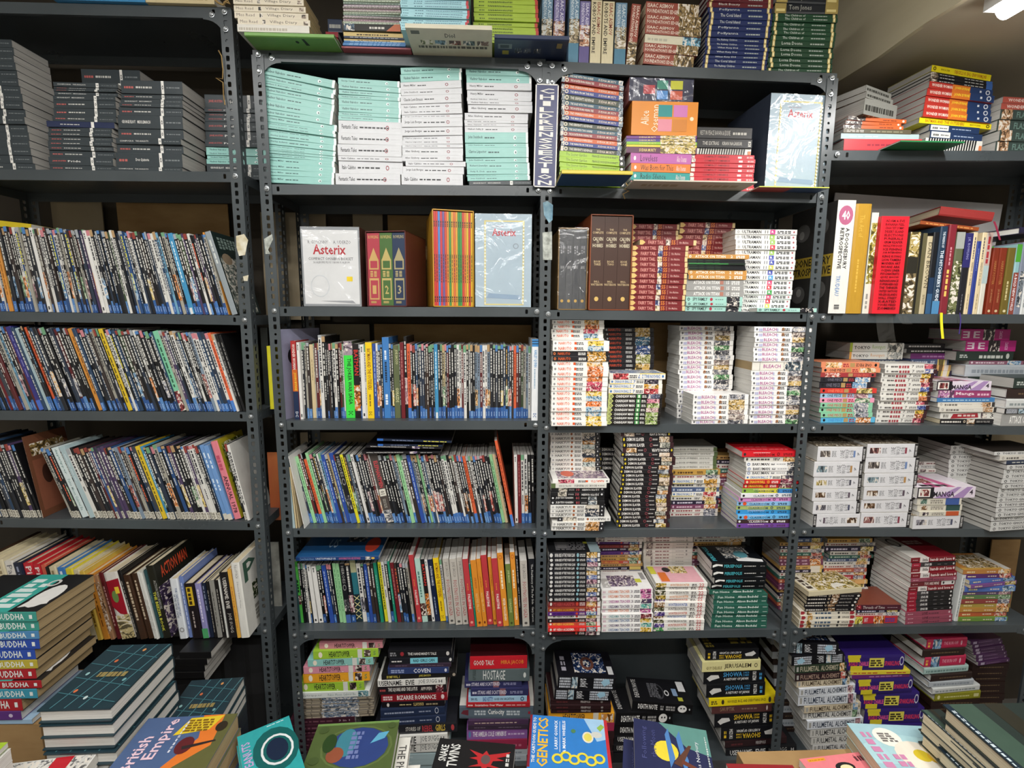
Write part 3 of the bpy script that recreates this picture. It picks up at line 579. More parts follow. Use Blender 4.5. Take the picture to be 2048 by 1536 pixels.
PER = S('perse', 'black paperback with turquoise spine title', '0f1215', [G([(.02, .3), (.12, .55), (.2, .45), (.2, .72), (.08, .8), (.02, .62)], 'e8e8e4'), T('PERSEPOLIS', .23, .55, .28, .72, '4cb4c0'), D(.59, .82, .42, .58, 'c8c8c4', 6), D(.89, .97, .42, .58, '7c7c7a', 2)], 'w', cv='12151a',
        fr=[T('PERSEPOLIS', .05, .13, .1, .9, '4cb4c0', 90), A(.32, .78, .25, .9, '6c7074'), O(.66, .45, .12, .2, '5c98a4'), G([(.5, .08), (.95, .03), (.97, .16), (.72, .28), (.5, .2)], 'e4e4e2'), D(.8, .84, .5, .9, 'c8c8c8', 1, 6)])
FUN = S('funhome', 'green paperback with white spine lettering', '2c5e50', [T('Fun Home', .07, .38, .25, .75, 'd0dcd4'), T('Alison Bechdel', .44, .82, .28, .75, 'e4ece6'), R(.9, .98, .44, .56, 'b8c8c0')], 'w')
LWC = []
for i, (a, c) in enumerate([('5c5450', '6c84b0'), ('788c94', 'b0844c'), ('b09c58', '4c4c58'), ('6c5038', '5a4c58'), ('8c8890', '484c64'), ('8c5a58', '8c3c4c')]):
    LWC.append(S(f'lonewolf{i}', 'thick white manga omnibus with black end label', 'd9d8da', [A(.06, .27, .3, .72, a), D(.3, .4, .3, .72, '9a9a9c', 2, 5), T('LONE', .47, .56, .25, .75, '5c5c60', 90, False), T('WOLF', .575, .655, .2, .8, '5c5c60', 90, False), T('& CUB', .67, .74, .25, .75, '5c5c60', 90, False), R(.745, .785, .28, .72, c), T('7', .83, .87, .38, .62, '6c6c70', 90), R(.93, 1, 0, 1, '1c1a1c'), T('DARK HORSE', .945, .985, .15, .85, 'e0dedc', 90)], 'w', 'manga_omnibus', cv='8c8678', fr=[A(.0, .99, .05, .95, '8c7c64')]))
S('lonewolfx', STY['lonewolf0']['desc'], 'd9d8da', flip(STY['lonewolf3']['els']), 'w', 'manga_omnibus')
TOK = S('tghoul', 'white manga with bold black lettering', 'd3d2cf', [O(.07, .5, .025, .3, '5a5a5a', .5), T('TOKYO GHOUL', .14, .62, .25, .78, '2a2a2c'), D(.68, .95, .35, .65, '8c8c8c', 4)], 'g', 'manga_volume', cv='2b2622')
REV = S('trev', 'thick white manga with cursive green lettering', 'd8d8d2', [R(0, .05, 0, 1, 'a0b83c'), T('TOKYO', .08, .38, .28, .66, '202022'), T('Revengers', .42, .66, .2, .8, '9cb468', 0, False), A(.7, .98, 0, 1, '8c8c86')], 'g', 'manga_volume', cv='a8a494')
REV2 = S('trev2', 'thick white manga with cursive orange lettering', 'd8d6d0', [R(0, .04, 0, 1, 'd8a04c'), T('TOKYO', .06, .36, .28, .66, '202022'), T('Revengers', .4, .66, .2, .8, 'd09458', 0, False), A(.7, .98, 0, 1, 'a0a09c')], 'g', 'manga_volume', cv='a8a494')
MAN = S('howmanga', 'white drawing manual with purple rays', 'e0d4e0', [G([(.3, 0), (.55, 0), (.75, 1), (.68, 1)], 'a888b8'), G([(.6, 0), (.8, 0), (.95, 1), (.85, 1)], 'a888b8'), R(0, .28, 0, 1, '16121a'), R(.02, .22, .12, .88, 'ece6e0'), A(.05, .2, .2, .8, '8c3c3c'), T('MANGA', .28, .64, .12, .6, '241c28'), T('4', .9, .96, .3, .75, '3c3040')], 'w', cv='e6dce4', fr=[G([(.25, 0), (.4, 0), (.35, 1), (.2, 1)], 'c85c8c'), G([(.5, 0), (.65, 0), (.55, 1), (.45, 1)], 'c85c8c'), A(.05, .45, .3, .95, '8c3c3c'), D(.1, .6, .05, .22, '2a2028', 4)])
MAN2 = S('mangapink', 'magenta drawing manual with white capitals', '9c3c6c', [A(0, .3, 0, 1, 'b87ca8'), T('Manga', .33, .68, .25, .8, 'f0d8e0'), D(.74, .96, .3, .7, 'e8b8cc', 3)], 'w')
S('vikn', 'white manga with red brush lettering', 'dfdcd4', [D(.05, .14, .2, .8, '8a8680', 2), G([(.18, .05), (.66, .2), (.64, .85), (.22, .7)], 'a02430'), D(.3, .6, .35, .7, 'e0c8c0', 3), A(.7, .8, .1, .9, '6c5c60'), T('3', .86, .92, .2, .8, '4c4a4a')], 'w', 'manga_volume')
S('heartmag', 'cream manga with curly outlined lettering', 'd8d3c8', [O(.06, .5, .02, .28, 'a09a90', .5), D(.12, .34, .25, .75, '6c6660', 5), D(.4, .6, .45, .55, '9c968c', 5), A(.76, .93, 0, 1, 'b89068'), R(.95, 1, 0, 1, '2c2826')], 'g', 'manga_volume')
EEP = S('eepink', 'magenta manga box with white block initials', 'b8247c', [T('E', .03, .17, .2, .8, 'f0dce8', 180), T('E', .25, .38, .2, .8, 'f0dce8'), A(.45, .68, 0, 1, '3c2c34'), D(.78, .84, .15, .85, 'e0a0c8', 1, 5)], 'g', 'manga_volume')
DKG = S('dkgreen', 'dark green novel with pale lettering', '26332e', [D(.06, .2, .3, .7, 'b8beb8', 2, 2), D(.4, .84, .25, .7, 'c8ccc4', 6), O(.9, .5, .03, .3, 'c0c4bc')], 'g')
LHL = S('lhl', 'maroon graphic novel with white lettering', '7c1824', [R(.2, .4, 0, 1, 'e0d8d4'), D(.04, .15, .4, .6, 'c8a0a0', 3), T('little', .26, .38, .2, .78, '2a2022'), T('hands and love', .43, .92, .2, .8, 'ecdcd8'), O(.96, .5, .02, .25, 'e0d0cc')], 'w', 'graphic_novel', cv='7c1824', fr=[R(0, .38, 0, 1, 'd8d4cc'), O(.2, .7, .1, .2, '2c2826', .75), D(.45, .85, .6, .8, 'c8b0ac', 4, 2)])
SNU = S('snub', 'black graphic novel with red end panel', '161416', [R(0, .2, 0, 1, 'a01c34'), D(.05, .15, .4, .6, 'd8a8b0', 2), R(.2, .46, 0, 1, '3a3638'), T('SNUB', .29, .45, .25, .8, 'e8e4e2'), D(.58, .66, .42, .56, '8a8688', 1), D(.74, .8, .42, .56, '8a8688', 1), O(.95, .5, .02, .25, 'd8d4d2')], 'w', 'graphic_novel')
LOV = S('lovep', 'dusty rose graphic novel with dark lettering', '94485a', [D(.05, .16, .4, .6, 'e0b8c0', 2), T('LOVE', .36, .48, .2, .8, '3c1824'), D(.5, .72, .3, .6, '5c2c3c', 5), O(.95, .5, .02, .25, 'd8b8c0')], 'w', 'graphic_novel')
YAM = S('youarem', 'maroon graphic novel with white end panel', '6c2028', [D(.04, .15, .4, .6, 'c8a0a0', 2), T('YOU ARE MINE', .3, .63, .2, .8, 'e0cfc8'), R(.68, .98, .1, .9, 'dcd8d4'), O(.73, .5, .02, .25, '2a2022'), O(.93, .5, .02, .25, '2a2022')], 'w', 'graphic_novel')
BKZ = S('bakuz', 'black manga with white cut capitals', '161417', [D(.02, .36, .25, .75, 'dcd6cc', 7), O(.42, .5, .02, .3, 'c8b8a0', .5), A(.46, .6, 0, 1, 'a07c58'), D(.63, .88, .3, .7, '8c8884', 4, 2), O(.95, .5, .025, .3, 'd8d4cc')], 'c', 'manga_volume')
CNC = S('catcat', 'cream manga with rounded blue lettering', 'd9d2c2', [G([(.02, .1), (.07, .1), (.1, .5), (.07, .9), (.02, .9)], 'a0343c'), A(.13, .22, 0, 1, 'c89a58'), D(.28, .56, .2, .8, '4a5c70', 5), O(.7, .5, .02, .3, '3c3c3c'), D(.76, .88, .3, .7, '7c766c', 3, 2), G([(.9, .1), (.96, .1), (.99, .5), (.96, .9), (.9, .9)], 'a0343c')], 'c', 'manga_volume')
YEL = []
for i, (c, ds) in enumerate([('b87c3c', 'amber'), ('5c2c64', 'violet'), ('4c6cb4', 'blue'), ('7c4c8c', 'mauve'), ('5c4468', 'dusky purple'), ('5c7c4c', 'moss green'), ('8c3c38', 'brick red'), ('a89040', 'mustard'), ('b8843c', 'ochre'), ('b85c34', 'burnt orange'), ('6c8c3c', 'leaf green')]):
    YEL.append(S(f'yel{i}', f'{ds} manga with pictured end', c, [D(.08, .26, .3, .7, 'e0d0a0', 4), R(.46, .7, .1, .9, STY and c), D(.5, .68, .35, .65, 'd8c8b8', 3), A(.74, .98, 0, 1, ARTC[i % 8])], 'c', 'manga_volume', fr=[R(0, 1, 0, .12, 'c89c4c'), A(.15, .85, .1, .9, 'a08858'), R(.86, 1, 0, 1, 'c8c4bc')] if i == 0 else ()))
MIX = []
rr = random.Random(5)
for i, (c, tc) in enumerate([('c8a060', '5c3c28'), ('2a2438', 'd8d0e0'), ('d8d0c8', '8c3c40'), ('3c6c60', 'c8d8cc'), ('b86048', 'e8c8a8'), ('78405c', 'd8b8c8'), ('8c5c70', 'e0d0d8'), ('c89c4c', '5c4020'), ('d8d4cc', '4c4a48'), ('4c5c80', 'd0d8e4'), ('a83038', 'e8d0c8'), ('6c7c58', 'e0e4d0')]):
    ds = ['tan', 'dark violet', 'off-white', 'sea green', 'terracotta', 'plum', 'dusty pink', 'golden', 'pale grey', 'slate blue', 'crimson', 'sage green'][i]
    MIX.append(S(f'mix{i}', f'{ds} manga with small spine print', c, [O(.05, .5, .02, .28, tc), D(.12, .46, .28, .75, tc, 6, 1, i), D(.52, .64, .25, .75, tc, 3, 2, i), A(.7, .95, 0, 1, ARTC[(i*3) % 8])], 'g', 'manga_volume'))
# bottom shelves
for i, (c, ds) in enumerate([('c8848c', 'dusty pink'), ('9cc43c', 'lime green'), ('8cc4bc', 'seafoam'), ('d890a0', 'pink'), ('e8a42c', 'marigold')]):
    S(f'heart{i}', f'{ds} paperback with handwritten black title', c, [O(.11, .5, .03, .34, 'f0e4d0'), T('HEARTSTOPPER', .24, .56, .18, .84, '2a2224'), D(.58, .6, .1, .2, 'f4f0e4', 1), R(.68, .75, 0, 1, 'd8d8d0'), A(.78, .88, .1, .9, '5c4c48'), T('S', .92, .96, .25, .75, '6c8c5c')], 'g')
def simple(key, desc, sp, parts, pg='w', **k): return S(key, desc, sp, parts, pg, **k)
simple('handmaid', 'black paperback with spaced white capitals', '1b1b1f', [D(.03, .13, .2, .8, '8c8c90', 2, 2), O(.22, .5, .03, .3, '9c3038'), T("THE HANDMAID'S TALE", .31, .76, .3, .7, 'dcdad6'), O(.94, .5, .025, .3, 'd0ccc8')], 'g')
simple('radgirls', 'black paperback with light blue title box', '1e1f26', [D(.03, .2, .35, .65, 'd8d4d0', 4), R(.32, .75, .02, .98, '7cc8d8'), T('RAD GIRLS CAN', .37, .7, .25, .75, '1c2c34'), O(.95, .5, .02, .3, 'd8d8d4')])
simple('dimplum', 'dim plum paperback with faint lettering', '3a2c3c', [D(.1, .3, .35, .65, '6c5c6c', 4), D(.5, .9, .35, .65, '6c5c6c', 6)])
simple('coven', 'navy paperback with wide pale capitals', '32406e', [D(.05, .28, .2, .8, '98a4c8', 4, 2), T('COVEN', .42, .7, .15, .85, 'e4e4ec'), O(.95, .5, .02, .28, 'd8d8e4')])
simple('bumf', 'black paperback with small yellow lettering', '201e1e', [T('BUMF VOL. I', .07, .24, .25, .75, 'd8c858'), T('JOE SACCO', .5, .66, .25, .75, 'd8c858'), O(.97, .5, .02, .3, 'a89c8c')])
simple('username', 'white paperback with tall black capitals', 'e6e4de', [T('USERNAME:', .02, .36, .12, .88, '1c1c1e'), T('EVIE', .41, .54, .12, .88, '1c1c1e'), T('JOE SUGG', .6, .87, .12, .88, '3c4448', 0, False), T('H', .9, .95, .3, .75, '3c3c3e')])
simple('usernameb', 'black hardback with tall white capitals', '17171a', [T('USERNAME:', .06, .38, .2, .8, 'e0deda'), T('EVIE', .42, .56, .2, .8, 'e0deda'), T('JOE SUGG', .6, .86, .2, .8, 'b0aeaa', 0, False), T('H', .92, .96, .35, .7, 'c8c6c2')], hb=True)
simple('squarelotus', 'charcoal paperback with brushy white title', '262024', [D(.02, .1, .35, .65, 'c05050', 3), T('THE SQUARE AND THE LOTUS', .14, .57, .25, .75, 'e8e4dc'), T('APPUPEN', .62, .78, .3, .7, 'd8d0c8'), A(.84, .95, .0, 1, '6c2c38')])
simple('bizarre', 'crimson paperback with bold white capitals', '8c1c28', [D(.03, .18, .2, .8, 'e8c8c8', 4, 2), T('BIZARRE ROMANCE', .24, .83, .2, .8, 'f0e6e2'), O(.93, .5, .025, .32, 'e8d0d0')])
simple('knights', 'black paperback with golden lettering', '17141a', [O(.1, .5, .02, .35, 'e0d8d0'), D(.28, .48, .35, .65, 'b8a878', 4), T('KNIGHTS', .5, .66, .2, .8, 'c8b070', 180), D(.7, .9, .3, .7, 'a09070', 4)])
simple('navyoak', 'navy hardback with small pale lettering', '24304c', [D(.06, .52, .38, .62, '9ca4b8', 12), D(.6, .8, .4, .6, '8c94a8', 4), O(.88, .5, .03, .34, 'c0c4d0', .75)], 'w', hb=True)
simple('rebel', 'dark grey hardback with red and yellow title', '23242a', [T('STORIES OF', .38, .56, .3, .72, 'c8c4bc'), T('REBEL', .58, .71, .2, .8, 'b83c44'), T('GIRLS', .74, .86, .2, .85, 'd8b848'), O(.95, .5, .02, .3, 'b84448')], hb=True)
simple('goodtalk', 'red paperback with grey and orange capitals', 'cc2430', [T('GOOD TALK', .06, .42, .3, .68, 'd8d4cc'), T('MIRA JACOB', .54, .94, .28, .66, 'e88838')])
simple('hostage', 'grey paperback with tall thin white capitals', '5e6a6c', [T('GUY DELISLE', .07, .12, .1, .9, '26302f', 90), T('HOSTAGE', .24, .6, .12, .88, 'e8eae6', 0, False), O(.92, .5, .022, .22, 'd8dcd8')])
simple('stars', 'indigo paperback with starry lettering', '33345e', [D(.03, .1, .3, .7, 'e0dce8', 2), R(.5, .6, 0, 1, '8c5c64'), T('STARS ARE SCATTERED', .12, .62, .25, .75, 'd8d4e0'), D(.68, .9, .3, .7, '8c8cac', 3, 2)])
simple('badkitty', 'pale blue paperback with dark capitals', 'a8cce4', [T('BRUEL', .05, .16, .3, .7, '2a3c5c'), T('BAD KITTY', .25, .42, .15, .85, '2a4c94'), T('GOES ON VACATION', .44, .78, .3, .7, '1c2838'), O(.92, .5, .03, .35, '2a3c5c', .6)])
simple('incant', 'red paperback with white serif title', 'b42830', [D(.03, .1, .3, .7, 'f0d8d4', 2), T('Incantations Over Water', .14, .58, .25, .75, 'f0e4e0'), D(.62, .95, .35, .65, 'e0a8a4', 4)])
simple('curio', 'large slate hardback with white title', '5c6a76', [G([(.02, .4), (.12, .25), (.12, .7), (.05, .65)], '6c2c38'), D(.2, .35, .3, .7, 'c0c8cc', 3, 2), T('Curiocity', .38, .6, .25, .75, 'f0f0ec'), D(.63, .82, .3, .7, 'c0c8cc', 4, 2), R(.92, .95, .4, .6, 'a02c3c')], 'w', hb=True, cv='d8d6d0')
simple('amelia', 'lilac paperback with white capitals', '8a5a9c', [O(.05, .5, .02, .3, '5c84b0'), T('THE AMELIA COLE OMNIBUS', .1, .65, .28, .75, 'f0e8f0'), D(.68, .95, .4, .6, 'd0b8d8', 5)])
simple('purpleflat', 'dark purple paperback with pale strip', '4c3450', [D(.1, .8, .3, .6, 'c8b0a0', 8)])
simple('redflat', 'raspberry paperback with faint print', '9c2c4c', [D(.1, .9, .3, .6, 'c86c84', 8)])
simple('maroon3', 'maroon comic omnibus with small pale print', '3c1c28', [T('3 in 1', .75, .92, .3, .65, 'a89098'), D(.2, .65, .3, .65, '6c4450', 5)], 'w', kind='graphic_novel')
simple('magstripe', 'thin striped magazine with worn edge', '6c6458', [D(.0, 1, .1, .9, 'a89c88', 9), A(.3, .8, 0, 1, '7c8ca0')], 'g')
simple('daytrip', 'white paperback with thin spaced lettering', 'd8dcd8', [T('daytripper', .03, .34, .3, .72, '8c9494', 0, False), T('Fabio Moon Gabriel Ba', .42, .8, .3, .72, '7c9090', 0, False), A(.84, .98, 0, 1, '6c98a0')], 'w')
JOJ = S('jojo', 'black hardback manga with white dotted pattern', '141418', [D(.03, .22, .08, .95, 'c4c8d0', 7, 4, 1), A(.24, .34, .05, .95, '9cb4c0'), T("JOJO'S", .38, .52, .15, .85, 'e8e8ea', 90), D(.62, .95, .08, .95, 'c4c8d0', 11, 4, 3), G([(.74, .6), (.8, .85), (.88, .85), (.9, .5), (.8, .25)], '9cc4d8')], 'w', 'manga_volume', cv='17161c', fr=[A(.3, .85, .15, .9, '2c4068'), O(.55, .5, .12, .25, '6c4438', .6), D(.08, .16, .2, .8, 'a8a4b0', 1, 3), R(.88, .97, .1, .4, 'c8c8c8')])
DNO = S('dnote', 'black manga with gothic white lettering', '121214', [T('DEATH NOTE', .1, .42, .25, .75, 'e8e6e2'), D(.47, .52, .25, .75, '9a9896', 1, 2), D(.56, .72, .25, .75, '9a9896', 4, 2), O(.83, .5, .075, .36, 'e4e2de'), O(.81, .55, .014, .08, '1a1a1c'), O(.86, .55, .014, .08, '1a1a1c'), O(.95, .5, .012, .1, 'c0c0c0')], 'g', 'manga_volume', cv='151518', fr=[T('DEATH NOTE', .06, .14, .15, .9, 'b8b6b4', 90), O(.48, .45, .1, .32, '3a3a3e', .8), D(.32, .5, .2, .8, '5c5c60', 3, 9), O(.62, .4, .04, .12, 'c8c8c8', .6), R(.72, .8, .3, .6, '7c94b0'), R(.84, .96, .5, .92, 'd0d0d0'), R(.78, .86, .1, .25, 'a8a83c')])
PRI = S('princess', 'dark brown paperback with small white capitals', '2e1a1c', [D(.1, .3, .3, .7, '5c2a2c', 4), T('PERSEPOLIS', .5, .66, .25, .75, 'b8b0ac'), O(.85, .5, .02, .25, '8c8480')], 'w')
HOR = S('heartorange', 'orange paperback with handwritten title', 'e8a42c', [T('HEARTSTOPPER', .22, .56, .18, .84, '2a2224'), R(.68, .76, 0, 1, 'd8d0c0'), A(.8, .98, .1, .9, 'c8843c')], 'w')
SHOW = []
for k, c, y in (('showay', 'e4bc2c', '1939'), ('showab', '4c9cd0', '1953')):
    SHOW.append(S(k, ('yellow' if k == 'showay' else 'blue')+' lettered thick black paperback', '17181c', [G([(.05, .45), (.12, .7), (.24, .68), (.26, .45), (.14, .3), (.1, .2)], 'dcdad6'), T('SHOWA', .32, .63, .5, .88, c), T(y, .65, .74, .7, .86, c), T('1989' if y == '1953' else '1944', .65, .74, .5, .66, c), T('A HISTORY OF JAPAN', .33, .73, .16, .42, 'e8e6e2'), T('MIZUKI', .8, .86, .15, .85, 'e0deda', 90), D(.91, .95, .2, .8, c, 1, 2)], 'w', cv='1c1c1e', fr=[D(.05, .2, .1, .9, '8c7c34', 2, 8), D(.55, .95, .2, .9, '8c7c34', 2, 6)]))
simple('jerusalem', 'pale yellow paperback with dark capitals', 'e0d89c', [T('GUY DELISLE', .07, .34, .22, .5, '6c5c34'), T('JERUSALEM', .38, .84, .2, .72, '3c3424'), O(.92, .5, .028, .2, '6c6448', .6)])
simple('noodles', 'bright yellow paperback with dark capitals', 'ecd41c', [D(.03, .12, .25, .75, '5c5020', 2, 2), O(.2, .5, .02, .3, '3c3420'), T('NOODLES, RICE, AND EVERYTHING SPICE', .27, .82, .3, .7, '4c4420'), O(.88, .5, .02, .35, '3c3a30'), R(.94, .98, .2, .8, 'a05c2c')])
simple('sauptik', 'brown paperback with faint gold serif title', '5a3634', [T('SAUPTIK', .14, .38, .3, .8, 'a08468', 0, False), D(.5, .75, .4, .65, '8c7060', 5), O(.92, .5, .015, .3, 'c8b8b0')])
for i, (c, tc, ds) in enumerate([('2c3a2c', 'b8b098', 'dark green'), ('2c1c20', 'a88c7c', 'dark brown'), ('cdbfa4', '4a3c2c', 'tan'), ('d5d3d0', '3a3a40', 'white'), ('d6dae0', '3a4454', 'silver'), ('d0cec8', '3a3a3c', 'pale grey')]):
    S(f'fma{i}', f'{ds} manga with tall condensed capitals', c, [R(.03, .07, .2, .8, 'a8a6a0'), T('FULLMETAL', .1, .47, .18, .82, tc), T('ALCHEMIST', .5, .84, .18, .82, tc), A(.86, .95, 0, 1, ARTC[i]), T('6', .955, .985, .3, .7, tc)], 'w', 'manga_volume')
DAH = S('dahl', 'thick indigo hardback with yellow bands', '31206c', [R(.04, .26, .8, 1, 'd8c830'), G([(.06, .55), (.26, .55), (.24, .8), (.05, .8)], 'd8c830'), R(.1, .3, 0, .3, 'd8c830'), T('ROALD', .07, .22, .3, .56, 'e8405c'), T('CHARLIE', .235, .4, .3, .58, 'f0609c'), R(.41, .66, .2, .8, 'e0d458'), D(.43, .64, .28, .72, '3c3424', 2, 3), T('SPARKLING', .67, .92, .3, .6, 'e8405c'), O(.955, .6, .035, .3, 'c8c8d8', .7)], 'g', hb=True)
simple('thinyel', 'thin yellow paperback with red print', 'dcc83c', [D(.05, .45, .3, .7, 'b84c2c', 5), D(.6, .95, .3, .7, 'b84c2c', 4)])
simple('thinpur', 'thin purple paperback with faint print', '6c2c6c', [D(.3, .9, .3, .7, 'a878a8', 6)])
simple('pinkoff', 'raspberry hardback with pictured end and white lettering', 'c02a52', [D(.03, .08, .2, .8, 'e8c04c', 1, 2), A(.15, .36, 0, 1, '7ca4c8'), T('THE RUN OFF', .42, .78, .35, .7, 'e8a0b4'), O(.86, .5, .02, .25, 'e8b0c0')], 'w', hb=True)
simple('choc', 'dark brown hardback with faint gold print', '2c1c18', [D(.2, .85, .4, .6, '6c5840', 8)], 'w', hb=True)
simple('paleaqua', 'pale aqua hardback with grey capitals', 'a9c4bf', [D(.05, .95, .3, .7, '6c8884', 14)], 'w', hb=True)
simple('palegrey', 'pale grey hardback with faint capitals', 'b4bac0', [D(.1, .9, .3, .7, '8c949c', 12)], 'w', hb=True)
simple('whitecap', 'white hardback with grey capitals', 'd0d2d0', [D(.06, .9, .3, .65, '8c9494', 12)], 'w', hb=True)
simple('olivey', 'olive yellow hardback with white lettering', '8c8a20', [O(.08, .5, .03, .25, 'e0dca0'), D(.2, .75, .4, .6, 'd0cc8c', 10), R(.85, .96, .3, .7, 'c8c48c')], 'w', hb=True)
simple('violetm', 'violet magazine with pale square', '54305a', [R(.08, .2, .15, .85, 'b8a8c0'), D(.26, .7, .35, .65, '8c6c90', 8), O(.93, .5, .015, .25, 'c8b8cc')], 'g')
simple('darkbig', 'large dark picture book with pale page edges', '1c2426', [D(.05, .6, .3, .7, 'a8c0b8', 20)], 'c', hb=True, kind='picture_book', cv='20292b')
# top of the bookcases
simple('village', 'cream paperback with grey script title', 'd9cfba', [T('Miss Read', .03, .27, .3, .75, '6c6258', 0, False), A(.34, .38, .2, .8, '5c5850'), T('Village Diary', .44, .82, .25, .78, '5c5850', 0, False), A(.91, .97, .2, .8, '8c7c6c')], 'b')
simple('villagew', 'white paperback with faint slanted print', 'd4d0c6', [D(.02, .7, .2, .7, 'b0a898', 16)], 'b')
simple('greenbook', 'bright green picture book jutting over the shelf', '6f9c4c', [], 'w', kind='picture_book', bk=[O(.55, .3, .02, .08, '22301c'), G([(.62, .1), (.65, .1), (.67, .5), (.63, .5)], '22301c')], hb=True)
for i, c in enumerate(['b0a8a4', '8c9c84', 'c0a8b0', 'a0b0a4', 'c8c4bc', '9c8c98']): simple(f'thinm{i}', f"thin {['grey','sage','pinkish','pale green','off-white','mauve'][i]} picture magazine", c, [D(.02, .98, .2, .8, ['5c5854', 'd0d8c8', '7c5c6c', '5c6c60', '8c8880', 'd0c8cc'][i], 16, 1, i)], 'w')
simple('cleanblk', 'black paperback with orange corner', '24221f', [A(.02, .2, 0, 1, '4c6478'), D(.46, .72, .3, .7, 'd8d4cc', 5), G([(.75, 0), (1, 0), (1, 1), (.9, 1)], 'c06c48')], 'w')
simple('tanyel', 'straw yellow paperback with dark serif print', 'd0b878', [D(.22, .75, .3, .7, '4c3c24', 10)], 'w')
simple('navyprint', 'navy paperback with pale print', '28344c', [D(.1, .9, .3, .7, 'b8b8b0', 10)], 'w')
simple('bluethin', 'blue thin booklet with pale print', '3c78b0', [D(.1, .9, .3, .7, '9cc0dc', 10)], 'w')
simple('pinkunder', 'dusty red picture book jutting over the shelf', '9c4c54', [], 'w', kind='picture_book', bk=[D(.1, .9, .2, .5, 'b88c8c', 8)], hb=True)
simple('tintin', 'pale blue album with small dark print', 'a0ccd4', [D(.02, .1, .35, .65, '4c7480', 3), D(.2, .32, .35, .65, '3c5c70', 3), D(.36, .9, .35, .65, '5c7c8c', 18), R(.965, 1, 0, 1, 'b83c44')], 'w', kind='comic_annual')
simple('limealb', 'lime green album with dark print and red end', '9cb43c', [D(.08, .16, .35, .7, '3c4c1c', 2), D(.22, .6, .3, .7, '3c4c1c', 14, 2), R(.955, 1, 0, 1, 'b03c34')], 'w', kind='comic_annual')
simple('diol', 'beige picture book jutting over the shelf edge', 'c8c2ac', [], 'w', kind='picture_book', bk=[T('Diol', .44, .56, .2, .38, '4c463c', 6), R(.05, .15, .1, .25, '4c463c')]+[A(.14+.17*i, .28+.17*i, .5, .7, ['8c8c5c', '6c8ca0', '8c4c40', '5c6c70', '7c5c50'][i]) for i in range(5)]+[D(.1, .95, .75, .9, '5c5850', 16)])
simple('navybar', 'navy picture book jutting over the shelf edge', '1f2c4c', [], 'w', kind='picture_book', hb=True, bk=[R(.05, .24, .3, .6, '6c747c'), R(.08, .2, .36, .55, '28303c'), R(.85, .92, .2, .5, '8c7c4c')]+[A(.28+.13*i, .38+.13*i, .55, .85, '4c5464') for i in range(3)]+[R(.11, .2, .7, .95, '8c8434')])
for i, (c, tc, t, ds) in enumerate([('6c8ca4', 'd0dce0', 'ISAAC ASIMOV  FOUNDATION AND EARTH', 'blue'), ('706898', 'd8d4e4', 'ISAAC ASIMOV  FOUNDATION AND EARTH', 'violet'), ('d3c7a4', '2c261c', 'ROBOTS AND EMPIRE', 'cream'), ('944a3c', 'e4d4c4', "ISAAC ASIMOV  FOUNDATION'S EDGE", 'rust red')]):
    e = [T('ISAAC ASIMOV', .03, .52, .55, .88, '8c4434' if i == 2 else tc), T('ROBOTS AND EMPIRE' if i == 2 else ("FOUNDATION'S EDGE" if i == 3 else 'FOUNDATION AND EARTH'), .03, .82 if i == 2 else .6, .12, .45, tc)]
    if i < 2: e = [A(.38, .72, 0, 1, ['9c8c6c', 'b07c5c'][i]), R(.72, 1, 0, 1, ['4c7c94', '5c5084'][i])]+e
    if i == 3: e = [A(.6, 1, 0, 1, '8c7448')]+e
    S(f'asimov{i}', f'{ds} science-fiction paperback with capital lettering', c, e, 'c')
S('asimovw', 'cream paperback with blue pictured end', 'd6d0b8', [A(.68, 1, 0, 1, '6ca4bc'), D(.05, .4, .3, .7, 'b8b4a0', 5)], 'c')
def giltb(key, ds, c, t, by): S(key, ds, c, [R(.035, .075, 0, 1, 'c8b070'), R(.925, .965, 0, 1, 'c8b070'), R(.045, .065, .2, .8, 'ece0b0'), R(.935, .955, .2, .8, 'ece0b0'), T(t, .18, .5, .3, .8, 'd8dcd4', 0, False), D(.62, .85, .35, .65, 'a8b0a8', 6)], 'g', 'hardback_book', hb=True)
for k, t in (('blue0', 'The Coral Island'), ('blue1', 'Pollyanna'), ('blue2', 'The Railway Children'), ('blue3', 'What Katy Did')): giltb(k, 'navy hardback with gilt spine bands', '1d2a58', t, '')
giltb('green0', 'dark green hardback with gilt spine bands', '1c3d28', 'Lorna Doone', ''); giltb('green1', 'deep green hardback with gilt bands', '20442e', 'The Children of', '')
S('tomjones', 'black hardback with broad gilt ends', '1c2026', [R(0, .18, 0, 1, 'a08c50'), R(.02, .16, .2, .45, 'd8c888'), R(.8, 1, 0, 1, 'a08c50'), R(.82, .97, .2, .45, 'd8c888'), T('Tom Jones', .22, .58, .2, .85, 'a8a8a0', 0, False)], 'g', hb=True)
giltb('redgilt', 'maroon hardback with gilt spine bands', '5c1c24', 'Black Beauty', '')
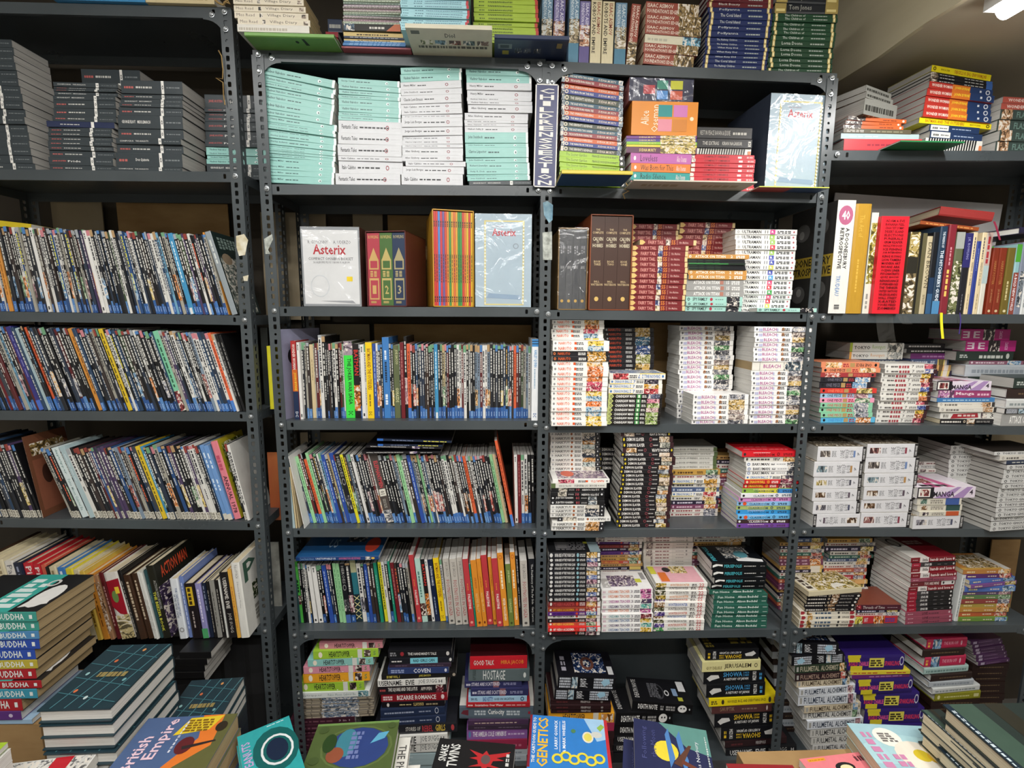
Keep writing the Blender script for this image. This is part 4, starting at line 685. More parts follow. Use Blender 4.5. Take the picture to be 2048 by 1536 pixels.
# right bookcase top, lettered row
WW = S('ww', 'red and navy comic with white and yellow capitals', 'b8342c', [R(.36, .64, 0, 1, 'd8742c'), R(.64, 1, 0, 1, '243a64'), T('WONDER WOMAN', .04, .36, .28, .74, 'f0e0d4'), T('JOHN BYRNE', .4, .63, .26, .76, 'f4d83c'), R(.79, .82, .35, .65, 'd0d4dc'), O(.92, .5, .035, .36, 'd0d4dc', .6)], 'g', 'graphic_novel')
BAT = S('bato', 'bright yellow comic with red-brown capitals', 'ead81c', [T('BATMAN AND THE OUTSIDERS', .08, .62, .22, .8, 'b05c1c'), T('MIKE W BARR', .7, .85, .35, .65, '8c7418'), O(.95, .5, .025, .32, '5c4c14', .5)], 'g', 'graphic_novel', cv='d8cc34')
S('batdark', 'dark comic collection with blue end', '1c1c20', [A(0, .12, 0, 1, '7c6c5c'), D(.15, .38, .35, .65, 'd0d0cc', 5), D(.55, .85, .35, .65, 'd0d0cc', 5), R(.9, 1, 0, 1, '3c64a8')], 'g', 'graphic_novel')
S('gift', 'navy novel with white sticker label', '24385c', [R(.02, .38, .1, .9, 'dcdcd8'), D(.06, .16, .3, .7, '3c3c3c', 3), D(.2, .36, .4, .6, '5c5c5c', 4), D(.45, .85, .4, .6, 'a0b0c8', 6)], 'g')
S('zebra', 'white book with black zebra stripes', 'dcdad2', [G([(u, 0), (u+.022, 0), (u+.04, 1), (u+.012, 1)], '1c1c1e') for u in [.04+.045*i for i in range(19)]]+[R(.94, .99, 0, .6, 'd87c4c')], 'g')
S('greenu', 'dark green comic jutting over the shelf', '1c6c3c', [], 'w', 'graphic_novel', bk=[R(0, 1, 0, .04, '48a464')])
S('wworn', 'salmon comic with white capitals', 'b05448', [T('WONDER WOMAN', .08, .6, .25, .75, 'f0e0d8')], 'g', 'graphic_novel', cv='8c8c90', fr=[D(.05, .5, .3, .8, '2c3038', 5, 4)])
S('flash', 'grey-green comic with faded capitals', '3c4a46', [A(.02, .18, 0, 1, 'b8906c'), T('FLASH', .24, .46, .2, .8, '6c8880'), O(.62, .5, .08, .42, 'b8685c'), T('C', .58, .66, .25, .75, '3c3c40')], 'g', 'graphic_novel')
S('silverc', 'grey comic collection seen from page edges', '8c8c86', [D(.04, .9, .25, .75, '3c3c38', 10)], 'g', 'graphic_novel', cv='5c5448', bk=[A(.0, 1, .0, .6, '7c4c34')])
S('orangec', 'orange comic with dark corner picture', 'd0602c', [A(0, .3, 0, 1, '3c2c28'), D(.6, .85, .35, .65, '7c3418', 4), O(.95, .5, .02, .3, 'f0e0d0')], 'g', 'graphic_novel')
S('drabc', 'drab brown comic with worn spine', '5c5442', [D(.05, .3, .2, .8, 'a8a49c', 3, 2), D(.4, .9, .3, .7, '8c8870', 6)], 'g', 'graphic_novel')
S('palec', 'pale grey comic with smooth spine', 'a8bcc0', [D(.1, .5, .4, .6, 'c8d4d8', 4)], 'g', 'graphic_novel')
S('redc', 'red comic jutting over the shelf', 'c23c44', [D(.3, .6, .4, .6, '94283a', 5)], 'g', 'graphic_novel', bk=[R(0, 1, 0, 1, '7c2c3c'), O(.2, .3, .02, .08, 'b88088')])
# boxes on second shelf etc. use custom builders; remaining upright novels
def nov(key, ds, sp, els, pg='c', hb=True, cv=None, bk=()): return S(key, ds, sp, els, pg, 'hardback_book', cv, (), bk, hb)
nov('doones', 'large white boxed volume with black lettering', 'd9d7d0', [O(.13, .5, .085, .4, 'b06080'), T('40', .09, .17, .28, .72, 'f0ece8', 90), T('A DOONESBURY', .24, .6, .56, .78, '2c2c2e'), T('RETROSPECTIVE', .24, .6, .26, .48, '2c2c2e'), T('TRUDEAU', .66, .84, .26, .5, '7c98c0'), D(.92, .96, .3, .7, '5c5c5c', 2)], 'w', False, 'd0d0cc',
    [R(0, 1, 0, 1, '3a3836'), R(.46, .66, 0, 1, 'c2a43c'), T('DOONESBURY', .475, .55, .05, .95, '2c2a24', 5), T('RETROSPECTIVE', .565, .64, .03, .97, '2c2a24', 5)]+[O(u, v, .085, .16, '6c6a68') for u, v in ((.2, .3), (.22, .7), (.78, .25), (.82, .7))]+[O(u, v, .04, .06, 'a4a29e') for u, v in ((.18, .28), (.24, .72), (.77, .27), (.8, .68))])
nov('goldbox', 'mustard gold cloth volume in maroon slipcase', 'b48a2c', [T('The Art of', .1, .3, .3, .6, 'd0a848', 0, False), D(.5, .8, .4, .55, 'd0a848', 8)], cv='4c2428')
nov('olivew', 'white and olive illustrated spine', 'd4d2c4', [A(.1, .7, .1, .95, '9c9040'), D(.8, .95, .3, .7, '8c8c84', 2)], 'w', False)
nov('whitered', 'white lettered red thin volume', '9c2834', [T('THE BEST OF OSAMU TEZUKA', .05, .55, .2, .8, 'e8e0d8'), R(.72, .76, .3, .7, 'e8d8d0')], 'w', False)
WORDS = 'ADAM & EVE,BANANA PEEL,CRASH TEST DUMMY,DESERT ISLAND,ELECTIONS,FUNERALS,GRIM REAPER,HOLLYWOOD,ICE FISHING,JOB INTERVIEWS,KING KONG,LION TAMERS,MODERN ART,NOAHS ARK,OCEAN LINER,PSYCHIATRISTS,QUIZ SHOW,RENAISSANCE,SUPERHEROES,THE THINKER,UNITED NATIONS,VIRGIN ISLANDS,WALL STREET,X-RATED,YOURE FIRED,ZOMBIES'.split(',')
nov('adam', 'broad bright red spine covered in capital lettering', 'd62230', [T(w, .035+.0358*i, .035+.0358*i+.025, .16, .84, '5a0c14', 90) for i, w in enumerate(WORDS)], 'w', False)
nov('camo', 'patterned brown novel with dark middle band', '6c5f48', [A(0, .3, 0, 1, 'a89458'), R(.3, .5, 0, 1, '28261f'), A(.5, 1, 0, 1, '7c6c4c')])
nov('oliveb', 'olive and black novel without lettering', '5c563c', [R(0, 1, 0, .3, '1c1b18')])
nov('danb', 'cream novel with large dark capitals', 'b8ab8c', [T('DAN BROWN', .08, .66, .25, .9, '3c342a', 0, False), D(.75, .88, .3, .7, '7c7058', 3, 2)])
nov('blkblue', 'black novel fading to blue foot', '15171c', [R(.55, .75, 0, 1, '1d3350'), R(.75, 1, 0, 1, '34587c')])
nov('hitch', 'dark blue novel with white capitals', '20364c', [T('THE MAKING OF', .06, .24, .35, .7, 'c8d0d8'), T("THE HITCHHIKER'S GUIDE", .27, .85, .3, .75, 'e0e8f0'), R(.85, 1, 0, 1, '4c84b0')])
nov('maroonn', 'maroon novel with golden and white lettering', '7c2430', [D(.25, .45, .4, .65, 'c89098', 5), D(.5, .8, .3, .7, 'e0c060', 5)])
nov('meadow', 'misty green landscape novel', '5c6248', [R(0, .2, 0, 1, '9ca09a'), A(.35, 1, 0, 1, '6c7048')])
nov('rowl', 'indigo and black novel with pale lettering', '1c1b22', [R(0, .42, 0, 1, '2c2a64'), T('J.K. ROWLING', .05, .32, .3, .7, '9c9cc8', 0, False), D(.75, .95, .45, .6, '6c6c74', 5)])
nov('uswar', 'cream novel with dark blue lettering', 'd4c19c', [D(.06, .32, .35, .65, '3c3a4c', 7), T('WENT TO WAR', .36, .65, .3, .7, '3c3a4c', 0, False), D(.75, .95, .4, .6, '8c7c5c', 4)])
nov('blueuni', 'royal blue novel with fine lettering', '2a3a84', [D(.1, .4, .4, .6, '7c8cc0', 8)])
nov('redwhite', 'white novel with red lettered top', 'd0ccc0', [R(0, .4, 0, 1, 'b8a098'), D(.05, .4, .2, .8, 'a42c34', 4), R(.4, .62, 0, 1, 'a8b8b8')])
nov('potter', 'red-brown novel with tall gilt capitals', '7c2c18', [T('HARRY POTTER', .2, .55, .35, .7, 'b07c44', 0, False), T('J.K. ROWLING', .62, .82, .35, .65, 'c89c6c', 0, False), O(.95, .5, .02, .2, 'd0b890')])
nov('oliveg', 'olive novel with pale lettering', '6c5c24', [D(.5, .8, .35, .65, 'c8bc8c', 6), O(.95, .5, .02, .2, 'd8cca0')])
nov('newworld', 'colourful novel with red capitals', '8cb4b8', [R(0, .25, 0, 1, '4c9c34'), R(.4, 1, 0, 1, '8c4438'), T('A BOLD NEW WORLD', .42, .95, .25, .75, 'e8e0e4')])
nov('greyblue', 'grey-blue mottled hardback spine', '7c8494', [A(.4, .9, .2, .8, '6c747c')])
nov('redcloth', 'red cloth hardback lying on the upright novels', '8c2c2a', [], 'c'); nov('navycloth', 'dark navy hardback lying on the upright novels', '25233e', [D(.1, .9, .4, .6, '5c5a84', 6)], 'w')
nov('orangeold', 'worn orange paperback lying under red hardback', '8c4420', [D(.1, .9, .3, .7, 'c8884c', 9)], 'c', False)
# comics: random thin spines with block print
def comic(key, rnd, foot, kindname):
    c, ds = rnd.choice([('131316', 'black')]*13+[('202228', 'charcoal')]*6+[('d6d4ce', 'white')]*5+[('352c2a', 'dark brown')]*2+[('5c2426', 'dark red'), ('2c4c7c', 'blue'), ('28405c', 'slate blue'), ('7c8c9c', 'grey'), ('a09c90', 'stone'), ('3a3e46', 'steel grey'), ('3c4c34', 'dark green'), ('2a3444', 'ink blue'), ('b8a880', 'cream'), ('3c2c24', 'brown'), ('6c9cb8', 'light blue'), ('4c3c5c', 'purple')])
    dark = sum(C(c)[:3]) < .7; tc = 'cfcdc6' if dark else '34343a'
    if dark and rnd.random() < .1: tc = rnd.choice(['d8d04c', 'd86040', '7cb0d0', 'c8a058'])
    e = []; u = rnd.uniform(.03, .1)
    hc = rnd.choice([None, '4c7cb4', 'c88088', '6c9c78', 'a0a4a8', '8c3c34', 'b09068', None])
    if hc: e.append(R(0, u, 0, 1, hc)); u += .01
    if rnd.random() < .22: e.append(A(rnd.uniform(.5, .62), .83, 0, 1, rnd.choice(ARTC)))
    end = .84 if foot else .93
    b = rnd.uniform(.35, .52); e.append(D(u+.01, b, .22, .8, tc, rnd.randint(6, 10), 1, rnd.randint(0, 999)))
    e.append(D(b+.06, rnd.uniform(b+.12, end-.05), .3, .72, tc, rnd.randint(4, 8), 1, rnd.randint(0, 999)))
    if foot == 'b': e += [R(rnd.choice([.83, .85, .86, .875, .9]), 1, 0, 1, rnd.choice(['34609e', '4270b0', '2d5490', '5682b8', '2a4c86'])), D(.91, .97, .3, .7, '9cb4d4', 3)]
    if foot == 'w': e += [R(.90, 1, 0, 1, 'cfcabc'), D(.91, .99, .2, .8, '6c675c', 2, 2)]
    d = {'b': 'blue foot', 'w': 'pale foot label', '': 'block lettering'}[foot]
    S(key, f'{ds} comic with {d}', c, e, 'g', kindname)
rc = random.Random(11); CB, CN, CW, GB, GN = [], [], [], [], []
for i in range(46): comic(f'cmb{i}', rc, 'b', 'comic_book'); CB.append(f'cmb{i}')
for i in range(20): comic(f'cmn{i}', rc, '', 'comic_book'); CN.append(f'cmn{i}')
for i in range(30): comic(f'cmw{i}', rc, 'w', 'comic_annual'); CW.append(f'cmw{i}')
for i in range(46): comic(f'gnb{i}', rc, 'b', 'graphic_novel'); GB.append(f'gnb{i}')
for i in range(22): comic(f'gnn{i}', rc, '', 'graphic_novel'); GN.append(f'gnn{i}')
def gn(key, ds, sp, els, pg='g', kind='graphic_novel', **k): return S(key, ds, sp, els, pg, kind, **k)
gn('wwu', 'red, orange and navy comic with white capitals', 'a82c2c', [R(.36, .64, 0, 1, 'c86424'), R(.64, 1, 0, 1, '1c2c4c'), T('WONDER WOMAN', .04, .36, .25, .8, 'e8d8d0'), T('JOHN BYRNE', .4, .63, .25, .8, 'e8c83c'), T('DC', .9, .97, .25, .75, 'd0d4dc')])
gn('joker', 'neon green comic with black capitals', '3cd848', [A(0, .18, 0, 1, '9a8a94'), T('THE JOKER WAR SAGA', .22, .82, .22, .78, '14301a'), T('DC', .91, .96, .25, .75, '14301a')], cv='28301c')
gn('bato2', 'golden yellow comic with brown capitals', 'ecc81c', [T('BATMAN AND THE OUTSIDERS', .08, .62, .22, .8, '8c4a18'), D(.68, .85, .35, .65, '8c6c18', 4), T('DC', .91, .96, .2, .7, '6c4c14')])
gn('bluetall', 'tall cobalt blue comic with white bars', '3c78b8', [D(.16, .28, .3, .7, 'd8e4f0', 4), D(.3, .55, .3, .7, '16283c', 8), D(.7, .84, .25, .75, 'd8e4f0', 4)])
gn('gorazde', 'olive comic with pale tall capitals', '5c6444', [T('JOE SACCO', .06, .26, .25, .8, 'c8c898'), T('GORAZDE', .58, .78, .25, .8, 'c8c898')])
gn('harley', 'white comic with blue striped head', 'e4e6e8', [R(0, .09, 0, 1, '3c84c0'), R(.02, .03, 0, 1, '16283c'), R(.05, .06, 0, 1, '16283c'), T('HARLEY QUINN', .13, .34, .25, .8, '4c94c8'), D(.36, .6, .35, .65, '9cb4c8', 8), T('DC', .91, .96, .25, .75, '3c64a0')])
gn('creamc', 'cream comic with plain spine', 'cfbc94', [D(.2, .5, .4, .6, '8c7c58', 6)]); gn('bluec', 'light blue comic with white foot', '3f8cb8', [D(.1, .6, .35, .7, 'd0e4ec', 8), R(.92, 1, .2, .8, 'd8d8d8')])
gn('orangecc', 'orange comic with small dark print', 'd8603a', [D(.1, .7, .35, .65, '5c2418', 9), R(.86, 1, 0, 1, '4a7cc4')]); gn('maroonc', 'maroon comic with faint print', '6c1c24', [D(.1, .6, .3, .7, 'a86c68', 8)])
gn('lavender', 'mottled lavender album showing its cover', '8c8ca4', [], 'w', fr=[O(.3, .3, .09, .12, '1c1c22'), O(.62, .5, .16, .08, '6c6c68'), A(.02, .98, .02, .98, '8c8ca4')][:2])
gn('elephant', 'thick brown comic with red capitals', '4c4440', [T('ELEPHANTMEN', .12, .5, .3, .8, 'c8444c'), R(.52, .62, .1, .9, 'd8d4c8'), T('01', .545, .595, .25, .75, '3c3834'), D(.66, .8, .3, .7, '8c8880', 4, 2), A(.82, 1, 0, 1, '8c8c90')])
gn('yellowc', 'yellow comic with thin dark print', 'd8d02c', [D(.04, .8, .3, .7, '3c3a18', 16)]); gn('greenc', 'mint green comic with faint print', '94c894', [D(.1, .8, .35, .65, '4c7c54', 10)])
gn('whitec', 'plain white comic with dark foot mark', 'dedcd8', [R(.93, .97, .3, .7, '2c2c2c'), D(.03, .1, .3, .7, '2c2c2c', 2)]); gn('bluedk', 'deep blue comic with small print', '2c4c9c', [D(.1, .7, .35, .65, 'a8b8d8', 8)])
gn('heroes', 'black comic with spaced silver capitals', '1a1b20', [T('HEROES', .04, .33, .25, .8, 'a8a8a4', 0, False), O(.4, .5, .05, .35, '8c8c8a', .7), A(.6, .8, 0, 1, '5c5c60'), R(.86, 1, 0, 1, '4464a0')])
gn('tealtri', 'teal comic with cream lattice foot', '2c6c78', [R(0, .2, 0, 1, 'a8a884'), R(.55, 1, 0, 1, '1c2c34')]+[G([(.57+.1*i, 0), (.585+.1*i, 0), (.66+.1*i, 1), (.645+.1*i, 1)], 'd0c890') for i in range(4)]+[G([(.645+.1*i, 0), (.66+.1*i, 0), (.585+.1*i, 1), (.57+.1*i, 1)], 'd0c890') for i in range(4)])
gn('palestine', 'coral red comic with white capitals', 'b83a40', [D(.36, .46, .4, .6, 'e0903c', 3), T('PALESTINE', .52, .74, .3, .72, 'f0e8e0'), O(.94, .5, .02, .25, 'e8a08c')], 'w')
gn('mintapp', 'pale mint comic with cursive lettering', 'b0cfc4', [D(.2, .6, .3, .7, '4c7c74', 7), A(.7, .9, 0, 1, '5c3c34')], 'w'); gn('actionc', 'navy comic with white capitals', '14203c', [T('ACTION COMICS', .1, .42, .3, .72, 'd8dce4'), D(.6, .9, .35, .65, '8c98b0', 6)])
gn('gaza', 'stone grey comic with tall red capitals', 'b9b3aa', [T('JOE SACCO', .05, .27, .25, .75, '4c4844', 0, False), T('FOOTNOTES IN GAZA', .32, .87, .25, .75, 'a02c34', 0, False), O(.95, .5, .018, .22, '4c4844')], 'w')
gn('orangeg', 'orange comic with red-brown lettering', 'd8892c', [T('JOE SACCO', .26, .42, .3, .72, '9c3c1c'), T('NOTES FROM', .5, .78, .3, .72, 'e0c080'), O(.94, .5, .02, .22, '6c3018')], 'w')
gn('orangep', 'orange comic with white title and circle', 'dc8f30', [O(.06, .5, .028, .3, 'b0501c', .7), D(.24, .5, .3, .72, 'f0e0c0', 6), T('PETER WOLLEDEN', .62, .92, .3, .72, 'f0e8d8')], 'w')
gn('oliveg2', 'olive green comic with pale capitals', '6c7c3c', [T('JOE SACCO', .1, .3, .3, .75, 'd0d8a0'), T('GORAZDE', .55, .78, .3, .75, 'c0c888'), O(.95, .5, .018, .22, '3c441c')], 'w')
gn('suicide', 'black comic with white stacked capitals', '1c1d21', [T('SUICIDE SQUAD', .05, .4, .3, .75, 'e0dcd8'), T('GET JOKER!', .45, .75, .3, .72, 'd0ccc8')]); gn('farside', 'black comic with white serif lettering', '141416', [T('The PreHistory of The Far Side', .08, .68, .3, .72, 'e4e2de', 0, False), T('Gary Larson', .72, .95, .3, .72, 'e4e2de', 0, False)])
gn('batred', 'black comic with red capitals', '1a1618', [T('BATMAN', .08, .42, .2, .85, 'c8342c'), A(.55, .9, 0, 1, 'c87430')]); gn('greent', 'teal green comic with thin spine', '1f8468', [D(.2, .7, .4, .6, 'a8d4c0', 8)])
gn('greenneon', 'bright green comic with black blocks', '54b84c', [D(.3, .5, .2, .8, '1c2c1c', 3), A(.55, .7, 0, 1, '5c3030')])
gn('unstop', 'deep blue book lying flat with red circle', '1d3f74', [T('Yuval Noah Harari', .05, .22, .2, .8, '7c9cc0', 0, False), T('UNSTOPPABLE US', .24, .48, .25, .75, 'd8dce4'), T('HOW HUMANS TOOK OVER THE WORLD', .52, .78, .2, .8, 'd06c94'), O(.93, .5, .022, .3, 'd8b04c'), A(.84, .9, .1, .9, 'c8c4c0')], 'w', cv='24588c', fr=[O(.86, .4, .09, .26, 'e0503c'), A(.5, .75, .5, .95, '28405c'), T('US', .3, .42, .3, .6, '9cb8d0')])
gn('killing', 'black comic lying flat with white capitals', '17161a', [T('BATMAN: THE KILLING JOKE THE DELUXE EDITION', .06, .52, .25, .78, 'dcdad6'), A(.6, .7, 0, 1, '7c6c8c'), D(.74, .9, .35, .65, 'b8b6b4', 4)])
gn('darkflat', 'dark blue album lying flat on the comics', '152238', [R(0, .08, 0, 1, '2c64b4'), D(.2, .5, .35, .65, '8c98b8', 6), D(.62, .95, .25, .75, 'd0c84c', 6)], cv='101018')
# annual row
for k, ds, c, els in [('yela', 'straw yellow annual with brown lettering', 'cfae4c', [D(.1, .8, .3, .7, '6c4c18', 9)]), ('tana', 'tan annual with dark flecks', '9c7454', [A(.1, .9, 0, 1, 'a8805c')]), ('dkreda', 'dark red annual with worn spine', '5c1c20', [D(.2, .8, .3, .7, 'b89088', 8)]), ('redart', 'thick white annual with red painted spine', 'd8d4cc', [G([(.12, .05), (.5, 0), (.62, .4), (.66, .9), (.1, .95)], '9c1c2c'), O(.36, .4, .09, .22, '6c8c4c'), T('1', .22, .32, .5, .8, 'e8c83c', 90), A(.64, 1, 0, 1, 'b8a878')]),
                       ('blacka', 'black annual with fine lettering', '1c1a1a', [D(.15, .9, .35, .65, '9c9890', 12)]), ('browna', 'brown annual with pale lettering', '3c281c', [D(.1, .7, .3, .72, 'c0b098', 9)]), ('whitea', 'thin white annual with grey spine', 'd8d8d2', [D(.4, .9, .4, .6, '8c8c88', 6)]), ('teala', 'thin teal annual with plain spine', '2c4c50', [D(.2, .5, .4, .6, '7c9c9c', 4)]),
                       ('beezer', 'dark annual with yellow-green capitals', '1f2019', [T('ACTION MAN ANNUAL', .2, .6, .52, .85, '9c9c98'), T('THE BEEZER BOOK', .35, .9, .15, .48, 'd0d048')]), ('usa', 'white paperback annual with blue capitals', 'd8dce0', [T('THE CARTOON HISTORY', .15, .62, .5, .75, '2c4c84'), T('OF THE UNITED STATES', .25, .65, .2, .45, '2c3c5c'), O(.85, .5, .04, .3, '8c8c8c', .6)]), ('bluea', 'periwinkle blue annual with pale print', '6c80b8', [D(.1, .85, .35, .65, 'c8d0e8', 8)]),
                       ('garf', 'black annual with yellow title block', '1c1518', [R(.06, .4, .2, .8, 'd0b02c'), D(.08, .38, .3, .7, '3c2c10', 3), D(.5, .8, .4, .6, 'a89c98', 5)]), ('violeta', 'lavender annual with green foot', '8c88b8', [D(.1, .7, .35, .65, 'dcd8ec', 8), R(.82, 1, 0, 1, '4c9c64')]), ('greya', 'grey annual with narrow spine', '8c8a84', [D(.2, .8, .4, .6, '4c4a46', 7)]), ('bunty', 'yellow-orange annual with red lettering', 'd8a444', [T('BUNTY FOR GIRLS 1996', .25, .85, .3, .75, 'b0502c', 0, False)]),
                       ('punch', 'large white annual showing its cover', 'd9d7d0', [T('Pick of PUNCH', .03, .2, .35, .7, '6c6a66', 0, False), T('Edited by David Thomas', .25, .6, .38, .62, '8c8a86', 0, False)]), ('cream1', 'cream annual with script lettering', 'cfc4a4', [D(.05, .3, .3, .75, '8c7c5c', 3)]), ('white1', 'white annual with grey script', 'd4d0c8', [T('Paul', .05, .25, .25, .8, '6c6a70', 0, False)]), ('navy1', 'navy annual with small lettering', '1c2438', [D(.05, .5, .35, .65, '8c94ac', 5)]),
                       ('red1', 'bright red annual with white script', 'b82430', [T('Pink', .04, .3, .25, .85, 'ecdcd8')]), ('coral1', 'coral annual with plain head', 'c85c48', [D(.3, .8, .4, .6, 'e8b0a0', 5)]), ('blue1a', 'sky blue annual with white script', '3f78b8', [D(.05, .3, .3, .7, 'e0e8f0', 3)]), ('yellow1', 'lemon yellow annual with plain head', 'd8c83c', [D(.3, .8, .4, .6, '8c7c18', 5)]), ('amber1', 'amber annual with plain head', 'd08a34', [D(.3, .8, .4, .6, '6c3c10', 5)])]:
    S(k, ds, c, els, 'c', 'comic_annual', hb=True)
STY['punch']['fr'] = [T('P', .05, .32, .1, .5, '3c5c4c', 90), A(.4, .62, .3, .62, '3c4c24'), D(.7, .9, .3, .7, '8c8880', 3, 2)]
STY['beezer']['fr'] = [A(.3, 1, 0, 1, '4c3c5c'), T('ACTION MAN', .06, .22, .12, .8, 'd04c2c', 90)]
gn('daytw', 'white comic album with pale spaced lettering', 'd0dcdc', [T('daytripper', .02, .38, .3, .7, '6c8c8c'), T('Fabio Moon Gabriel Ba', .45, .9, .3, .7, '8ca4a4')], kind='comic_annual'); gn('yelannual', 'sunny yellow album with dark lettering', 'd8b82c', [D(.05, .9, .3, .7, '5c4c14', 12)], kind='comic_annual')
gn('bluepair', 'cornflower blue album with pale lettering', '6c94c8', [D(.1, .3, .3, .7, 'd8e4f0', 2), D(.45, .6, .3, .7, 'd8e4f0', 2), R(.92, 1, 0, 1, 'cfcabc')], kind='comic_annual'); gn('annual78', 'thick pink annual with dark capitals', 'd87c88', [T('ANNUAL 1978', .44, .92, .25, .8, '3c1c28'), D(.18, .38, .2, .8, 'b84c64', 4)], kind='comic_annual', hb=True, cv='b8a020')
STY['annual78']['fr'] = [R(.0, 1, 0, 1, 'b0a024'), A(.05, .9, .1, .9, '8c9430')]
gn('browncov', 'brown album turned to show its cover', '5c3c2c', [R(.9, 1, 0, 1, 'c8c0b0'), D(.1, .5, .3, .7, '8c7464', 5)], kind='comic_annual', cv='6c4430'); STY['browncov']['fr'] = [A(.1, .25, .1, .9, '8c7444'), R(.3, .92, .08, .92, '84503c'), O(.5, .35, .12, .12, '3c241c'), O(.55, .6, .16, .12, '3c241c')]
gn('purplealb', 'indigo comic with plain spine', '37347c', [D(.1, .6, .4, .6, '8c8cc0', 5), R(.88, 1, 0, 1, '4a6cc4')], kind='comic_book'); gn('orangealb', 'orange comic with brown print', 'd08c3c', [D(.1, .8, .4, .65, '7c4a18', 8)], kind='comic_book'); gn('minta', 'mint comic with pale green spine', '7cc09c', [D(.1, .7, .3, .7, '2c5c44', 8), A(.75, 1, 0, 1, '8c3c40')], kind='comic_book')
gn('tealcov', 'grey comic showing dark teal painted cover', '8c9498', [D(.1, .4, .3, .7, 'c8ccc8', 4)], 'w', kind='comic_book', cv='20302e'); STY['tealcov']['fr'] = [D(.06, .2, .15, .85, '8ca098', 3, 6), A(.3, .98, .05, .9, '8c948c'), O(.32, .3, .07, .18, 'a08c74')]

def squeeze(k, els):
    out = []
    for e in els:
        e = list(e)
        if e[0] in 'ratd':
            i = 4 if e[0] == 't' else 3; e[i] *= k; e[i+1] *= k
        elif e[0] == 'o': e[2] *= k; e[4] *= k
        elif e[0] == 'p': e[1] = [(u, v*k) for u, v in e[1]]
        out.append(tuple(e))
    return out
for k_, f_ in (('diol', .4), ('navybar', .3), ('greenbook', .3)): STY[k_]['bk'] = squeeze(f_, STY[k_]['bk'])
STY['goodtalk']['cv'] = '3c1014'  # cover colour darkened to hold the shade of the shelf above
# ------------------------------------------------------------------ books on their shelves
vA1, vB1, vC1, vD1 = (0, 0, 3.938), (480, 0, 3.938), (900, 0, 3.938), (1380, 0, 3.066)
vA2, vB2, vB3, vC2, vC3, vD2, vD3 = (0, 360, 3.071), (520, 370, 3.471), (520, 630, 3.471), (1080, 370, 3.531), (1080, 620, 3.531), (1600, 370, 4.571), (1600, 620, 4.571)
vA4, vB4, vC4, vD4 = (0, 840, 3.657), (540, 840, 3.593), (1080, 850, 3.793), (1580, 850, 4.376)
vA5, vB5, vC5, vD5 = (0, 1050, 3.161), (540, 1060, 3.593), (1080, 1060, 3.793), (1540, 1060, 4.031)
vB6, vC6, vD6, vA6 = (560, 1260, 3.724), (1060, 1260, 3.793), (1540, 1250, 4.031), (0, 1240, 3.657)
SRC = (0, 0, 1.0)
SHELF['T6'] = SHELF['U6'] = SHELF['V6'] = (Vector((-1, 0, ZR)), Vector((1, 0, ZR)))
for nm, xa, xb in (('T6', Xz(*ML, .1)+.003, Xz(*MC, .1)+.01), ('U6', Xz(*MC, .1)+.012, Xz(*MR, .1)-.003), ('V6', Xz(*MR, .1), XR4-.003)): put(UMID, make_shelf(UMID, nm, xa, xb, ZR, ZR))
def bounds(ys, xl0, xr0, xl1, xr1, keys, jx=3):
    n = len(ys); out = []
    for i, y in enumerate(ys):
        t = i/max(1, n-1); j = random.uniform(-jx, jx); out.append((y, lerp(xl0, xl1, t)+j, lerp(xr0, xr1, t)+j, keys[i] if isinstance(keys, list) and len(keys) == n else keys[i % len(keys)]))
    return out
# --- left bookcase, top row of black classics
g = 'black classics on the top shelf'
stack(vA1, 'S1', .02, .129, 'stack nearest the left edge', g, ystack(17, 302, 1335, -395, 88, -240, 265, CL, 6), 1335)
stack(vA1, 'S1', .012, .129, 'second classics stack', g, bounds([655, 690, 706, 722, 752, 787, 850, 914], 425, 925, 412, 905, ['classic1', 'classic4', 'classic4', 'classic0', 'classic0', 'classic5', 'classic4', 'classic4'])+[(958, 372, 895, 'classicnavy')]+bounds([1005, 1042, 1076, 1114, 1150, 1186, 1238, 1302], 380, 885, 388, 895, ['classic5']*6+['classic3', 'classic4']), 1343)
stack(vA1, 'S1', .012, .129, 'third classics stack', g, bounds([640, 742, 780, 815, 846, 910, 1012, 1088, 1135, 1200, 1312], 960, 1440, 905, 1435, ['classic4', 'classic5', 'classic0', 'classic4', 'classic5', 'classic0', 'classic4', 'classic1', 'classic5', 'classic2', 'classic1']), 1345)
stack(vA1, 'S1', .165, .129, 'dim pile behind second stack', g, ystack(8, 545, 1345, 640, 1100, 640, 1110, CL, 8), 1345, keep=2)
stack(vA1, 'S1', .10, .129, 'pile partly hidden by post', g, bounds([745, 845, 875, 905, 940, 1005, 1070, 1120, 1155, 1180, 1205, 1240, 1295], 1610, 2120, 1625, 2120, ['classic3', 'classic3', 'classic3', 'classic3', 'classic3', 'classic3', 'classic3', 'nab', 'nab', 'nab', 'nab', 'classic0', 'classic3']), 1350)
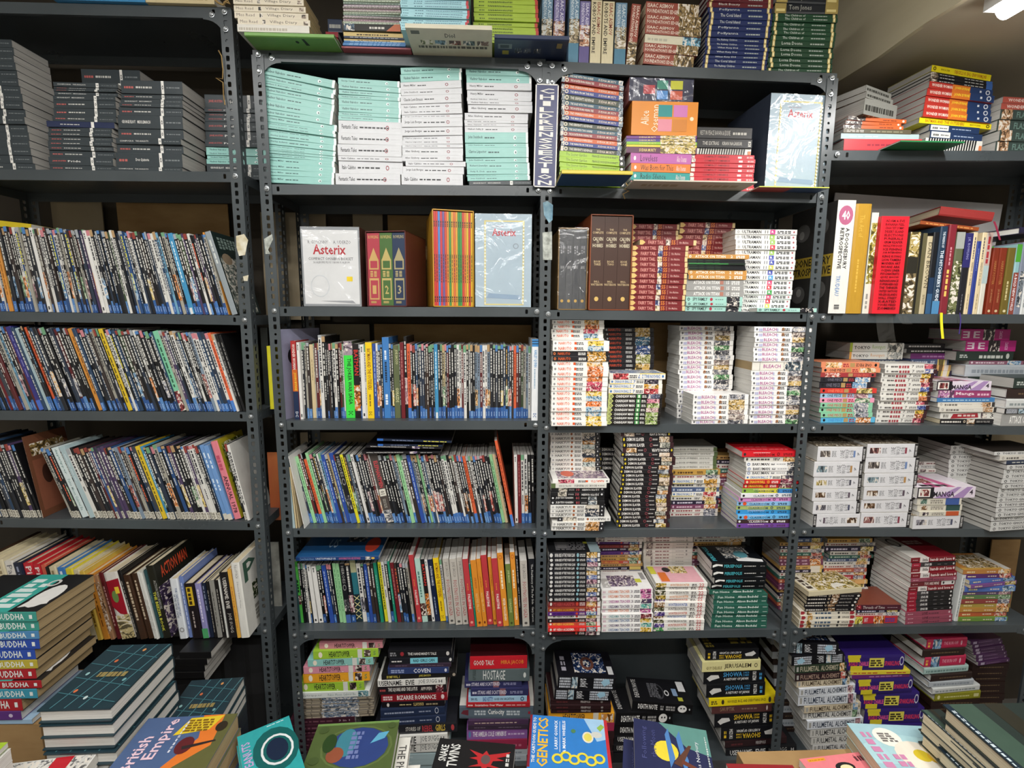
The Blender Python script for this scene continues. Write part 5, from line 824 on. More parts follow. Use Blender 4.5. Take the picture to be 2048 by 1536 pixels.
# --- comic rows of the left bookcase
def fill_row(view, x0, x1, wmin, wmax, ytop, lean, pool, specials=(), seed=1, hj=6):
    r = random.Random(seed); out = []; x = x0; sp = sorted(specials); last = None
    while x < x1:
        if sp and x >= sp[0][0]-wmin*.5:
            s_ = sp.pop(0); w = s_[1]; f = (x-x0)/(x1-x0)
            out.append((x, x+w, (s_[3] if len(s_) > 3 and s_[3] else ytop(f)+r.uniform(-hj, hj)), lean(f), s_[2])); x += w; continue
        w = r.uniform(wmin, wmax)
        if sp and x+w > sp[0][0]: w = max(wmin*.7, sp[0][0]-x)
        f = (x-x0)/(x1-x0); k = r.choice(pool)
        while k == last: k = r.choice(pool)
        last = k; out.append((x, x+w, ytop(f)+r.uniform(-hj, hj)*(1 if r.random() < .8 else 2), lean(f), k)); x += w
    return out
POOL1 = CB*3+CN*3
S('cmblack', 'black comic with faint lettering', '141416', [D(.1, .8, .3, .7, '8c8a86', 12)], 'g', 'comic_book')
row(vA2, 'S2', .012, .168, 'upper left comic shelf', 'comics on the upper left comic shelf',
    fill_row(vA2, 0, 1395, 11, 22, lambda f: lerp(290, 340, f), lambda f: lerp(5.2, 12.5, f), POOL1, [(62, 26, 'orangealb'), (300, 24, 'whitec'), (640, 22, 'whitec'), (1168, 30, 'bluec')], 21)+[(1398, 1424, 325, 13, 'orangealb'), (1426, 1462, 322, 14.5, 'tealcov', .0, .17)])
row(vA2, 'S3', .012, .168, 'lower left comic shelf', 'comics on the lower left comic shelf',
    fill_row(vA2, -15, 1470, 12, 23, lambda f: lerp(900, 945, f), lambda f: lerp(15.5, 14.5, f), POOL1, [(62, 26, 'maroonc'), (245, 34, 'purplealb'), (300, 28, 'palec'), (350, 26, 'orangecc'), (610, 34, 'orangealb'), (790, 26, 'yelannual'), (1110, 34, 'minta'), (1440, 20, 'orangecc')], 22)+[(1474, 1490, 950, 14.3, 'cmblack'), (1491, 1508, 955, 14.2, 'cmblack')])
row(vA4, 'S4', .014, .165, 'third left comic shelf', 'albums on the third left comic shelf',
    fill_row(vA4, -10, 300, 16, 30, lambda f: lerp(150, 190, f), lambda f: 13.5, CW*3+CN, [], 23)+[(318, 352, 125, 7, 'browncov')]+
    fill_row(vA4, 520, 1700, 15, 28, lambda f: lerp(215, 185, f), lambda f: lerp(17.5, 13.8, f), CW*4+CN, [(600, 52, 'daytw', 208), (660, 40, 'palec', 200), (1195, 32, 'yelannual', 195), (1232, 26, 'bluec'), (1640, 34, 'bluepair', 188), (1676, 34, 'bluepair', 190)], 24)+[(1712, 1766, 162, 12.6, 'annual78'), (1790, 1812, 180, 11, 'cmw1'), (1814, 1835, 182, 11, 'cmn4')])
# annuals jutting over the lowest shelf of the left bookcase
AN = ['browna', 'cream1', 'cream1', 'white1', 'navy1', 'red1', 'red1', 'coral1', 'blacka', 'cream1', 'blue1a', 'yellow1', 'cream1', 'yela', 'amber1', 'tana']
xa = [30, 52, 100, 165, 225, 280, 340, 385, 420, 432, 478, 530, 580, 622, 655, 700, 735]
it = [(xa[i], xa[i+1]-1, 215+(i*6)+(15 if i > 13 else 0), 8, AN[i]) for i in range(16)]
it += [(738, 770, 505-200, 9, 'dkreda'), (772, 862, 308, 9.5, 'redart'), (864, 888, 290, 9.5, 'blacka'), (890, 935, 318, 9, 'browna'), (937, 972, 310, 8.5, 'browna'), (974, 990, 300, 8.5, 'whitea'), (992, 1008, 300, 8.5, 'whitea'), (1010, 1030, 290, 8, 'teala'), (1032, 1085, 262, 8, 'beezer'),
       (1140, 1190, 340, 4.5, 'usa'), (1192, 1218, 330, 4.5, 'bluea'), (1222, 1285, 370, 4.5, 'garf'), (1288, 1325, 372, 4.5, 'violeta'), (1327, 1352, 370, 4.5, 'navy1'), (1354, 1372, 360, 4.2, 'blacka'), (1374, 1405, 352, 4, 'greya'), (1407, 1432, 352, 4, 'blacka'), (1434, 1446, 345, 4, 'whitea'), (1448, 1500, 300, 4, 'blacka'), (1502, 1525, 280, 4, 'bunty'), (1527, 1580, 238, 3.6, 'punch')]
STY['blacka']['els'] = [T('EVIE', .35, .6, .3, .72, 'b8b4ac', 0, False)] if 0 else STY['blacka']['els']
S('userannual', 'black volume with tall pale capitals', '1d1a1b', [T('USERNAME: EVIE', .08, .55, .3, .75, 'd8d4cc'), T('JOE SUGG', .62, .92, .3, .75, 'c8c4bc', 0, False)], 'c', 'comic_annual', hb=True); it[-3] = it[-3][:4]+('userannual',)
row(vA5, 'S5', -.055, .21, 'lowest left shelf', 'annuals on the lowest left shelf', it)
# flat books on top of the comic rows
def flat(view, key, xl, xr, yb, th, dep, Y, label, z=None, yaw=0, tilt=0, kind=None, group=None):
    """a book lying flat, its spine edge between two pixels at depth Y, or resting at height z"""
    ox, oy, sc = view; a, b = P(xl/sc+ox, yb/sc+oy, Y), P(xr/sc+ox, yb/sc+oy, Y); z0 = a.z if z is None else z
    if z is not None:
        a, b = Vector((a.x, Y, z)), Vector((b.x, Y, z))
    L = b.x-a.x; c = Vector(((a.x+b.x)/2, Y+dep/2, z0))
    m = Matrix.Translation(c) @ Matrix.Rotation(math.radians(yaw), 4, 'Z') @ Matrix.Rotation(math.radians(tilt), 4, 'Y') @ Matrix.Translation((-L/2, -dep/2, 0))
    return book(key, m, L, dep, th, label, group, kind=kind)
def ztop(sh, X, px, py, Y): return P(px, py, Y).z
S('yellowflat', 'yellow', 'd8c02c', []); S('blackflat', 'black', '1a1a1c', [D(.05, .9, .3, .7, 'c8c6c0', 24)]); S('blueflat', 'blue', '3c84b4', []); S('creamflat', 'cream', 'c8b890', [D(.1, .9, .3, .7, 'a89868', 9)])
flat(vA2, 'yellowflat', -60, 190, 292, .02, .16, 1.80, 'yellow book lying flat behind the upper comics', tilt=6)
flat(vA2, 'blackflat', 265, 780, 918, .008, .17, 1.70, 'thin black comic lying flat on the lower comic row', tilt=.5)
flat(vA1, 'blueflat', 420, 1145, 30, .012, .2, 1.66, 'blue book lying on top of the left bookcase', z=shelf_z('S0', -.9)+.0005)
flat(vA1, 'creamflat', 1150, 1690, 36, .03, .2, 1.66, 'cream book lying on top of left bookcase near twine', z=shelf_z('S0', -.8)+.0005)
flat(vA1, 'creamflat', 1240, 1640, 5, .02, .2, 1.67, 'thin cream book topmost above the left bookcase', z=shelf_z('S0', -.8)+.0312)
# --- centre bookcase, first shelf: mint and white classics
g = 'modern classics beside the sign'
stack(vB1, 'T1', .012, .129, 'leftmost mint stack', g, bounds([578, 640, 685, 722, 768, 825, 888], 170, 748, 178, 728, ['nab', 'nab', 'bur', 'nab', 'nab', 'nab', 'nab'])+bounds([935, 985, 1010, 1035, 1062, 1100, 1145, 1170, 1190, 1210, 1235, 1282, 1327, 1370], 208, 755, 212, 742, ['hm', 'sj', 'sj', 'sj', 'sj', 'sj', 'rk', 'rk', 'rk', 'rk', 'hm', 'hm', 'hm', 'hm']), 1425, tilt=(10, 1.5))
stack(vB1, 'T1', .012, .129, 'second stack from post', g, bounds([625, 672, 714, 748, 776, 828, 878, 906], 776, 1262, 772, 1262, ['orw', 'nab', 'nab', 'nab', 'nab', 'nab', 'nab', 'rk'])+bounds([940, 1036, 1122, 1210, 1246], 772, 1278, 778, 1282, ['ft', 'ft', 'ft', 'ic', 'ic'])+[(1340, 752, 1262, 'ft')], 1425, tilt=(2.5, 0))
stack(vB1, 'T1', .012, .129, 'third stack from post', g, bounds([528, 580, 640, 700, 746, 812, 856, 898, 925, 995, 1060, 1096, 1130, 1158, 1215], 1266, 1745, 1282, 1760, ['nab', 'nab', 'hmw', 'jsw', 'cls', 'ic', 'ic', 'jlb', 'jlb', 'jlb', 'cl', 'cl', 'cl', 'ag', 'ag'])+[(1262, 1304, 1776, 'ic'), (1302, 1282, 1762, 'jlb'), (1360, 1270, 1752, 'ic')], 1447, tilt=(-3.5, -.3))
stack(vC1, 'T1', .012, .129, 'stack beside the hanging sign', g, bounds([537, 592, 655, 712, 772, 800, 830], 126, 640, 142, 648, ['nab', 'nab', 'hmw', 'hmw', 'nabw', 'nabw', 'ag'])+bounds([890, 945, 972, 995, 1045, 1130, 1162, 1245, 1285, 1335, 1378, 1392], 112, 612, 138, 630, ['ag', 'ec', 'ec', 'hs', 'js', 'js', 'clm', 'js', 'rll', 'pkd', 'pkd', 'js'])+[(1428, 150, 640, 'classic0')], 1462, tilt=(0, -1.5))
# --- hanging sign
def sign():
    a, b = P(900+656/3.938, 1472/3.938, 1.655), P(900+848/3.938, 662/3.938, 1.655)
    e = link('hanging_sign', None, None, (a.x, 1.655, a.z)); tag(e, 'tall navy sign with stacked white capitals hung on the centre post', 'sign')
    w, h = b.x-a.x, b.z-a.z; m1 = mat_noise('navy_board', '252a5c', '2c3268', 5, .35); mb = MB()
    mb.box(0, w, 0, .004, 0, h); link('panel', mb.mesh('sign_panel', [m1]), e)
    m2 = mat_noise('white_paint', 'd8d6d0', 'e4e2dc', 8, .4); mb = MB(); bw = .0035
    for x0, x1, z0, z1 in ((0, w, 0, bw), (0, w, h-bw, h), (0, bw, 0, h), (w-bw, w, 0, h)): mb.box(x0, x1, -.0008, 0, z0, z1)
    link('border', mb.mesh('sign_border', [m2]), e)
    st = 'CHILDRENSSECTION'
    for i, ch in enumerate(st):
        mb = MB(); zc = h*(.955-i*.0592); hh = h*.047; ww = w*(.34 if ch == 'I' else .62)
        prints(mb, [T(ch, .5-.31*(ww/w/.62), .5+.31*(ww/w/.62), 0, 1, 'ffffff')], lambda u, v, k: (u*w, -.0012, zc-hh+v*hh)); o = link('letter', mb.mesh('letter', [m2]), e)
    mb = MB(); mb.box(w*.45, w*.55, -.003, .006, h, h+.012); link('hook', mb.mesh('hook', [M_BOLT]), e)
    e.rotation_euler = (0, .012, 0)
sign()
# --- first shelf, right half of centre bookcase
g = 'children books beside the sign'
def fam(key, ds, c, t): return S(key, ds, c, [O(.085, .5, .03, .4, 'd8d0b8', .5), A(0, .05, 0, 1, '8c98a0'), T(t, .14, .52, .28, .74, 'e0dcd0'), T('SUDHA MURTY', .6, .89, .28, .74, 'd8c8b8'), A(.93, 1, 0, 1, '7c8c98')], 'w')
for k, d_, c, t in (('sm0', 'teal children paperback', '2c5468', 'THE SAGE WITH TWO HORNS'), ('sm1', 'brick red children paperback', '8c2c34', 'THE DAUGHTER FROM A WISHING TREE'), ('sm2', 'orange children paperback', 'd0622c', 'THE UPSIDE-DOWN KING'), ('sm3', 'royal blue children paperback', '2c3a84', 'THE MAN FROM THE EGG'), ('sm4', 'dark moss children paperback', '3c4434', "THE SERPENT'S REVENGE")): fam(k, d_, c, t)
S('secret', 'lime green paperback with script title', '9fc434', [T('The Secret Garden', .1, .42, .25, .78, '3c4c14', 0, False), T('FRANCES HODGSON BURNETT', .5, .9, .3, .72, '34400f'), R(.915, 1, 0, 1, '1f2320'), O(.95, .5, .02, .28, 'e0e0dc')], 'w')
stack(vC1, 'U1', .006, .13, 'stack touching the sign', g, bounds([600, 638, 676, 712, 750, 795, 832, 868, 903, 938, 975, 1010, 1045, 1080, 1112], 876, 1368, 872, 1352, ['sm0', 'sm1', 'sm2', 'sm3', 'sm4']*3)+bounds([1150, 1190, 1230, 1265, 1298, 1338], 862, 1378, 862, 1388, ['secret']*6), 1385, tilt=(7, 2.5))
def boxset(name, view, sh, inset, xl, xr, yt, yb, dep, label, face, els, cat='box set', side=None, yaw=0, wrap=False, spines=None, wallc='6c4a34', z=None, Y=None):
    """a carton or slipcase standing on a shelf; spines: list of (colour, print) books seen in its open front"""
    ox, oy, sc = view; Y = Y or YF+inset; ym = (yt+yb)/2/sc+oy; a, b = P(xl/sc+ox, ym, Y), P(xr/sc+ox, ym, Y)
    zb = max(shelf_z(sh, a.x), shelf_z(sh, b.x))+.001 if z is None else z; h = P((xl+xr)/2/sc+ox, yt/sc+oy, Y).z-zb; w = b.x-a.x
    e = link(name, None, None, ((a.x+b.x)/2, Y, zb), (1, 1, 1), (0, 0, math.radians(yaw))); tag(e, label, cat)
    if spines is None:
        mb = MB(); mb.box(-w/2, w/2, 0, dep, 0, h, side or face); mb.face([(-w/2, -.0003, 0), (w/2, -.0003, 0), (w/2, -.0003, h), (-w/2, -.0003, h)], face)
        prints(mb, els, lambda u, v, k: (-w/2+w*u, -.0003-.0001*k, h*v)); link('carton', mb.mesh('carton', [M_COVER, M_ART]), e)
    else:
        t = .003; mb = MB()
        for q in ((-w/2, -w/2+t, 0, dep, 0, h), (w/2-t, w/2, 0, dep, 0, h), (-w/2, w/2, 0, dep, 0, t), (-w/2, w/2, 0, dep, h-t, h), (-w/2, w/2, dep-t, dep, 0, h)): mb.box(*q, wallc)
        link('slipcase', mb.mesh('slipcase', [M_COVER, M_ART]), e)
        n = len(spines); tot = sum(s[2] if len(s) > 2 else 1 for s in spines); x = -w/2+t+.0005; iw = w-2*t-.001
        for s in spines:
            k = s[2] if len(s) > 2 else 1; bw = iw*k/tot
            mb = MB(); mb.box(x+.0003, x+bw-.0003, .004, dep-.006, t+.0005, h-t-.003, s[0])
            prints(mb, s[1], lambda u, v, q: (x+bw*v, .004-.0001*q, (h-t-.003)-(h-2*t-.004)*u)); link('volume', mb.mesh('volume', [M_COVER, M_ART]), e); x += bw
    if wrap:
        mb = MB(); mb.box(-w/2-.001, w/2+.001, -.0012, dep+.001, -.0, h+.001); link('shrink_wrap', mb.mesh('shrink_wrap', [M_WRAP]), e)
    return e, h
# right pile on that shelf: boxed sets above paperbacks
for k, d_, c, t, tc in (('al0', 'orchid paperback with dark script title', 'b864a8', 'Loveless', '3c1c3c'), ('al1', 'orange paperback with dark script title', 'dc7a30', 'Was Born for This', '3c2414'), ('al2', 'teal paperback with dark script title', '2c9490', 'Radio Silence', '12302f'), ('al3', 'salmon paperback with dark script title', 'e08c94', 'Solitaire', '3c2428')):
    S(k, d_, c, [T(t, .16, .2+.03*len(t), .2, .85, tc, 0, False), T('Alice Oseman', .76, .92, .2, .8, 'f0d8d8', 0, False), O(.07, .5, .02, .22, 'f0e8e8')], 'w')
for k, d_, c in (('ms0', 'thin purple paperback', '6c2c7c'), ('ms1', 'thin indigo paperback', '4c3c8c'), ('ms2', 'thin lime paperback', '8cc03c'), ('ms3', 'thin yellow paperback', 'd8cc3c'), ('ms4', 'thin plum paperback', '5c2c4c')): S(k, d_+' with gold print', c, [T('SUDHA MURTY', .18, .42, .25, .75, 'e0c878'), A(.48, .98, 0, 1, 'c8b060')], 'w')
stack(vC1, 'U1', .008, .13, 'pile under the orange box', g, [(1068, 1390, 1945, 'ms0'), (1090, 1390, 1945, 'ms1'), (1112, 1390, 1945, 'ms2'), (1132, 1390, 1945, 'ms3'), (1150, 1390, 1945, 'ms4'), (1195, 1420, 1900, 'al0'), (1268, 1425, 1892, 'al1'), (1330, 1425, 1888, 'al2'), (1390, 1425, 1888, 'al3')], 1445, tilt=(-1, 1), yawj=.5)
zo = P(900+1680/3.938, 1068/3.938, YF+.008).z+.0005
_, ho = boxset('boxed_book_set', vC1, None, .008, 1430, 1950, 800, 1066, .13, 'orange boxed set with four small coloured cover pictures', 'e08a24', [R(.62, .7, .1, .5, 'd8902c'), T('Alice', .14, .26, .3, .72, 'f4e8d0', 90, False), T('Oseman', .3, .4, .1, .9, 'f4e8d0', 90, False), R(.4, .61, .55, .9, '1f8c8c'), R(.63, .84, .55, .9, 'cc78b4'), R(.4, .61, .12, .48, 'e08c9c'), R(.63, .84, .12, .48, 'd0802c'), O(.91, .5, .03, .06, 'f0e0c0')], side='b86c1c', z=zo)
boxset('boxed_book_set', vC1, None, .012, 1412, 1918, 606, 792, .13, 'dark indigo shrink-wrapped boxed set on the orange box', '2a2c48', [T("THE HITCHHIKER'S GUIDE", .06, .1, .15, .85, 'c8c8d0', 90), T('TO THE GALAXY', .11, .15, .2, .8, 'c8c8d0', 90), R(.22, .4, .3, .66, 'b83c44'), R(.43, .6, .5, .85, '3c8c78'), R(.64, .83, .5, .85, 'c8c834'), R(.43, .6, .08, .44, '4c8ccc'), R(.64, .83, .08, .44, 'c8583c')], side='b87878', z=zo+ho+.0015, wrap=True)
S('extras', 'black paperback with thin white capitals', '2a292b', [T('THE EXTRAS', .1, .4, .3, .7, 'c8c4bc', 0, False), T('KIRAN NAGARKAR', .46, .82, .3, .7, 'c8c4bc', 0, False), D(.93, .98, .2, .8, 'd0ccc4', 1, 3)], 'g'); S('restp', 'black paperback with condensed white capitals', '2c2b2d', [T('REST IN PEACE RAVAN & EDDIE', .05, .6, .3, .7, 'b8b4ac', 0, False), D(.65, .9, .35, .65, 'b8b4ac', 5)], 'g')
S('compact', 'scarlet paperback with dark red capitals', 'c01c2c', [A(0, .06, .1, .9, 'e8d8d0'), T('COMPACT OMNIBUS', .2, .6, .28, .74, '6c0c18'), D(.74, .8, .2, .8, 'f0dcd8', 1), D(.88, .97, .25, .75, 'e8b0b0', 2)], 'w')
stack(vD1, 'U1', .01, .2, 'pile beside the tall blue box', g, [(780, 45, 380, 'restp'), (842, 42, 380, 'extras'), (892, 42, 378, 'zebra')]+bounds([925, 950, 974, 998, 1022, 1047, 1072, 1097], 8, 398, 2, 392, ['compact']), 1122, yawj=.4)
ASTF = [R(.16, .87, .02, .93, 'd8cc88'), R(.19, .84, .035, .915, 'a9bcc9'), T('The Complete', .3, .52, .855, .875, '8c3c48', 0, False), T('Asterix', .3, .72, .765, .845, 'b8182c'), O(.72, .66, .05, .03, '8c98a4', .7), G([(.2, .1), (.82, .08), (.8, .13), (.24, .15)], '8ca4bc')]+[R(.165, .185, .03+.036*i, .05+.036*i, 'ece8d8') for i in range(24)]+[R(.845, .865, .03+.036*i, .05+.036*i, 'ece8d8') for i in range(24)]
boxset('boxed_book_set', vD1, 'U1', .004, 472, 848, 578, 1142, .27, 'tall pale blue boxed set at the right end of first shelf', 'a9bcc9', ASTF, side='3c4454', yaw=3, wrap=True)
# picture books jutting out under these piles
def jut(view, key, xl, xr, yfront, sh, label, th=.012, dep=.30, yaw=0):
    ox, oy, sc = view; xc = (xl+xr)/2/sc+ox; X = P(xc, yfront/sc+oy, YF).x; z = shelf_z(sh, X)+.0002
    p = PZ(xc, yfront/sc+oy, z); a, b = P(xl/sc+ox, yfront/sc+oy, p.y), P(xr/sc+ox, yfront/sc+oy, p.y)
    m = Matrix.Translation((a.x, p.y, z)) @ Matrix.Rotation(math.radians(yaw), 4, 'Z')
    return book(key, m, b.x-a.x, dep, th, label, 'picture books jutting over shelf edges')
# --- top of the centre bookcase
g = 'books on top of the bookcases'
ZB = .0122
jut(vB1, 'greenbook', 35, 740, 292, 'T0', 'bright green picture book jutting over shelf below cream paperbacks')
jut(vB1, 'pinkunder', 800, 1345, 385, 'T0', 'dusty red picture book under the thin magazine pile', .006)
jut(vB1, 'diol', 1300, 1985, 228, 'T0', 'beige picture book jutting over shelf with small photo strip', .012)
jut(vC1, 'navybar', 350, 940, 312, 'T0', 'navy picture book with barcode jutting over shelf edge', .014)
def zon(sh, view, x, y, add=.0125):
    p = P(x/view[2]+view[0], y/view[2]+view[1], YF); return shelf_z(sh, p.x)+add
stack(vB1, zon('T0', vB1, 300, 300), 0, .14, 'cream pile above the green book', g, [(-60, -55, 488, 'village'), (-2, -48, 505, 'village'), (52, -50, 517, 'village'), (104, -48, 533, 'village'), (162, -20, 547, 'village'), (222, -15, 550, 'villagew')], 287, Y=1.60, yawj=.6)
stack(vB1, zon('T0', vB1, 1050, 385, .0065), 0, .2, 'magazine pile beside the red booklets', g, bounds([-50, -30, -12, 5, 22, 38, 55, 70, 84, 98, 112, 126, 140, 152, 166, 180], 818, 1262, 812, 1270, ['thinm0', 'thinm2', 'thinm4', 'thinm1', 'thinm3', 'thinm5'])+[(195, 815, 1270, 'cleanblk'), (252, 812, 1280, 'tanyel'), (290, 815, 1285, 'navyprint'), (308, 815, 1300, 'tanyel')]+bounds([326, 340, 354, 367], 815, 1310, 818, 1312, ['bluethin']), 382, Y=1.655)
S('redbooklet', 'small red booklet with dim spine', '9c2430', []); stack(vB1, zon('T0', vB1, 720, 385, .001), 0, .12, 'red booklets in the corner', g, [(150, 690, 800, 'navyprint'), (205, 672, 770, 'redbooklet'), (228, 672, 768, 'redbooklet'), (250, 675, 768, 'redbooklet')]+bounds([275, 300, 325, 350], 690, 790, 690, 790, ['navyprint']), 372, Y=1.80)
stack(vB1, zon('T0', vB1, 1550, 385), 0, .22, 'pale blue album pile', g, ystack(14, -110, 218, 1266, 1805, 1266, 1800, ['tintin'], 5), 218, Y=1.565)
stack(vC1, zon('T0', vC1, 440, 400, .015), 0, .22, 'lime green album pile', g, ystack(13, -100, 308, 185, 688, 190, 700, ['limealb'], 5), 308, Y=1.62, yawj=.7)
AS = [(712, 795, -60, -1, 'asimov0'), (805, 893, -40, -1, 'asimov1')]
row(vC1, 'U0', .02, .11, 'top beside pale magazines', g, [(930, 1008, -70, -.5, 'asimov0', -.01), (1012, 1093, 8, -.5, 'asimov1', -.008), (1100, 1183, 0, -.3, 'asimov2', -.004), (1190, 1280, 10, -.3, 'asimov2', -.002), (1290, 1378, 20, -.3, 'asimov0', 0), (1384, 1455, 32, -4.2, 'asimov3', 0)])
row(vC1, 'T0', .03, .11, 'top behind the navy book', g, AS)
stack(vC1, 'U0', .01, .11, 'lying science-fiction pile', g, [(20, 1540, 1960, 'asimov3'), (118, 1538, 1975, 'asimov3'), (200, 1535, 1975, 'asimov3'), (272, 1535, 1975, 'asimovw'), (338, 1525, 1955, 'asimov3'), (412, 1520, 1920, 'asimov3')], 500, tilt=(2, 3))
stack(vD1, 'U0', .012, .13, 'navy gilt pile', g, [(-60, 110, 512, 'redgilt'), (-25, 110, 512, 'redgilt'), (8, 105, 512, 'redgilt')]+bounds([40, 72, 112, 146, 178, 214, 243, 268, 292, 318, 342, 370], 115, 505, 78, 472, ['blue1', 'blue0', 'blue0', 'blue1', 'blue1', 'blue2', 'blue2', 'blue3', 'blue3', 'blue3', 'blue0', 'blue2']), 402)
stack(vD1, 'U0', .012, .13, 'green gilt pile', g, [(-45, 530, 915, 'tomjones'), (15, 528, 912, 'tomjones')]+bounds([75, 100, 128, 155, 182, 208, 238, 276, 308, 340, 372], 512, 908, 478, 872, ['green1']*6+['green0']*5)+[(402, 470, 870, 'green1')], 425)
jut(vC1, 'yellowflat2' if 0 else S('yelblue', 'yellow-edged picture book with blue underside', 'd0bc3c', [], 'w', 'picture_book', bk=[R(0, 1, .02, 1, '24507c')], hb=True), 880, 1440, 1372, 'U1', 'yellow-edged picture book with blue underside jutting below lime paperbacks', .011, .14)
jut(vC1, S('whiteund', 'white picture book', 'cfc8b8', [], 'w', 'picture_book', bk=[D(.1, .4, .3, .6, 'b0a484', 5), D(.6, .9, .3, .6, 'b0a484', 5)]), 1445, 2420, 1432, 'U1', 'white picture book jutting under the red paperbacks', .004, .12)
jut(vD1, S('yelred', 'picture book', 'c8cc50', [], 'w', 'picture_book', bk=[R(0, .5, .03, 1, 'a03c38'), R(.5, 1, .03, 1, '34486c')]), 425, 855, 1150, 'U1', 'yellow-edged picture book jutting under the tall blue box', .003, .1)
# --- second shelf of the centre bookcase: boxed sets
boxset('boxed_book_set', vB2, 'T2', .012, 290, 698, 290, 838, .17, 'white shrink-wrapped boxed set with red logo lettering', 'd6d7d9', [R(0, 1, 0, 1, '8c9094'), R(.03, .97, .03, .96, 'd8d9da'), T('R. GOSCINNY', .12, .46, .79, .83, '6c6c70', 0, False), T('A. UDERZO', .55, .85, .79, .83, '6c6c70', 0, False), T('Asterix', .2, .76, .655, .78, 'b41c2c'), T('COMPACT OMNIBUS BOXSET', .12, .88, .585, .62, '4c4c50', 0, False), T('36 ALBUMS PLUS 1 BONUS ALBUM', .2, .82, .545, .57, '6c6c70', 0, False), R(.76, .86, .32, .38, 'e8cc2c'), O(.3, .26, .16, .14, 'c8ccd0', .93), G([(.3, .07), (.9, .04), (.85, .075)], '9a9ca0')], side='4c2c28', wrap=True, yaw=-1)
hp = lambda c, gc, n: (c, [T('ROWLING', .03, .075, .1, .9, gc, 90), G([(.2, .5), (.36, .15), (.36, .85)], gc), R(.36, .5, .12, .88, gc), R(.38, .48, .22, .78, c), D(.52, .6, .2, .8, gc, 3, 2), R(.62, .92, .12, .88, gc), R(.65, .9, .2, .8, c), T(n, .72, .84, .35, .65, gc, 90), D(.94, .97, .2, .8, gc, 3)])
boxset('boxed_book_set', vB2, 'T2', .012, 728, 1022, 318, 842, .2, 'three-volume set of red, green and navy gilt spines', '', [], spines=[hp('b04450', 'c8a468', '1'), hp('4c6c3c', 'c0ac6c', '2'), hp('2c3a54', 'a89c74', '3')], wallc='5c2c2c', yaw=-11)
rs = random.Random(4); TN = [(c, [D(.1, .16, .2, .8, '2c2420', 2), D(.45, .75, .3, .7, '3c2c24', 7, 1, i), D(.9, .96, .2, .8, '2c2420', 2)]) for i, c in enumerate(['c83c38', 'c83c38', '4c84c8', 'c83c44', '6c5c94', 'c84c38', 'd88c3c', '4c8c44', 'd8a03c', 'd0703c', 'd89c3c', '3c8c48', '48944c', 'c8483c', 'd8803c', 'd8b43c', 'c8443c', 'dcb030'])]
boxset('boxed_book_set', vB2, 'T2', .010, 1200, 1488, 172, 850, .23, 'yellow slipcase filled with thin bright album spines', '', [], spines=TN, wallc='c8962c', yaw=12)
boxset('boxed_book_set', vB2, 'T2', .008, 1494, 1884, 200, 856, .25, 'pale blue boxed set beside the yellow slipcase', 'a9bcc9', ASTF, side='7c8c98', wrap=True)
# --- comic rows of the centre bookcase
POOL2 = GB*3+GN*2
gp = 'comics standing on the third centre shelf'
sp2 = [(305, 30, 'gnn3'), (372, 28, 'creamc', 205), (402, 20, 'gnb2'), (430, 24, 'gnn5', 140), (455, 22, 'gnn6', 150), (600, 62, 'joker', 183), (664, 44, 'batred', 200), (715, 26, 'whitec', 205), (752, 44, 'bato2', 190), (800, 26, 'bluedk', 200), (868, 46, 'bluetall', 155), (938, 40, 'gorazde', 210), (985, 26, 'maroonc', 190), (1012, 20, 'gnn1', 150), (1034, 24, 'orangecc', 200), (1218, 24, 'bluec', 203), (1765, 18, 'orangecc', 215)]
row(vB3, 'T3', .045, .168, 'third centre shelf', gp, [(242, 278, 180, .3, 'wwu', -.02), (282, 303, 190, .3, 'whitec', -.02)]+fill_row(vB3, 305, 1872, 11, 20, lambda f: lerp(195, 215, f), lambda f: .4, POOL2, sp2, 31, 5)+[(1884, 1928, 168, .2, 'harley', -.04)])
def cover_leaf(view, sh, key, xl, yt, dep, Yn, ang, label, th=.008):
    """a thin album standing on its foot and turned so that its cover faces the aisle"""
    ox, oy, sc = view; yb = 840
    for _ in range(5): a = P(xl/sc+ox, yb, Yn); zb = shelf_z(sh, a.x); yb = toPx((a.x, Yn, zb))[1]
    L = P(xl/sc+ox, yt/sc+oy, Yn).z-zb
    m = Matrix.Translation((a.x, Yn, zb)) @ Matrix.Rotation(math.radians(ang), 4, 'Z') @ Matrix(((0, 0, 1, 0), (0, 1, 0, 0), (-1, 0, 0, 0), (0, 0, 0, 1)))
    book(key, m, L, dep, th, label, None, standing=True)
cover_leaf(vB3, 'T3', 'lavender', 150, 100, .2, 1.685, -20, 'mottled lavender album turned to show its cover beside the post')
sp3 = [(215, 26, 'whitec', 265), (245, 22, 'gnn2'), (315, 26, 'greenc', 262), (370, 22, 'orangecc', 285), (398, 22, 'greenc', 238), (505, 26, 'bluedk', 250), (555, 30, 'bluedk', 240), (592, 36, 'heroes', 245), (634, 22, 'yellowc', 250), (700, 24, 'whitec', 250), (835, 58, 'elephant', 240), (1020, 26, 'greenc', 248), (1062, 30, 'gnn7', 250), (1080, 26, 'bluedk'), (1160, 18, 'greenc'), (1480, 22, 'orangecc', 262), (1672, 24, 'greenc', 250), (1690, 20, 'creamc', 248)]
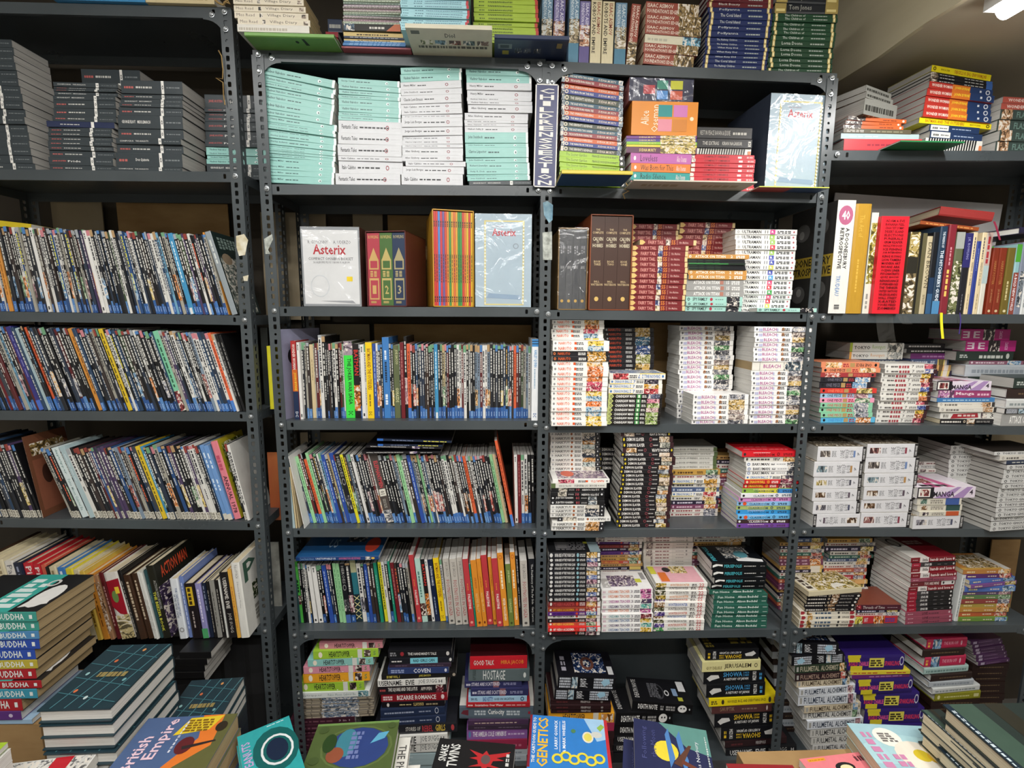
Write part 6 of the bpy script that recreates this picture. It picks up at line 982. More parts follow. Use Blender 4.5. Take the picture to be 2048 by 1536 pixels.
row(vB4, 'T4', .05, .168, 'fourth centre shelf', 'comics standing on the fourth centre shelf', [(160, 182, 265, 3, 'palec', -.045), (186, 204, 340, 3, 'creamc', -.045), (206, 222, 345, 4, 'creamc', -.045), (246, 262, 262, 9, 'whitec', -.048)]+fill_row(vB4, 270, 1725, 13, 21, lambda f: lerp(245, 262, f), lambda f: lerp(12.5, 10.8, f), POOL2, [s for s in sp3 if s[0] > 262], 32, 5)+[(1738, 1758, 150, 11.3, 'orangecc', -.03)]+[(1762+i*24, 1762+i*24+22, 250, 1.5, k) for i, k in enumerate(['whitec', 'maroonc', 'gnb4', 'gnb7', 'gnb9', 'gnn4'])])
zk = P(540+900/3.593, 840+240/3.593, 1.74).z
flat(vB4, 'killing', 660, 1228, 243, .008, .17, 1.70, 'black comic with white capitals lying on leaning comics, lower of two')
flat(vB4, 'killing', 690, 1240, 205, .008, .17, 1.70, 'black comic with white capitals lying on leaning comics, upper of two', tilt=1.5)
flat(vB4, 'darkflat', 775, 1240, 190, .007, .17, 1.70, 'dark comic lying third in the flat comic pile', tilt=1)
flat(vB4, 'darkflat', 770, 1305, 158, .008, .19, 1.695, 'dark blue album lying topmost on the flat comic pile', tilt=2)
it5 = [(210, 226, 230, 3, 'teala'), (222, 244, 228, 3, 'greenneon'), (246, 262, 240, 3, 'gnn0'), (264, 282, 240, 3, 'gnn3'), (284, 300, 240, 3.5, 'gnn8'), (302, 318, 250, 3.5, 'gnb12'), (320, 352, 250, 4.5, 'whitec'), (354, 386, 262, 5, 'whitec'), (388, 410, 255, 5, 'gnb3'), (412, 434, 250, 5, 'gnn10'), (436, 466, 252, 6, 'bluedk'), (468, 484, 245, 6, 'gnb14'), (486, 502, 245, 6, 'gnn11'), (504, 528, 240, 5, 'greenc'), (530, 552, 240, 5, 'greenc'), (554, 588, 240, 4.5, 'heroes'), (590, 622, 240, 4.5, 'gnb17'), (624, 668, 220, 4.5, 'tealtri'), (670, 700, 245, 5, 'gnn12'), (702, 722, 245, 5, 'gnb20'), (724, 748, 245, 5, 'bluedk'), (750, 772, 235, 5, 'gnb22'), (774, 796, 240, 5, 'gnn14'), (798, 820, 235, 5.5, 'greent'), (828, 852, 235, 5.5, 'yellowc'), (854, 874, 228, 5.5, 'gnn15'), (876, 896, 225, 5.5, 'gnb24'), (898, 918, 225, 5.5, 'greent'), (920, 946, 235, 6, 'maroonc'), (948, 964, 235, 6, 'gnn16')]
it5 += [(966+i*20, 966+i*20+18, 240, 6, k) for i, k in enumerate(['gnb26', 'gnb27', 'gnn17', 'gnb29'])]
it5 += [(1060, 1094, 178, 6, 'palestine'), (1098, 1136, 205, 6, 'mintapp'), (1138, 1164, 215, 6, 'batred'), (1166, 1186, 215, 6, 'whitec'), (1188, 1222, 215, 6, 'actionc'), (1226, 1266, 205, 6, 'bato2'), (1268, 1284, 210, 5.5, 'gnb31'), (1288, 1332, 208, 5, 'gaza', -.015), (1336, 1386, 210, 5, 'gaza', -.02), (1388, 1432, 200, 5, 'gaza', -.018), (1434, 1474, 210, 5.5, 'palestine', -.03), (1476, 1488, 245, 5.5, 'greent', -.03), (1490, 1530, 218, 5.5, 'orangeg', -.032), (1532, 1562, 208, 5.5, 'orangeg', -.03), (1564, 1606, 182, 5.5, 'palestine', -.02), (1608, 1632, 195, 5, 'orangeg', -.02), (1634, 1676, 205, 5, 'palestine', -.032), (1678, 1718, 165, 5, 'orangep', -.03), (1720, 1756, 245, 4, 'oliveg2', -.03), (1758, 1792, 160, 4, 'orangep', -.025), (1794, 1812, 185, 4, 'suicide', -.02), (1816, 1866, 222, 3, 'gaza', -.032), (1868, 1912, 208, 2, 'farside', -.025)]
row(vB5, 'T5', .05, .168, 'fifth centre shelf', 'comics standing on the fifth centre shelf', it5)
flat(vB5, 'unstop', 185, 782, 222, .014, .23, 1.69, 'deep blue book with red circle lying flat on the comics', tilt=-.2)
# --- second shelf, right half
sil = [('4a4c50', [T(n, .45, .49, .25, .75, 'b0b0b0', 90), O(.9, .5, .02, .22, 'c8a050'), D(.2, .3, .2, .8, '8c8c90', 2, 2)]) for n in ('BOOK', 'BOOK', 'BOOK', 'BOOK')]
boxset('boxed_book_set', vC2, 'U2', .01, 128, 336, 302, 866, .2, 'silver-grey four-volume set in crumpled clear wrap', '', [], spines=sil, wallc='8c6c3c', wrap=True)
ch = lambda n: ('4a342c', [T('THE', .13, .15, .35, .65, 'c8b088', 90), T('COMPLETE', .16, .185, .1, .9, 'c8b088', 90), T('CALVIN', .22, .26, .12, .88, 'd8ccb0', 90), T('AND', .265, .28, .4, .6, 'd8ccb0', 90), T('HOBBES', .29, .33, .12, .88, 'd8ccb0', 90), T('BOOK', .47, .495, .25, .75, 'c8b088', 90), T(n, .5, .525, .25, .75, 'c8b088', 90), T('BILL', .69, .71, .3, .7, 'c8b088', 90), T('WATTERSON', .72, .745, .06, .94, 'c8b088', 90), O(.89, .5, .025, .16, 'd8b468')])
boxset('boxed_book_set', vC2, 'U2', .002, 350, 652, 208, 866, .24, 'dark brown three-volume set in rust-coloured slipcase', '', [], spines=[ch('THREE'), ch('TWO'), ch('ONE')], wallc='8c4a2c', yaw=3)
g = 'manga on the second right shelf'
stack(vC2, 'U2', .012, .127, 'front maroon manga stack', g, [(385, 705, 1105, 'fairy0')]+bounds([426, 464, 504, 542, 580, 620, 660, 698, 736, 774, 810, 850], 655, 1048, 636, 1022, FAI), 886, yawj=.6)
stack(vC2, 'U2', .15, .127, 'rear left maroon stack', g, ystack(15, 275, 870, 640, 975, 640, 975, FAI, 8), 872, keep=3)
stack(vC2, 'U2', .15, .127, 'rear right maroon stack', g, bounds([265, 303, 345, 383, 418, 455], 990, 1375, 960, 1342, FAI)+ystack(10, 487, 872, 965, 1345, 965, 1345, FAI, 4), 872, keep=6)
S('darkmag', 'thin black magazine with glossy edge', '17181c', [D(.0, .6, .2, .5, '3c5c3c', 4)], 'w'); S('greenmag', 'thin green-edged magazine', '1c2c20', [R(0, .7, .2, .8, '3c8c48')], 'w')
stack(vC2, 'U2', .012, .127, 'grey and teal manga stack', g, [(489, 1042, 1478, 'titan0'), (521, 1050, 1450, 'darkmag'), (536, 1050, 1450, 'darkmag'), (550, 1050, 1448, 'greenmag'), (563, 1050, 1450, 'darkmag'), (575, 1050, 1452, 'darkmag'), (588, 1048, 1452, 'darkmag'), (600, 1045, 1460, 'titan0'), (633, 1045, 1452, 'titan0'), (667, 1035, 1440, 'titangrey0'), (707, 1032, 1438, 'titangrey0'), (747, 1030, 1436, 'titangrey0'), (787, 1030, 1430, 'spy0'), (824, 1030, 1425, 'spy0'), (853, 1028, 1425, 'spy0')], 890, yawj=.8)
stack(vC2, 'U2', .05, .127, 'tall white manga stack', g, bounds([313, 348, 383, 418, 452, 487, 520, 555, 588, 622, 657, 690, 722, 755, 785, 815, 848], 1384, 1818, 1365, 1768, [ULTK[i] for i in (0, 1, 1, 2, 1, 3, 3, 4, 3, 5, 6, 2, 7, 6, 2, 4, 3)]), 872)
stack(vC2, 'U2', .0, .1, 'single volume at the shelf end', g, [(869, 1530, 1950, 'spy0')], 896, yawj=.1)
# --- third shelf, right half
g = 'manga on the third right shelf'
stack(vC3, 'U3', .06, .127, 'rear left orange-lettered stack', g, ystack(22, 70, 790, 85, 450, 80, 440, NAR, 3), 790, keep=4)
STY['naruto0']['fr'] = [A(.1, .9, .1, .9, '6c88b8')]
stack(vC3, 'U3', -.03, .085, 'front left orange-lettered stack', g, bounds([218, 252, 288, 323, 358, 393, 428, 462, 497, 530, 563, 597, 632, 668, 702, 735, 768], 92, 490, 78, 470, ['naruto4', 'naruto3', 'narart', 'narart', 'naruto0', 'naruto1', 'naruto1', 'naruto1', 'naruto2', 'naruto2', 'naruto4', 'naruto3', 'naruto1', 'naruto3', 'naruto3', 'naruto4', 'naruto4']), 800, yawj=.5)
stack(vC3, 'U3', .13, .127, 'black orange-lettered rear stack', g, ystack(20, 125, 770, 458, 806, 462, 790, ['narblack0', 'narblack0', 'narblack1', 'narblack1', 'narblack2', 'narblack2', 'narblack3', 'narblack3'], 4), 770, keep=9)
STY['dragon0']['fr'] = [A(.05, .95, .08, .92, '7c94b8')]
stack(vC3, 'U3', -.005, .112, 'front white-capitals stack', g, [(447, 488, 885, 'dragon0~'), (488, 490, 862, 'dragon2'), (520, 484, 865, 'dragon1'), (553, 484, 862, 'dragon0')]+bounds([588, 621, 653, 684, 713, 741, 768], 484, 868, 474, 848, ['chainsaw2', 'chainsaw0', 'chainsaw1', 'chainsaw3', 'chainsaw1', 'chainsaw1', 'chainsaw1']), 796, yawj=1.5)
stack(vC3, 'U3', .10, .127, 'rear purple-lettered stack', g, ystack(19, 112, 762, 990, 1372, 970, 1345, BLE, 5), 762, keep=14)
STY['bleach0']['fr'] = [A(.1, .9, .1, .85, 'c89a84'), R(.0, .1, 0, 1, 'd8d6d2')]
stack(vC3, 'U3', .004, .092, 'low purple-lettered stack', g, bounds([597, 632, 668, 702, 735, 768], 1080, 1475, 1068, 1468, [BLE[0], BLE[2], BLE[2], BLE[1], BLE[1], BLE[3]]), 797, yaw=2)
stack(vC3, 'U3', .004, .127, 'purple-lettered stack at right', g, bounds([118, 156, 194, 230, 264, 298, 332], 1518, 1930, 1505, 1922, BLE)+[(368, 1502, 1902, 'bleachbox')]+bounds([432, 468, 503, 538, 572, 607, 640, 674, 708, 742, 776], 1495, 1895, 1478, 1872, BLE), 811)
# --- fourth shelf, right half
g = 'manga on the fourth right shelf'
stack(vC4, 'U4', .09, .127, 'rear black-lettered white stack', g, ystack(20, 50, 755, 78, 455, 85, 455, HAI, 5), 755, keep=9)
STY['naruto2']['fr'] = [A(.1, .97, .1, .9, '9c8498'), O(.3, .6, .12, .3, 'd05a3c')]
stack(vC4, 'U4', -.01, .105, 'front left stack', g, [(412, 95, 528, 'naruto2~'), (441, 85, 505, 'bof~'), (476, 82, 490, 'jujutsu0~'), (505, 82, 488, 'jujutsu0~'), (536, 82, 490, 'jujutsu1'), (567, 80, 490, 'jujutsu1'), (598, 78, 490, 'haikyu0'), (629, 76, 488, 'haikyu1'), (660, 76, 488, 'haikyu1'), (692, 135, 538, 'haikyu0~'), (724, 92, 490, 'haikyu2'), (758, 90, 488, 'haikyu2')], 793, yawj=1.5)
stack(vC4, 'U4', .17, .12, 'dim black stack in gap', g, ystack(14, 170, 740, 440, 820, 450, 820, DEM, 5), 740, keep=5)
stack(vC4, 'U4', .012, .127, 'black stack with yellow marks', g, [(48, 618, 995, 'demon0~'), (88, 622, 1010, 'demon1'), (134, 628, 1015, 'demon2'), (175, 632, 1015, 'demon3~')]+ystack(18, 212, 788, 625, 1020, 582, 975, DEM, 9), 788, yawj=1.6)
stack(vC4, 'U4', .11, .127, 'middle rear stack', g, [(170, 1000, 1345, 'bof'), (200, 1000, 1345, 'bof'), (232, 998, 1340, 'bof'), (265, 996, 1340, 'bof'), (298, 996, 1340, 'bof'), (330, 996, 1365, 'mix7'), (368, 998, 1365, 'mix2'), (397, 995, 1365, 'dragon1'), (430, 1000, 1368, 'mix8'), (463, 1000, 1360, 'mix9'), (494, 1000, 1360, 'dragon0'), (525, 995, 1335, 'mix8'), (556, 995, 1355, 'mix1'), (585, 990, 1348, 'mix5'), (615, 990, 1350, 'mix2'), (645, 985, 1350, 'mix2')], 673)
stack(vC4, 'U4', .155, .1, 'dim stack behind red topped pile', g, ystack(13, 230, 700, 1330, 1700, 1340, 1700, MIX, 6), 700, keep=4)
stack(vC4, 'U4', .01, .127, 'red topped pile', g, [(200, 1530, 1955, 'classr0'), (243, 1552, 1975, 'mix8'), (284, 1560, 1980, 'bakuman'), (319, 1562, 1985, 'bakuman'), (354, 1562, 1975, 'bakuman'), (388, 1555, 1965, 'dragon2'), (421, 1545, 1958, 'dbred'), (456, 1542, 1948, 'dbred'), (492, 1535, 1945, 'classr1'), (527, 1515, 1938, 'classr2'), (562, 1505, 1920, 'classr3'), (596, 1498, 1915, 'classr4'), (630, 1495, 1905, 'classr5'), (663, 1492, 1915, 'classr6'), (697, 1492, 1915, 'classr7'), (733, 1490, 1895, 'classr8'), (765, 1485, 1895, 'classr9')], 799)
# --- fifth shelf, right half
g = 'manga on the fifth right shelf'
STY['nura0']['fr'] = [R(.2, .38, .25, .85, '5c5a58'), D(.15, .75, .15, .8, '5c5a5c', 6, 7), R(.72, .8, .55, .7, 'a8a834'), R(.8, 1, 0, 1, '7c8c90')]; STY['nura0']['cv'] = '161618'
stack(vC5, 'U5', -.02, .12, 'black stack beside centre post', g, bounds([165, 208, 240, 272, 305, 337, 368, 400, 432, 463, 494], 68, 462, 64, 458, ['nura0', 'nura1', 'nura2', 'nura3', 'nura0', 'nura1', 'nura2', 'nura3', 'nura0', 'nura1', 'nura2'])+bounds([526, 572, 600, 628, 657, 684, 712, 745], 62, 458, 60, 455, ['mha0', 'mha1', 'mha2', 'mha3', 'mha4', 'mha5', 'mha6', 'mha4']), 782, yawj=.6)
STY['oresama0']['fr'] = [A(.2, .75, .15, .75, '7c6c84'), D(.05, .2, .1, .6, 'a8a4a0', 1, 9), R(.74, .86, .35, .55, 'c8c844'), R(.88, .97, .5, .9, '9a9896')]
stack(vC5, 'U5', .0, .127, 'pastel-lettered white stack', g, bounds([450, 484, 520, 554, 590, 624, 658, 692, 724], 468, 858, 466, 852, [ORE[0], ORE[0], ORE[1], ORE[2], ORE[0], ORE[3], ORE[4], ORE[2], ORE[4]]), 757, yawj=.7)
STY['hunter0']['fr'] = [R(.12, .95, .05, .95, 'e0a8b0'), R(.14, .3, .1, .6, 'd8702c'), A(.42, .75, .55, .95, 'd8bc6c'), O(.35, .75, .08, .14, '1c1a1c'), R(.0, .12, .5, .95, 'd0c83c')]
stack(vC5, 'U5', .004, .127, 'white stack with large numbers', g, bounds([400, 430, 458, 490, 520, 542, 578, 610, 640, 668, 694, 724], 880, 1268, 860, 1240, [HUN[0], HUN[1], HUN[1], HUN[0], HUN[2], HUN[3], HUN[1], HUN[2], HUN[3], HUN[1], HUN[2], HUN[4]]), 753, yawj=1.5)
stack(vC5, 'U5', .15, .127, 'rear mixed coloured stack', g, [(40, 425, 785, 'karo'), (68, 425, 783, 'karo'), (96, 430, 775, 'mha2'), (125, 430, 772, 'mha0'), (155, 432, 770, 'mix1'), (184, 432, 768, 'mha2'), (213, 432, 765, 'mix0'), (240, 432, 762, 'mix7'), (266, 432, 762, 'mha5')]+ystack(14, 292, 690, 435, 775, 440, 780, MIX, 4), 690, keep=9)
stack(vC5, 'U5', .15, .127, 'rear white cursive stack', g, ystack(21, 42, 690, 785, 1160, 790, 1140, ['karo'], 4), 690, keep=6)
stack(vC5, 'U5', .17, .12, 'rear stack behind black paperbacks', g, [(40, 1170, 1550, 'karo'), (70, 1165, 1555, 'mix8')]+ystack(18, 100, 680, 1145, 1520, 1150, 1520, MIX, 4), 680, keep=2)
stack(vC5, 'U5', .012, .135, 'stack of turquoise and white titles', g, [(250, 1308, 1722, 'perse'), (305, 1308, 1720, 'perse'), (360, 1318, 1708, 'perse'), (408, 1300, 1708, 'perse'), (455, 1284, 1692, 'funhome')]+bounds([492, 530, 566, 602, 637, 674, 710], 1320, 1728, 1302, 1720, ['funhome']), 748)
# --- right bookcase
g = 'comics on top of the right bookcase'
stack(vD1, 'V0', .02, .17, 'fan of comics beside corner post', g, [(540, 990, 1230, 'silverc', 20), (580, 990, 1235, 'silverc', 18), (618, 988, 1260, 'silverc', 16), (712, 960, 1330, 'orangec'), (735, 950, 1300, 'orangec'), (755, 945, 1315, 'orangec'), (778, 940, 1360, 'drabc'), (805, 925, 1410, 'palec'), (838, 940, 1420, 'redc')], 905, yaw=1, tilt=(3, -1))
stack(vD1, 'V0', .03, .17, 'yellow-topped pile', g, [(428, 1452, 1850, 'bato~'), (465, 1450, 1868, 'batdark'), (482, 1450, 1868, 'batdark'), (500, 1450, 1866, 'batdark')]+bounds([518, 558, 600, 640, 680], 1436, 1868, 1400, 1852, ['ww'])+[(720, 1386, 1866, 'bato'), (752, 1455, 1780, 'gift'), (790, 1450, 1800, 'gift'), (832, 1420, 1792, 'zebra')], 905, yaw=4, tilt=(5, 1))
jut(vD1, 'greenu', 1290, 1685, 872, 'V0', 'dark green comic jutting over shelf below zebra book', .004, .12)
stack(vD1, 'V0', .03, .17, 'comic pile at the photo edge', g, [(600, 1900, 2340, 'wworn'), (635, 1895, 2335, 'wworn')]+bounds([672, 728, 790, 850], 1880, 2320, 1862, 2300, ['flash']), 908, yaw=3)
# upright novels
g = 'upright novels on the second right bookcase shelf'
nv = [(255, 415, 135, 'doones', -.012, .25), (420, 560, 168, 'goldbox', -.005, .22), (566, 628, 250, 'olivew', 0, .2), (630, 654, 295, 'whitered', 0, .2), (656, 905, 282, 'adam', -.015, .2), (930, 1018, 428, 'camo', .01, .15), (1026, 1086, 438, 'oliveb', .01, .15), (1088, 1136, 466, 'danb', .01, .15), (1140, 1194, 430, 'blkblue', .012, .15), (1196, 1262, 375, 'hitch', .008, .16), (1272, 1342, 358, 'maroonn', .008, .16), (1346, 1420, 428, 'meadow', .012, .15), (1424, 1494, 438, 'rowl', .012, .15), (1496, 1535, 430, 'uswar', .012, .15), (1537, 1576, 512, 'blueuni', .012, .14), (1578, 1620, 432, 'uswar', .012, .15), (1622, 1668, 432, 'redwhite', .012, .15), (1672, 1690, 560, 'newworld', .02, .14), (1692, 1750, 572, 'potter', .012, .14), (1752, 1818, 572, 'potter', .012, .14), (1826, 1896, 572, 'oliveg', .012, .14), (1900, 1946, 540, 'newworld', .01, .15), (1950, 2008, 520, 'greyblue', .01, .15), (2012, 2060, 520, 'whitecap', .01, .15), (2062, 2120, 500, 'maroonn', .01, .15), (2122, 2190, 490, 'meadow', .01, .15)]
row(vD2, 'V1', .004, .15, 'shelf of upright novels', g, [(a, b, y, 0, k, i_, d_) for a, b, y, k, i_, d_ in nv])
flat(vD2, 'redcloth', 1370, 1790, 300, .03, .2, 1.70, 'red cloth hardback lying aslant on the upright novels', yaw=-14, tilt=9)
flat(vD2, 'orangeold', 1160, 1640, 385, .012, .16, 1.70, 'worn orange paperback lying under the red cloth hardback', yaw=-10, tilt=8)
flat(vD2, 'navycloth', 1955, 2400, 440, .022, .22, 1.70, 'dark navy hardback lying on novels at the photo edge', yaw=6, tilt=-2)
# ribbon markers and clear plastic
def strip(name, label, cat, pts, w, mat, Y):
    mb = MB(); q = [P(x/4.571+1600, y/4.571+620, Y-.001*i) for i, (x, y) in enumerate(pts)]
    for a, b in zip(q, q[1:]): mb.face([(a.x-w/2, a.y, a.z), (a.x+w/2, a.y, a.z), (b.x+w/2, b.y, b.z), (b.x-w/2, b.y, b.z)], 'ffffff'); mb.face([(a.x-w/2, a.y+.0006, a.z), (a.x+w/2, a.y+.0006, a.z), (b.x+w/2, b.y+.0006, b.z), (b.x-w/2, b.y+.0006, b.z)], 'ffffff')
    tag(link(name, mb.mesh(name, [mat])), label, cat)
M_YR = mat_noise('yellow_ribbon', 'd8d420', 'e4e030', 8, .5); M_PR = mat_noise('purple_ribbon', '3c2c74', '4c3c88', 8, .5); M_RR = mat_noise('red_ribbon', '7c1c34', '8c2440', 8, .5)
strip('ribbon_marker', 'yellow ribbon marker hanging over the novel shelf edge', 'ribbon', [(1293, 25), (1293, 100), (1298, 180), (1306, 262)], .0095, M_YR, 1.66)
strip('ribbon_marker', 'thin purple ribbon marker hanging over the novel shelf edge', 'ribbon', [(1462, 25), (1470, 90), (1465, 150), (1455, 220)], .0035, M_PR, 1.66)
strip('ribbon_marker', 'dark red ribbon marker hanging from red cloth hardback', 'ribbon', [(1775, -810), (1795, -760), (1815, -690), (1828, -640)], .007, M_RR, 1.655)
strip('plastic_sheet', 'torn clear plastic hanging below the broad red spine', 'plastic', [(770, 35), (775, 110), (785, 200), (800, 290)], .06, M_WRAP, 1.655)
strip('plastic_scrap', 'crumpled clear plastic scrap on the novel shelf edge', 'plastic', [(930, 50), (955, 95), (985, 130)], .035, M_WRAP, 1.658)
g = 'manga on the third shelf of right bookcase'
stack(vD3, 'V2', .03, .127, 'multicoloured front stack', g, [(478, 200, 728, 'onep0~'), (530, 205, 735, 'onep0'), (576, 185, 692, 'onep1~'), (618, 182, 680, 'onep2'), (664, 178, 650, 'onep2'), (722, 182, 695, 'onep3'), (768, 182, 665, 'onep4'), (814, 180, 678, 'onep5'), (858, 180, 660, 'onep6'), (904, 180, 658, 'onep6'), (950, 178, 655, 'onep6'), (996, 180, 682, 'onep7')], 1046)
stack(vD3, 'V2', .035, .127, 'white stack with dark red ends', g, bounds([495, 540, 583, 627, 670, 713, 757, 800, 842, 884, 926, 968, 1010], 770, 1250, 690, 1140, SHI, 8), 1054)
stack(vD3, 'V2', .03, .15, 'drawing manual pile', g, [(650, 1262, 1750, 'howmanga'), (744, 1262, 1750, 'mangapink'), (816, 1250, 1785, 'mangablue' if 0 else 'bluethin'), (860, 1262, 1785, 'heartmag0' if 0 else 'heartmag'), (908, 1262, 1785, 'heartmag'), (956, 1290, 1815, 'vikn'), (1028, 1280, 1800, 'bakuz')], 1074)
stack(vD3, 'V2', .15, .14, 'rear pile of thick white manga', g, [(300, 465, 948, 'trev'), (384, 455, 935, 'trev2'), (452, 500, 910, 'navyprint')]+ystack(10, 480, 980, 470, 930, 470, 930, MIX, 6), 980, keep=3)
stack(vD3, 'V2', .17, .13, 'rear pile with thin purple book', g, [(308, 960, 1325, 'blackflat2' if 0 else S('blkflat2', 'thin black paperback with white print', '17171a', [D(.1, .9, .3, .7, 'c0beba', 12)], 'w')), (352, 965, 1390, 'blkflat2'), (394, 1015, 1370, 'thinpur'), (446, 1010, 1360, 'mix9')]+ystack(9, 500, 960, 960, 1380, 960, 1380, MIX, 8), 960, keep=3)
stack(vD3, 'V2', .12, .14, 'pile topped by magenta boxes', g, [(175, 1480, 1930, 'eepink'), (278, 1510, 1970, 'eepink'), (378, 1430, 1945, 'dkgreen'), (464, 1550, 2040, 'mix6'), (500, 1510, 2090, 'palegrey')]+ystack(5, 610, 1000, 1530, 2080, 1530, 2080, ['dkgreen', 'choc', 'olivey'], 5), 1000, keep=6)
stack(vD3, 'V2', .0, .15, 'pile at the far shelf end', g, [(620, 1945, 2420, 'dkgreen'), (720, 1900, 2400, 'choc'), (820, 1870, 2380, 'whitecap'), (912, 1860, 2380, 'jojo'), (962, 1845, 2400, 'titangrey0')], 1082)
g = 'manga on the fourth shelf of right bookcase'
stack(vD4, 'V3', .012, .15, 'thick omnibus stack beside post', g, [(188, 245, 662, 'lonewolf0'), (322, 206, 632, 'lonewolf1'), (460, 206, 628, 'lonewolf2'), (572, 202, 616, 'lonewolf3'), (682, 198, 608, 'lonewolf4'), (795, 200, 608, 'lonewolfx')], 911)
stack(vD4, 'V3', .012, .15, 'second thick omnibus stack', g, [(165, 672, 1122, 'lonewolf5'), (287, 662, 1126, 'lonewolf0'), (425, 645, 1112, 'lonewolf1'), (543, 636, 1096, 'lonewolf3'), (658, 620, 1072, 'lonewolf3'), (770, 612, 1045, 'lonewolf5')], 902)
stack(vD4, 'V3', .0, .15, 'pile under purple-rayed manual', g, [(540, 1105, 1615, 'howmanga'), (636, 1112, 1500, 'mixb' if 0 else S('creamblue', 'cream manga with blue end', 'd6d0c0', [A(.08, .22, .15, .85, '6c8c7c'), D(.3, .58, .2, .8, '8c867c', 5, 2), R(.64, .95, 0, 1, '3c5898')], 'w', 'manga_volume')), (698, 1115, 1512, S('creamgreen', 'cream manga with dark green end', 'd6d0c0', [A(.08, .22, .15, .85, '8c6c4c'), D(.3, .58, .2, .8, '8c867c', 5, 2), R(.64, .95, 0, 1, '2c4c48')], 'w', 'manga_volume')), (752, 1115, 1490, S('creamorange', 'cream manga with orange end', 'd6d0c0', [A(.08, .22, .15, .85, '4c3c48'), D(.3, .58, .2, .8, '8c867c', 5, 2), R(.64, .95, 0, 1, 'c0542c')], 'w', 'manga_volume')), (792, 1066, 1516, 'lonewolf4')], 905, yawj=2)
stack(vD4, 'V3', .16, .14, 'rear pile of small white manga', g, ystack(14, 320, 880, 1100, 1500, 1110, 1500, ['karo', 'tghoul'], 12), 880, keep=3)
stack(vD4, 'V3', .10, .146, 'rear tall white stack', g, ystack(16, 180, 900, 1400, 1900, 1370, 1860, ['tghoul'], 8), 900, keep=7)
stack(vD4, 'V3', -.01, .146, 'tall white stack at photo edge', g, [(228, 1755, 2310, 'tghoul'), (262, 1790, 2340, 'heartmag'), (310, 1860, 2400, 'navyprint')]+ystack(14, 348, 968, 1850, 2400, 1708, 2250, ['tghoul'], 8), 968, yaw=5)
g = 'manga on the lowest shelf of right bookcase'
stack(vD5, 'V4', .12, .127, 'rear left mixed stack', g, [(65, 140, 420, 'mix9')]+ystack(20, 102, 690, 85, 432, 55, 415, ['mix0', 'mix1', 'mix2', 'mix3', 'mix4', 'mix5', 'mix5'], 5), 690, keep=8)
stack(vD5, 'V4', .13, .127, 'rear middle mixed stack', g, [(72, 470, 830, 'mix7'), (108, 448, 852, 'mix2'), (138, 440, 850, 'mix1'), (180, 485, 800, 'mix8'), (215, 470, 830, 'mix3'), (245, 460, 805, 'mix9'), (275, 432, 805, 'mix8'), (305, 430, 780, 'mix2'), (335, 430, 775, 'mix4'), (367, 430, 780, 'mix8'), (400, 430, 765, 'mix10')]+ystack(7, 435, 680, 440, 775, 440, 780, MIX, 5), 680, keep=11)
S('oxcover', 'cream manga with yellow striped cover', 'cfc4a4', [], 'c', 'manga_volume', cv='c8bc98', fr=[A(.2, .98, .05, .95, 'a8944c'), R(.03, .2, .05, .95, 'd8d2c0'), D(.06, .16, .15, .85, '3c342c', 1, 4), G([(.5, .1), (.8, .2), (.7, .35), (.55, .3)], 'd8d4c8')])
stack(vD5, 'V4', .0, .127, 'front pile with striped cover', g, [(478, 275, 742, 'oxcover', 7)]+bounds([518, 546, 574, 602, 630], 305, 735, 282, 680, ['bakuz'])+bounds([658, 692, 728, 764], 245, 690, 228, 672, ['catcat']), 800)
S('threads', 'dark maroon manga with white serif title', '4c1f2c', [A(.02, .12, .1, .9, 'c03c48'), T('Threads of Time', .16, .64, .25, .78, 'd8ccc8', 0, False), D(.7, .92, .4, .6, '9c8088', 5)], 'w', 'manga_volume', cv='7c4030'); S('rainbowm', 'red manga with bright pictured spine', 'b83038', [A(0, .2, 0, 1, 'd8c84c'), T('NOT', .24, .32, .2, .8, 'e8d8e0'), A(.45, .7, 0, 1, 'd87c34'), D(.72, .95, .2, .8, '5c3c8c', 4, 2)], 'w', 'manga_volume')
stack(vD5, 'V4', .02, .127, 'low pile beside maroon stack', g, [(600, 692, 1052, 'threads'), (648, 698, 1048, 'mix1'), (675, 688, 1048, 'mix2'), (708, 675, 1028, 'rainbowm')], 775)
stack(vD5, 'V4', .02, .17, 'maroon and black graphic novels', 'graphic novels on the lowest right shelf', [(220, 1122, 1502, 'lhl'), (262, 1122, 1500, 'snub'), (296, 1115, 1500, 'lhl'), (342, 1110, 1500, 'lhl'), (383, 1108, 1500, 'lovep'), (416, 1108, 1496, 'youarem'), (458, 1092, 1480, 'lhl'), (496, 1085, 1475, 'snub'), (530, 1082, 1472, 'snub'), (564, 1080, 1470, 'snub'), (596, 1080, 1468, 'snub'), (630, 1080, 1468, 'snub'), (664, 1062, 1460, 'lovep'), (702, 1062, 1465, 'lovep'), (736, 1060, 1465, 'lovep')], 768, yaw=4, yawj=.6)
row(vD5, 'V4', .03, .16, 'lowest right shelf', g, [(1482, 1512, 365, -3, 'whitecap')])
stack(vD5, 'V4', .03, .127, 'many-coloured pile beside pale upright book', g, [(320, 1560, 1948, 'yel0'), (358, 1562, 1955, 'yel1'), (392, 1565, 1985, 'yel2', 8), (425, 1565, 1995, 'yel3', 8), (455, 1562, 1975, 'yel2')]+bounds([500, 530, 562, 598, 632, 668, 708], 1555, 1945, 1512, 1905, ['yel4', 'yel5', 'yel6', 'yel7', 'yel8', 'yel9', 'yel10']), 742)
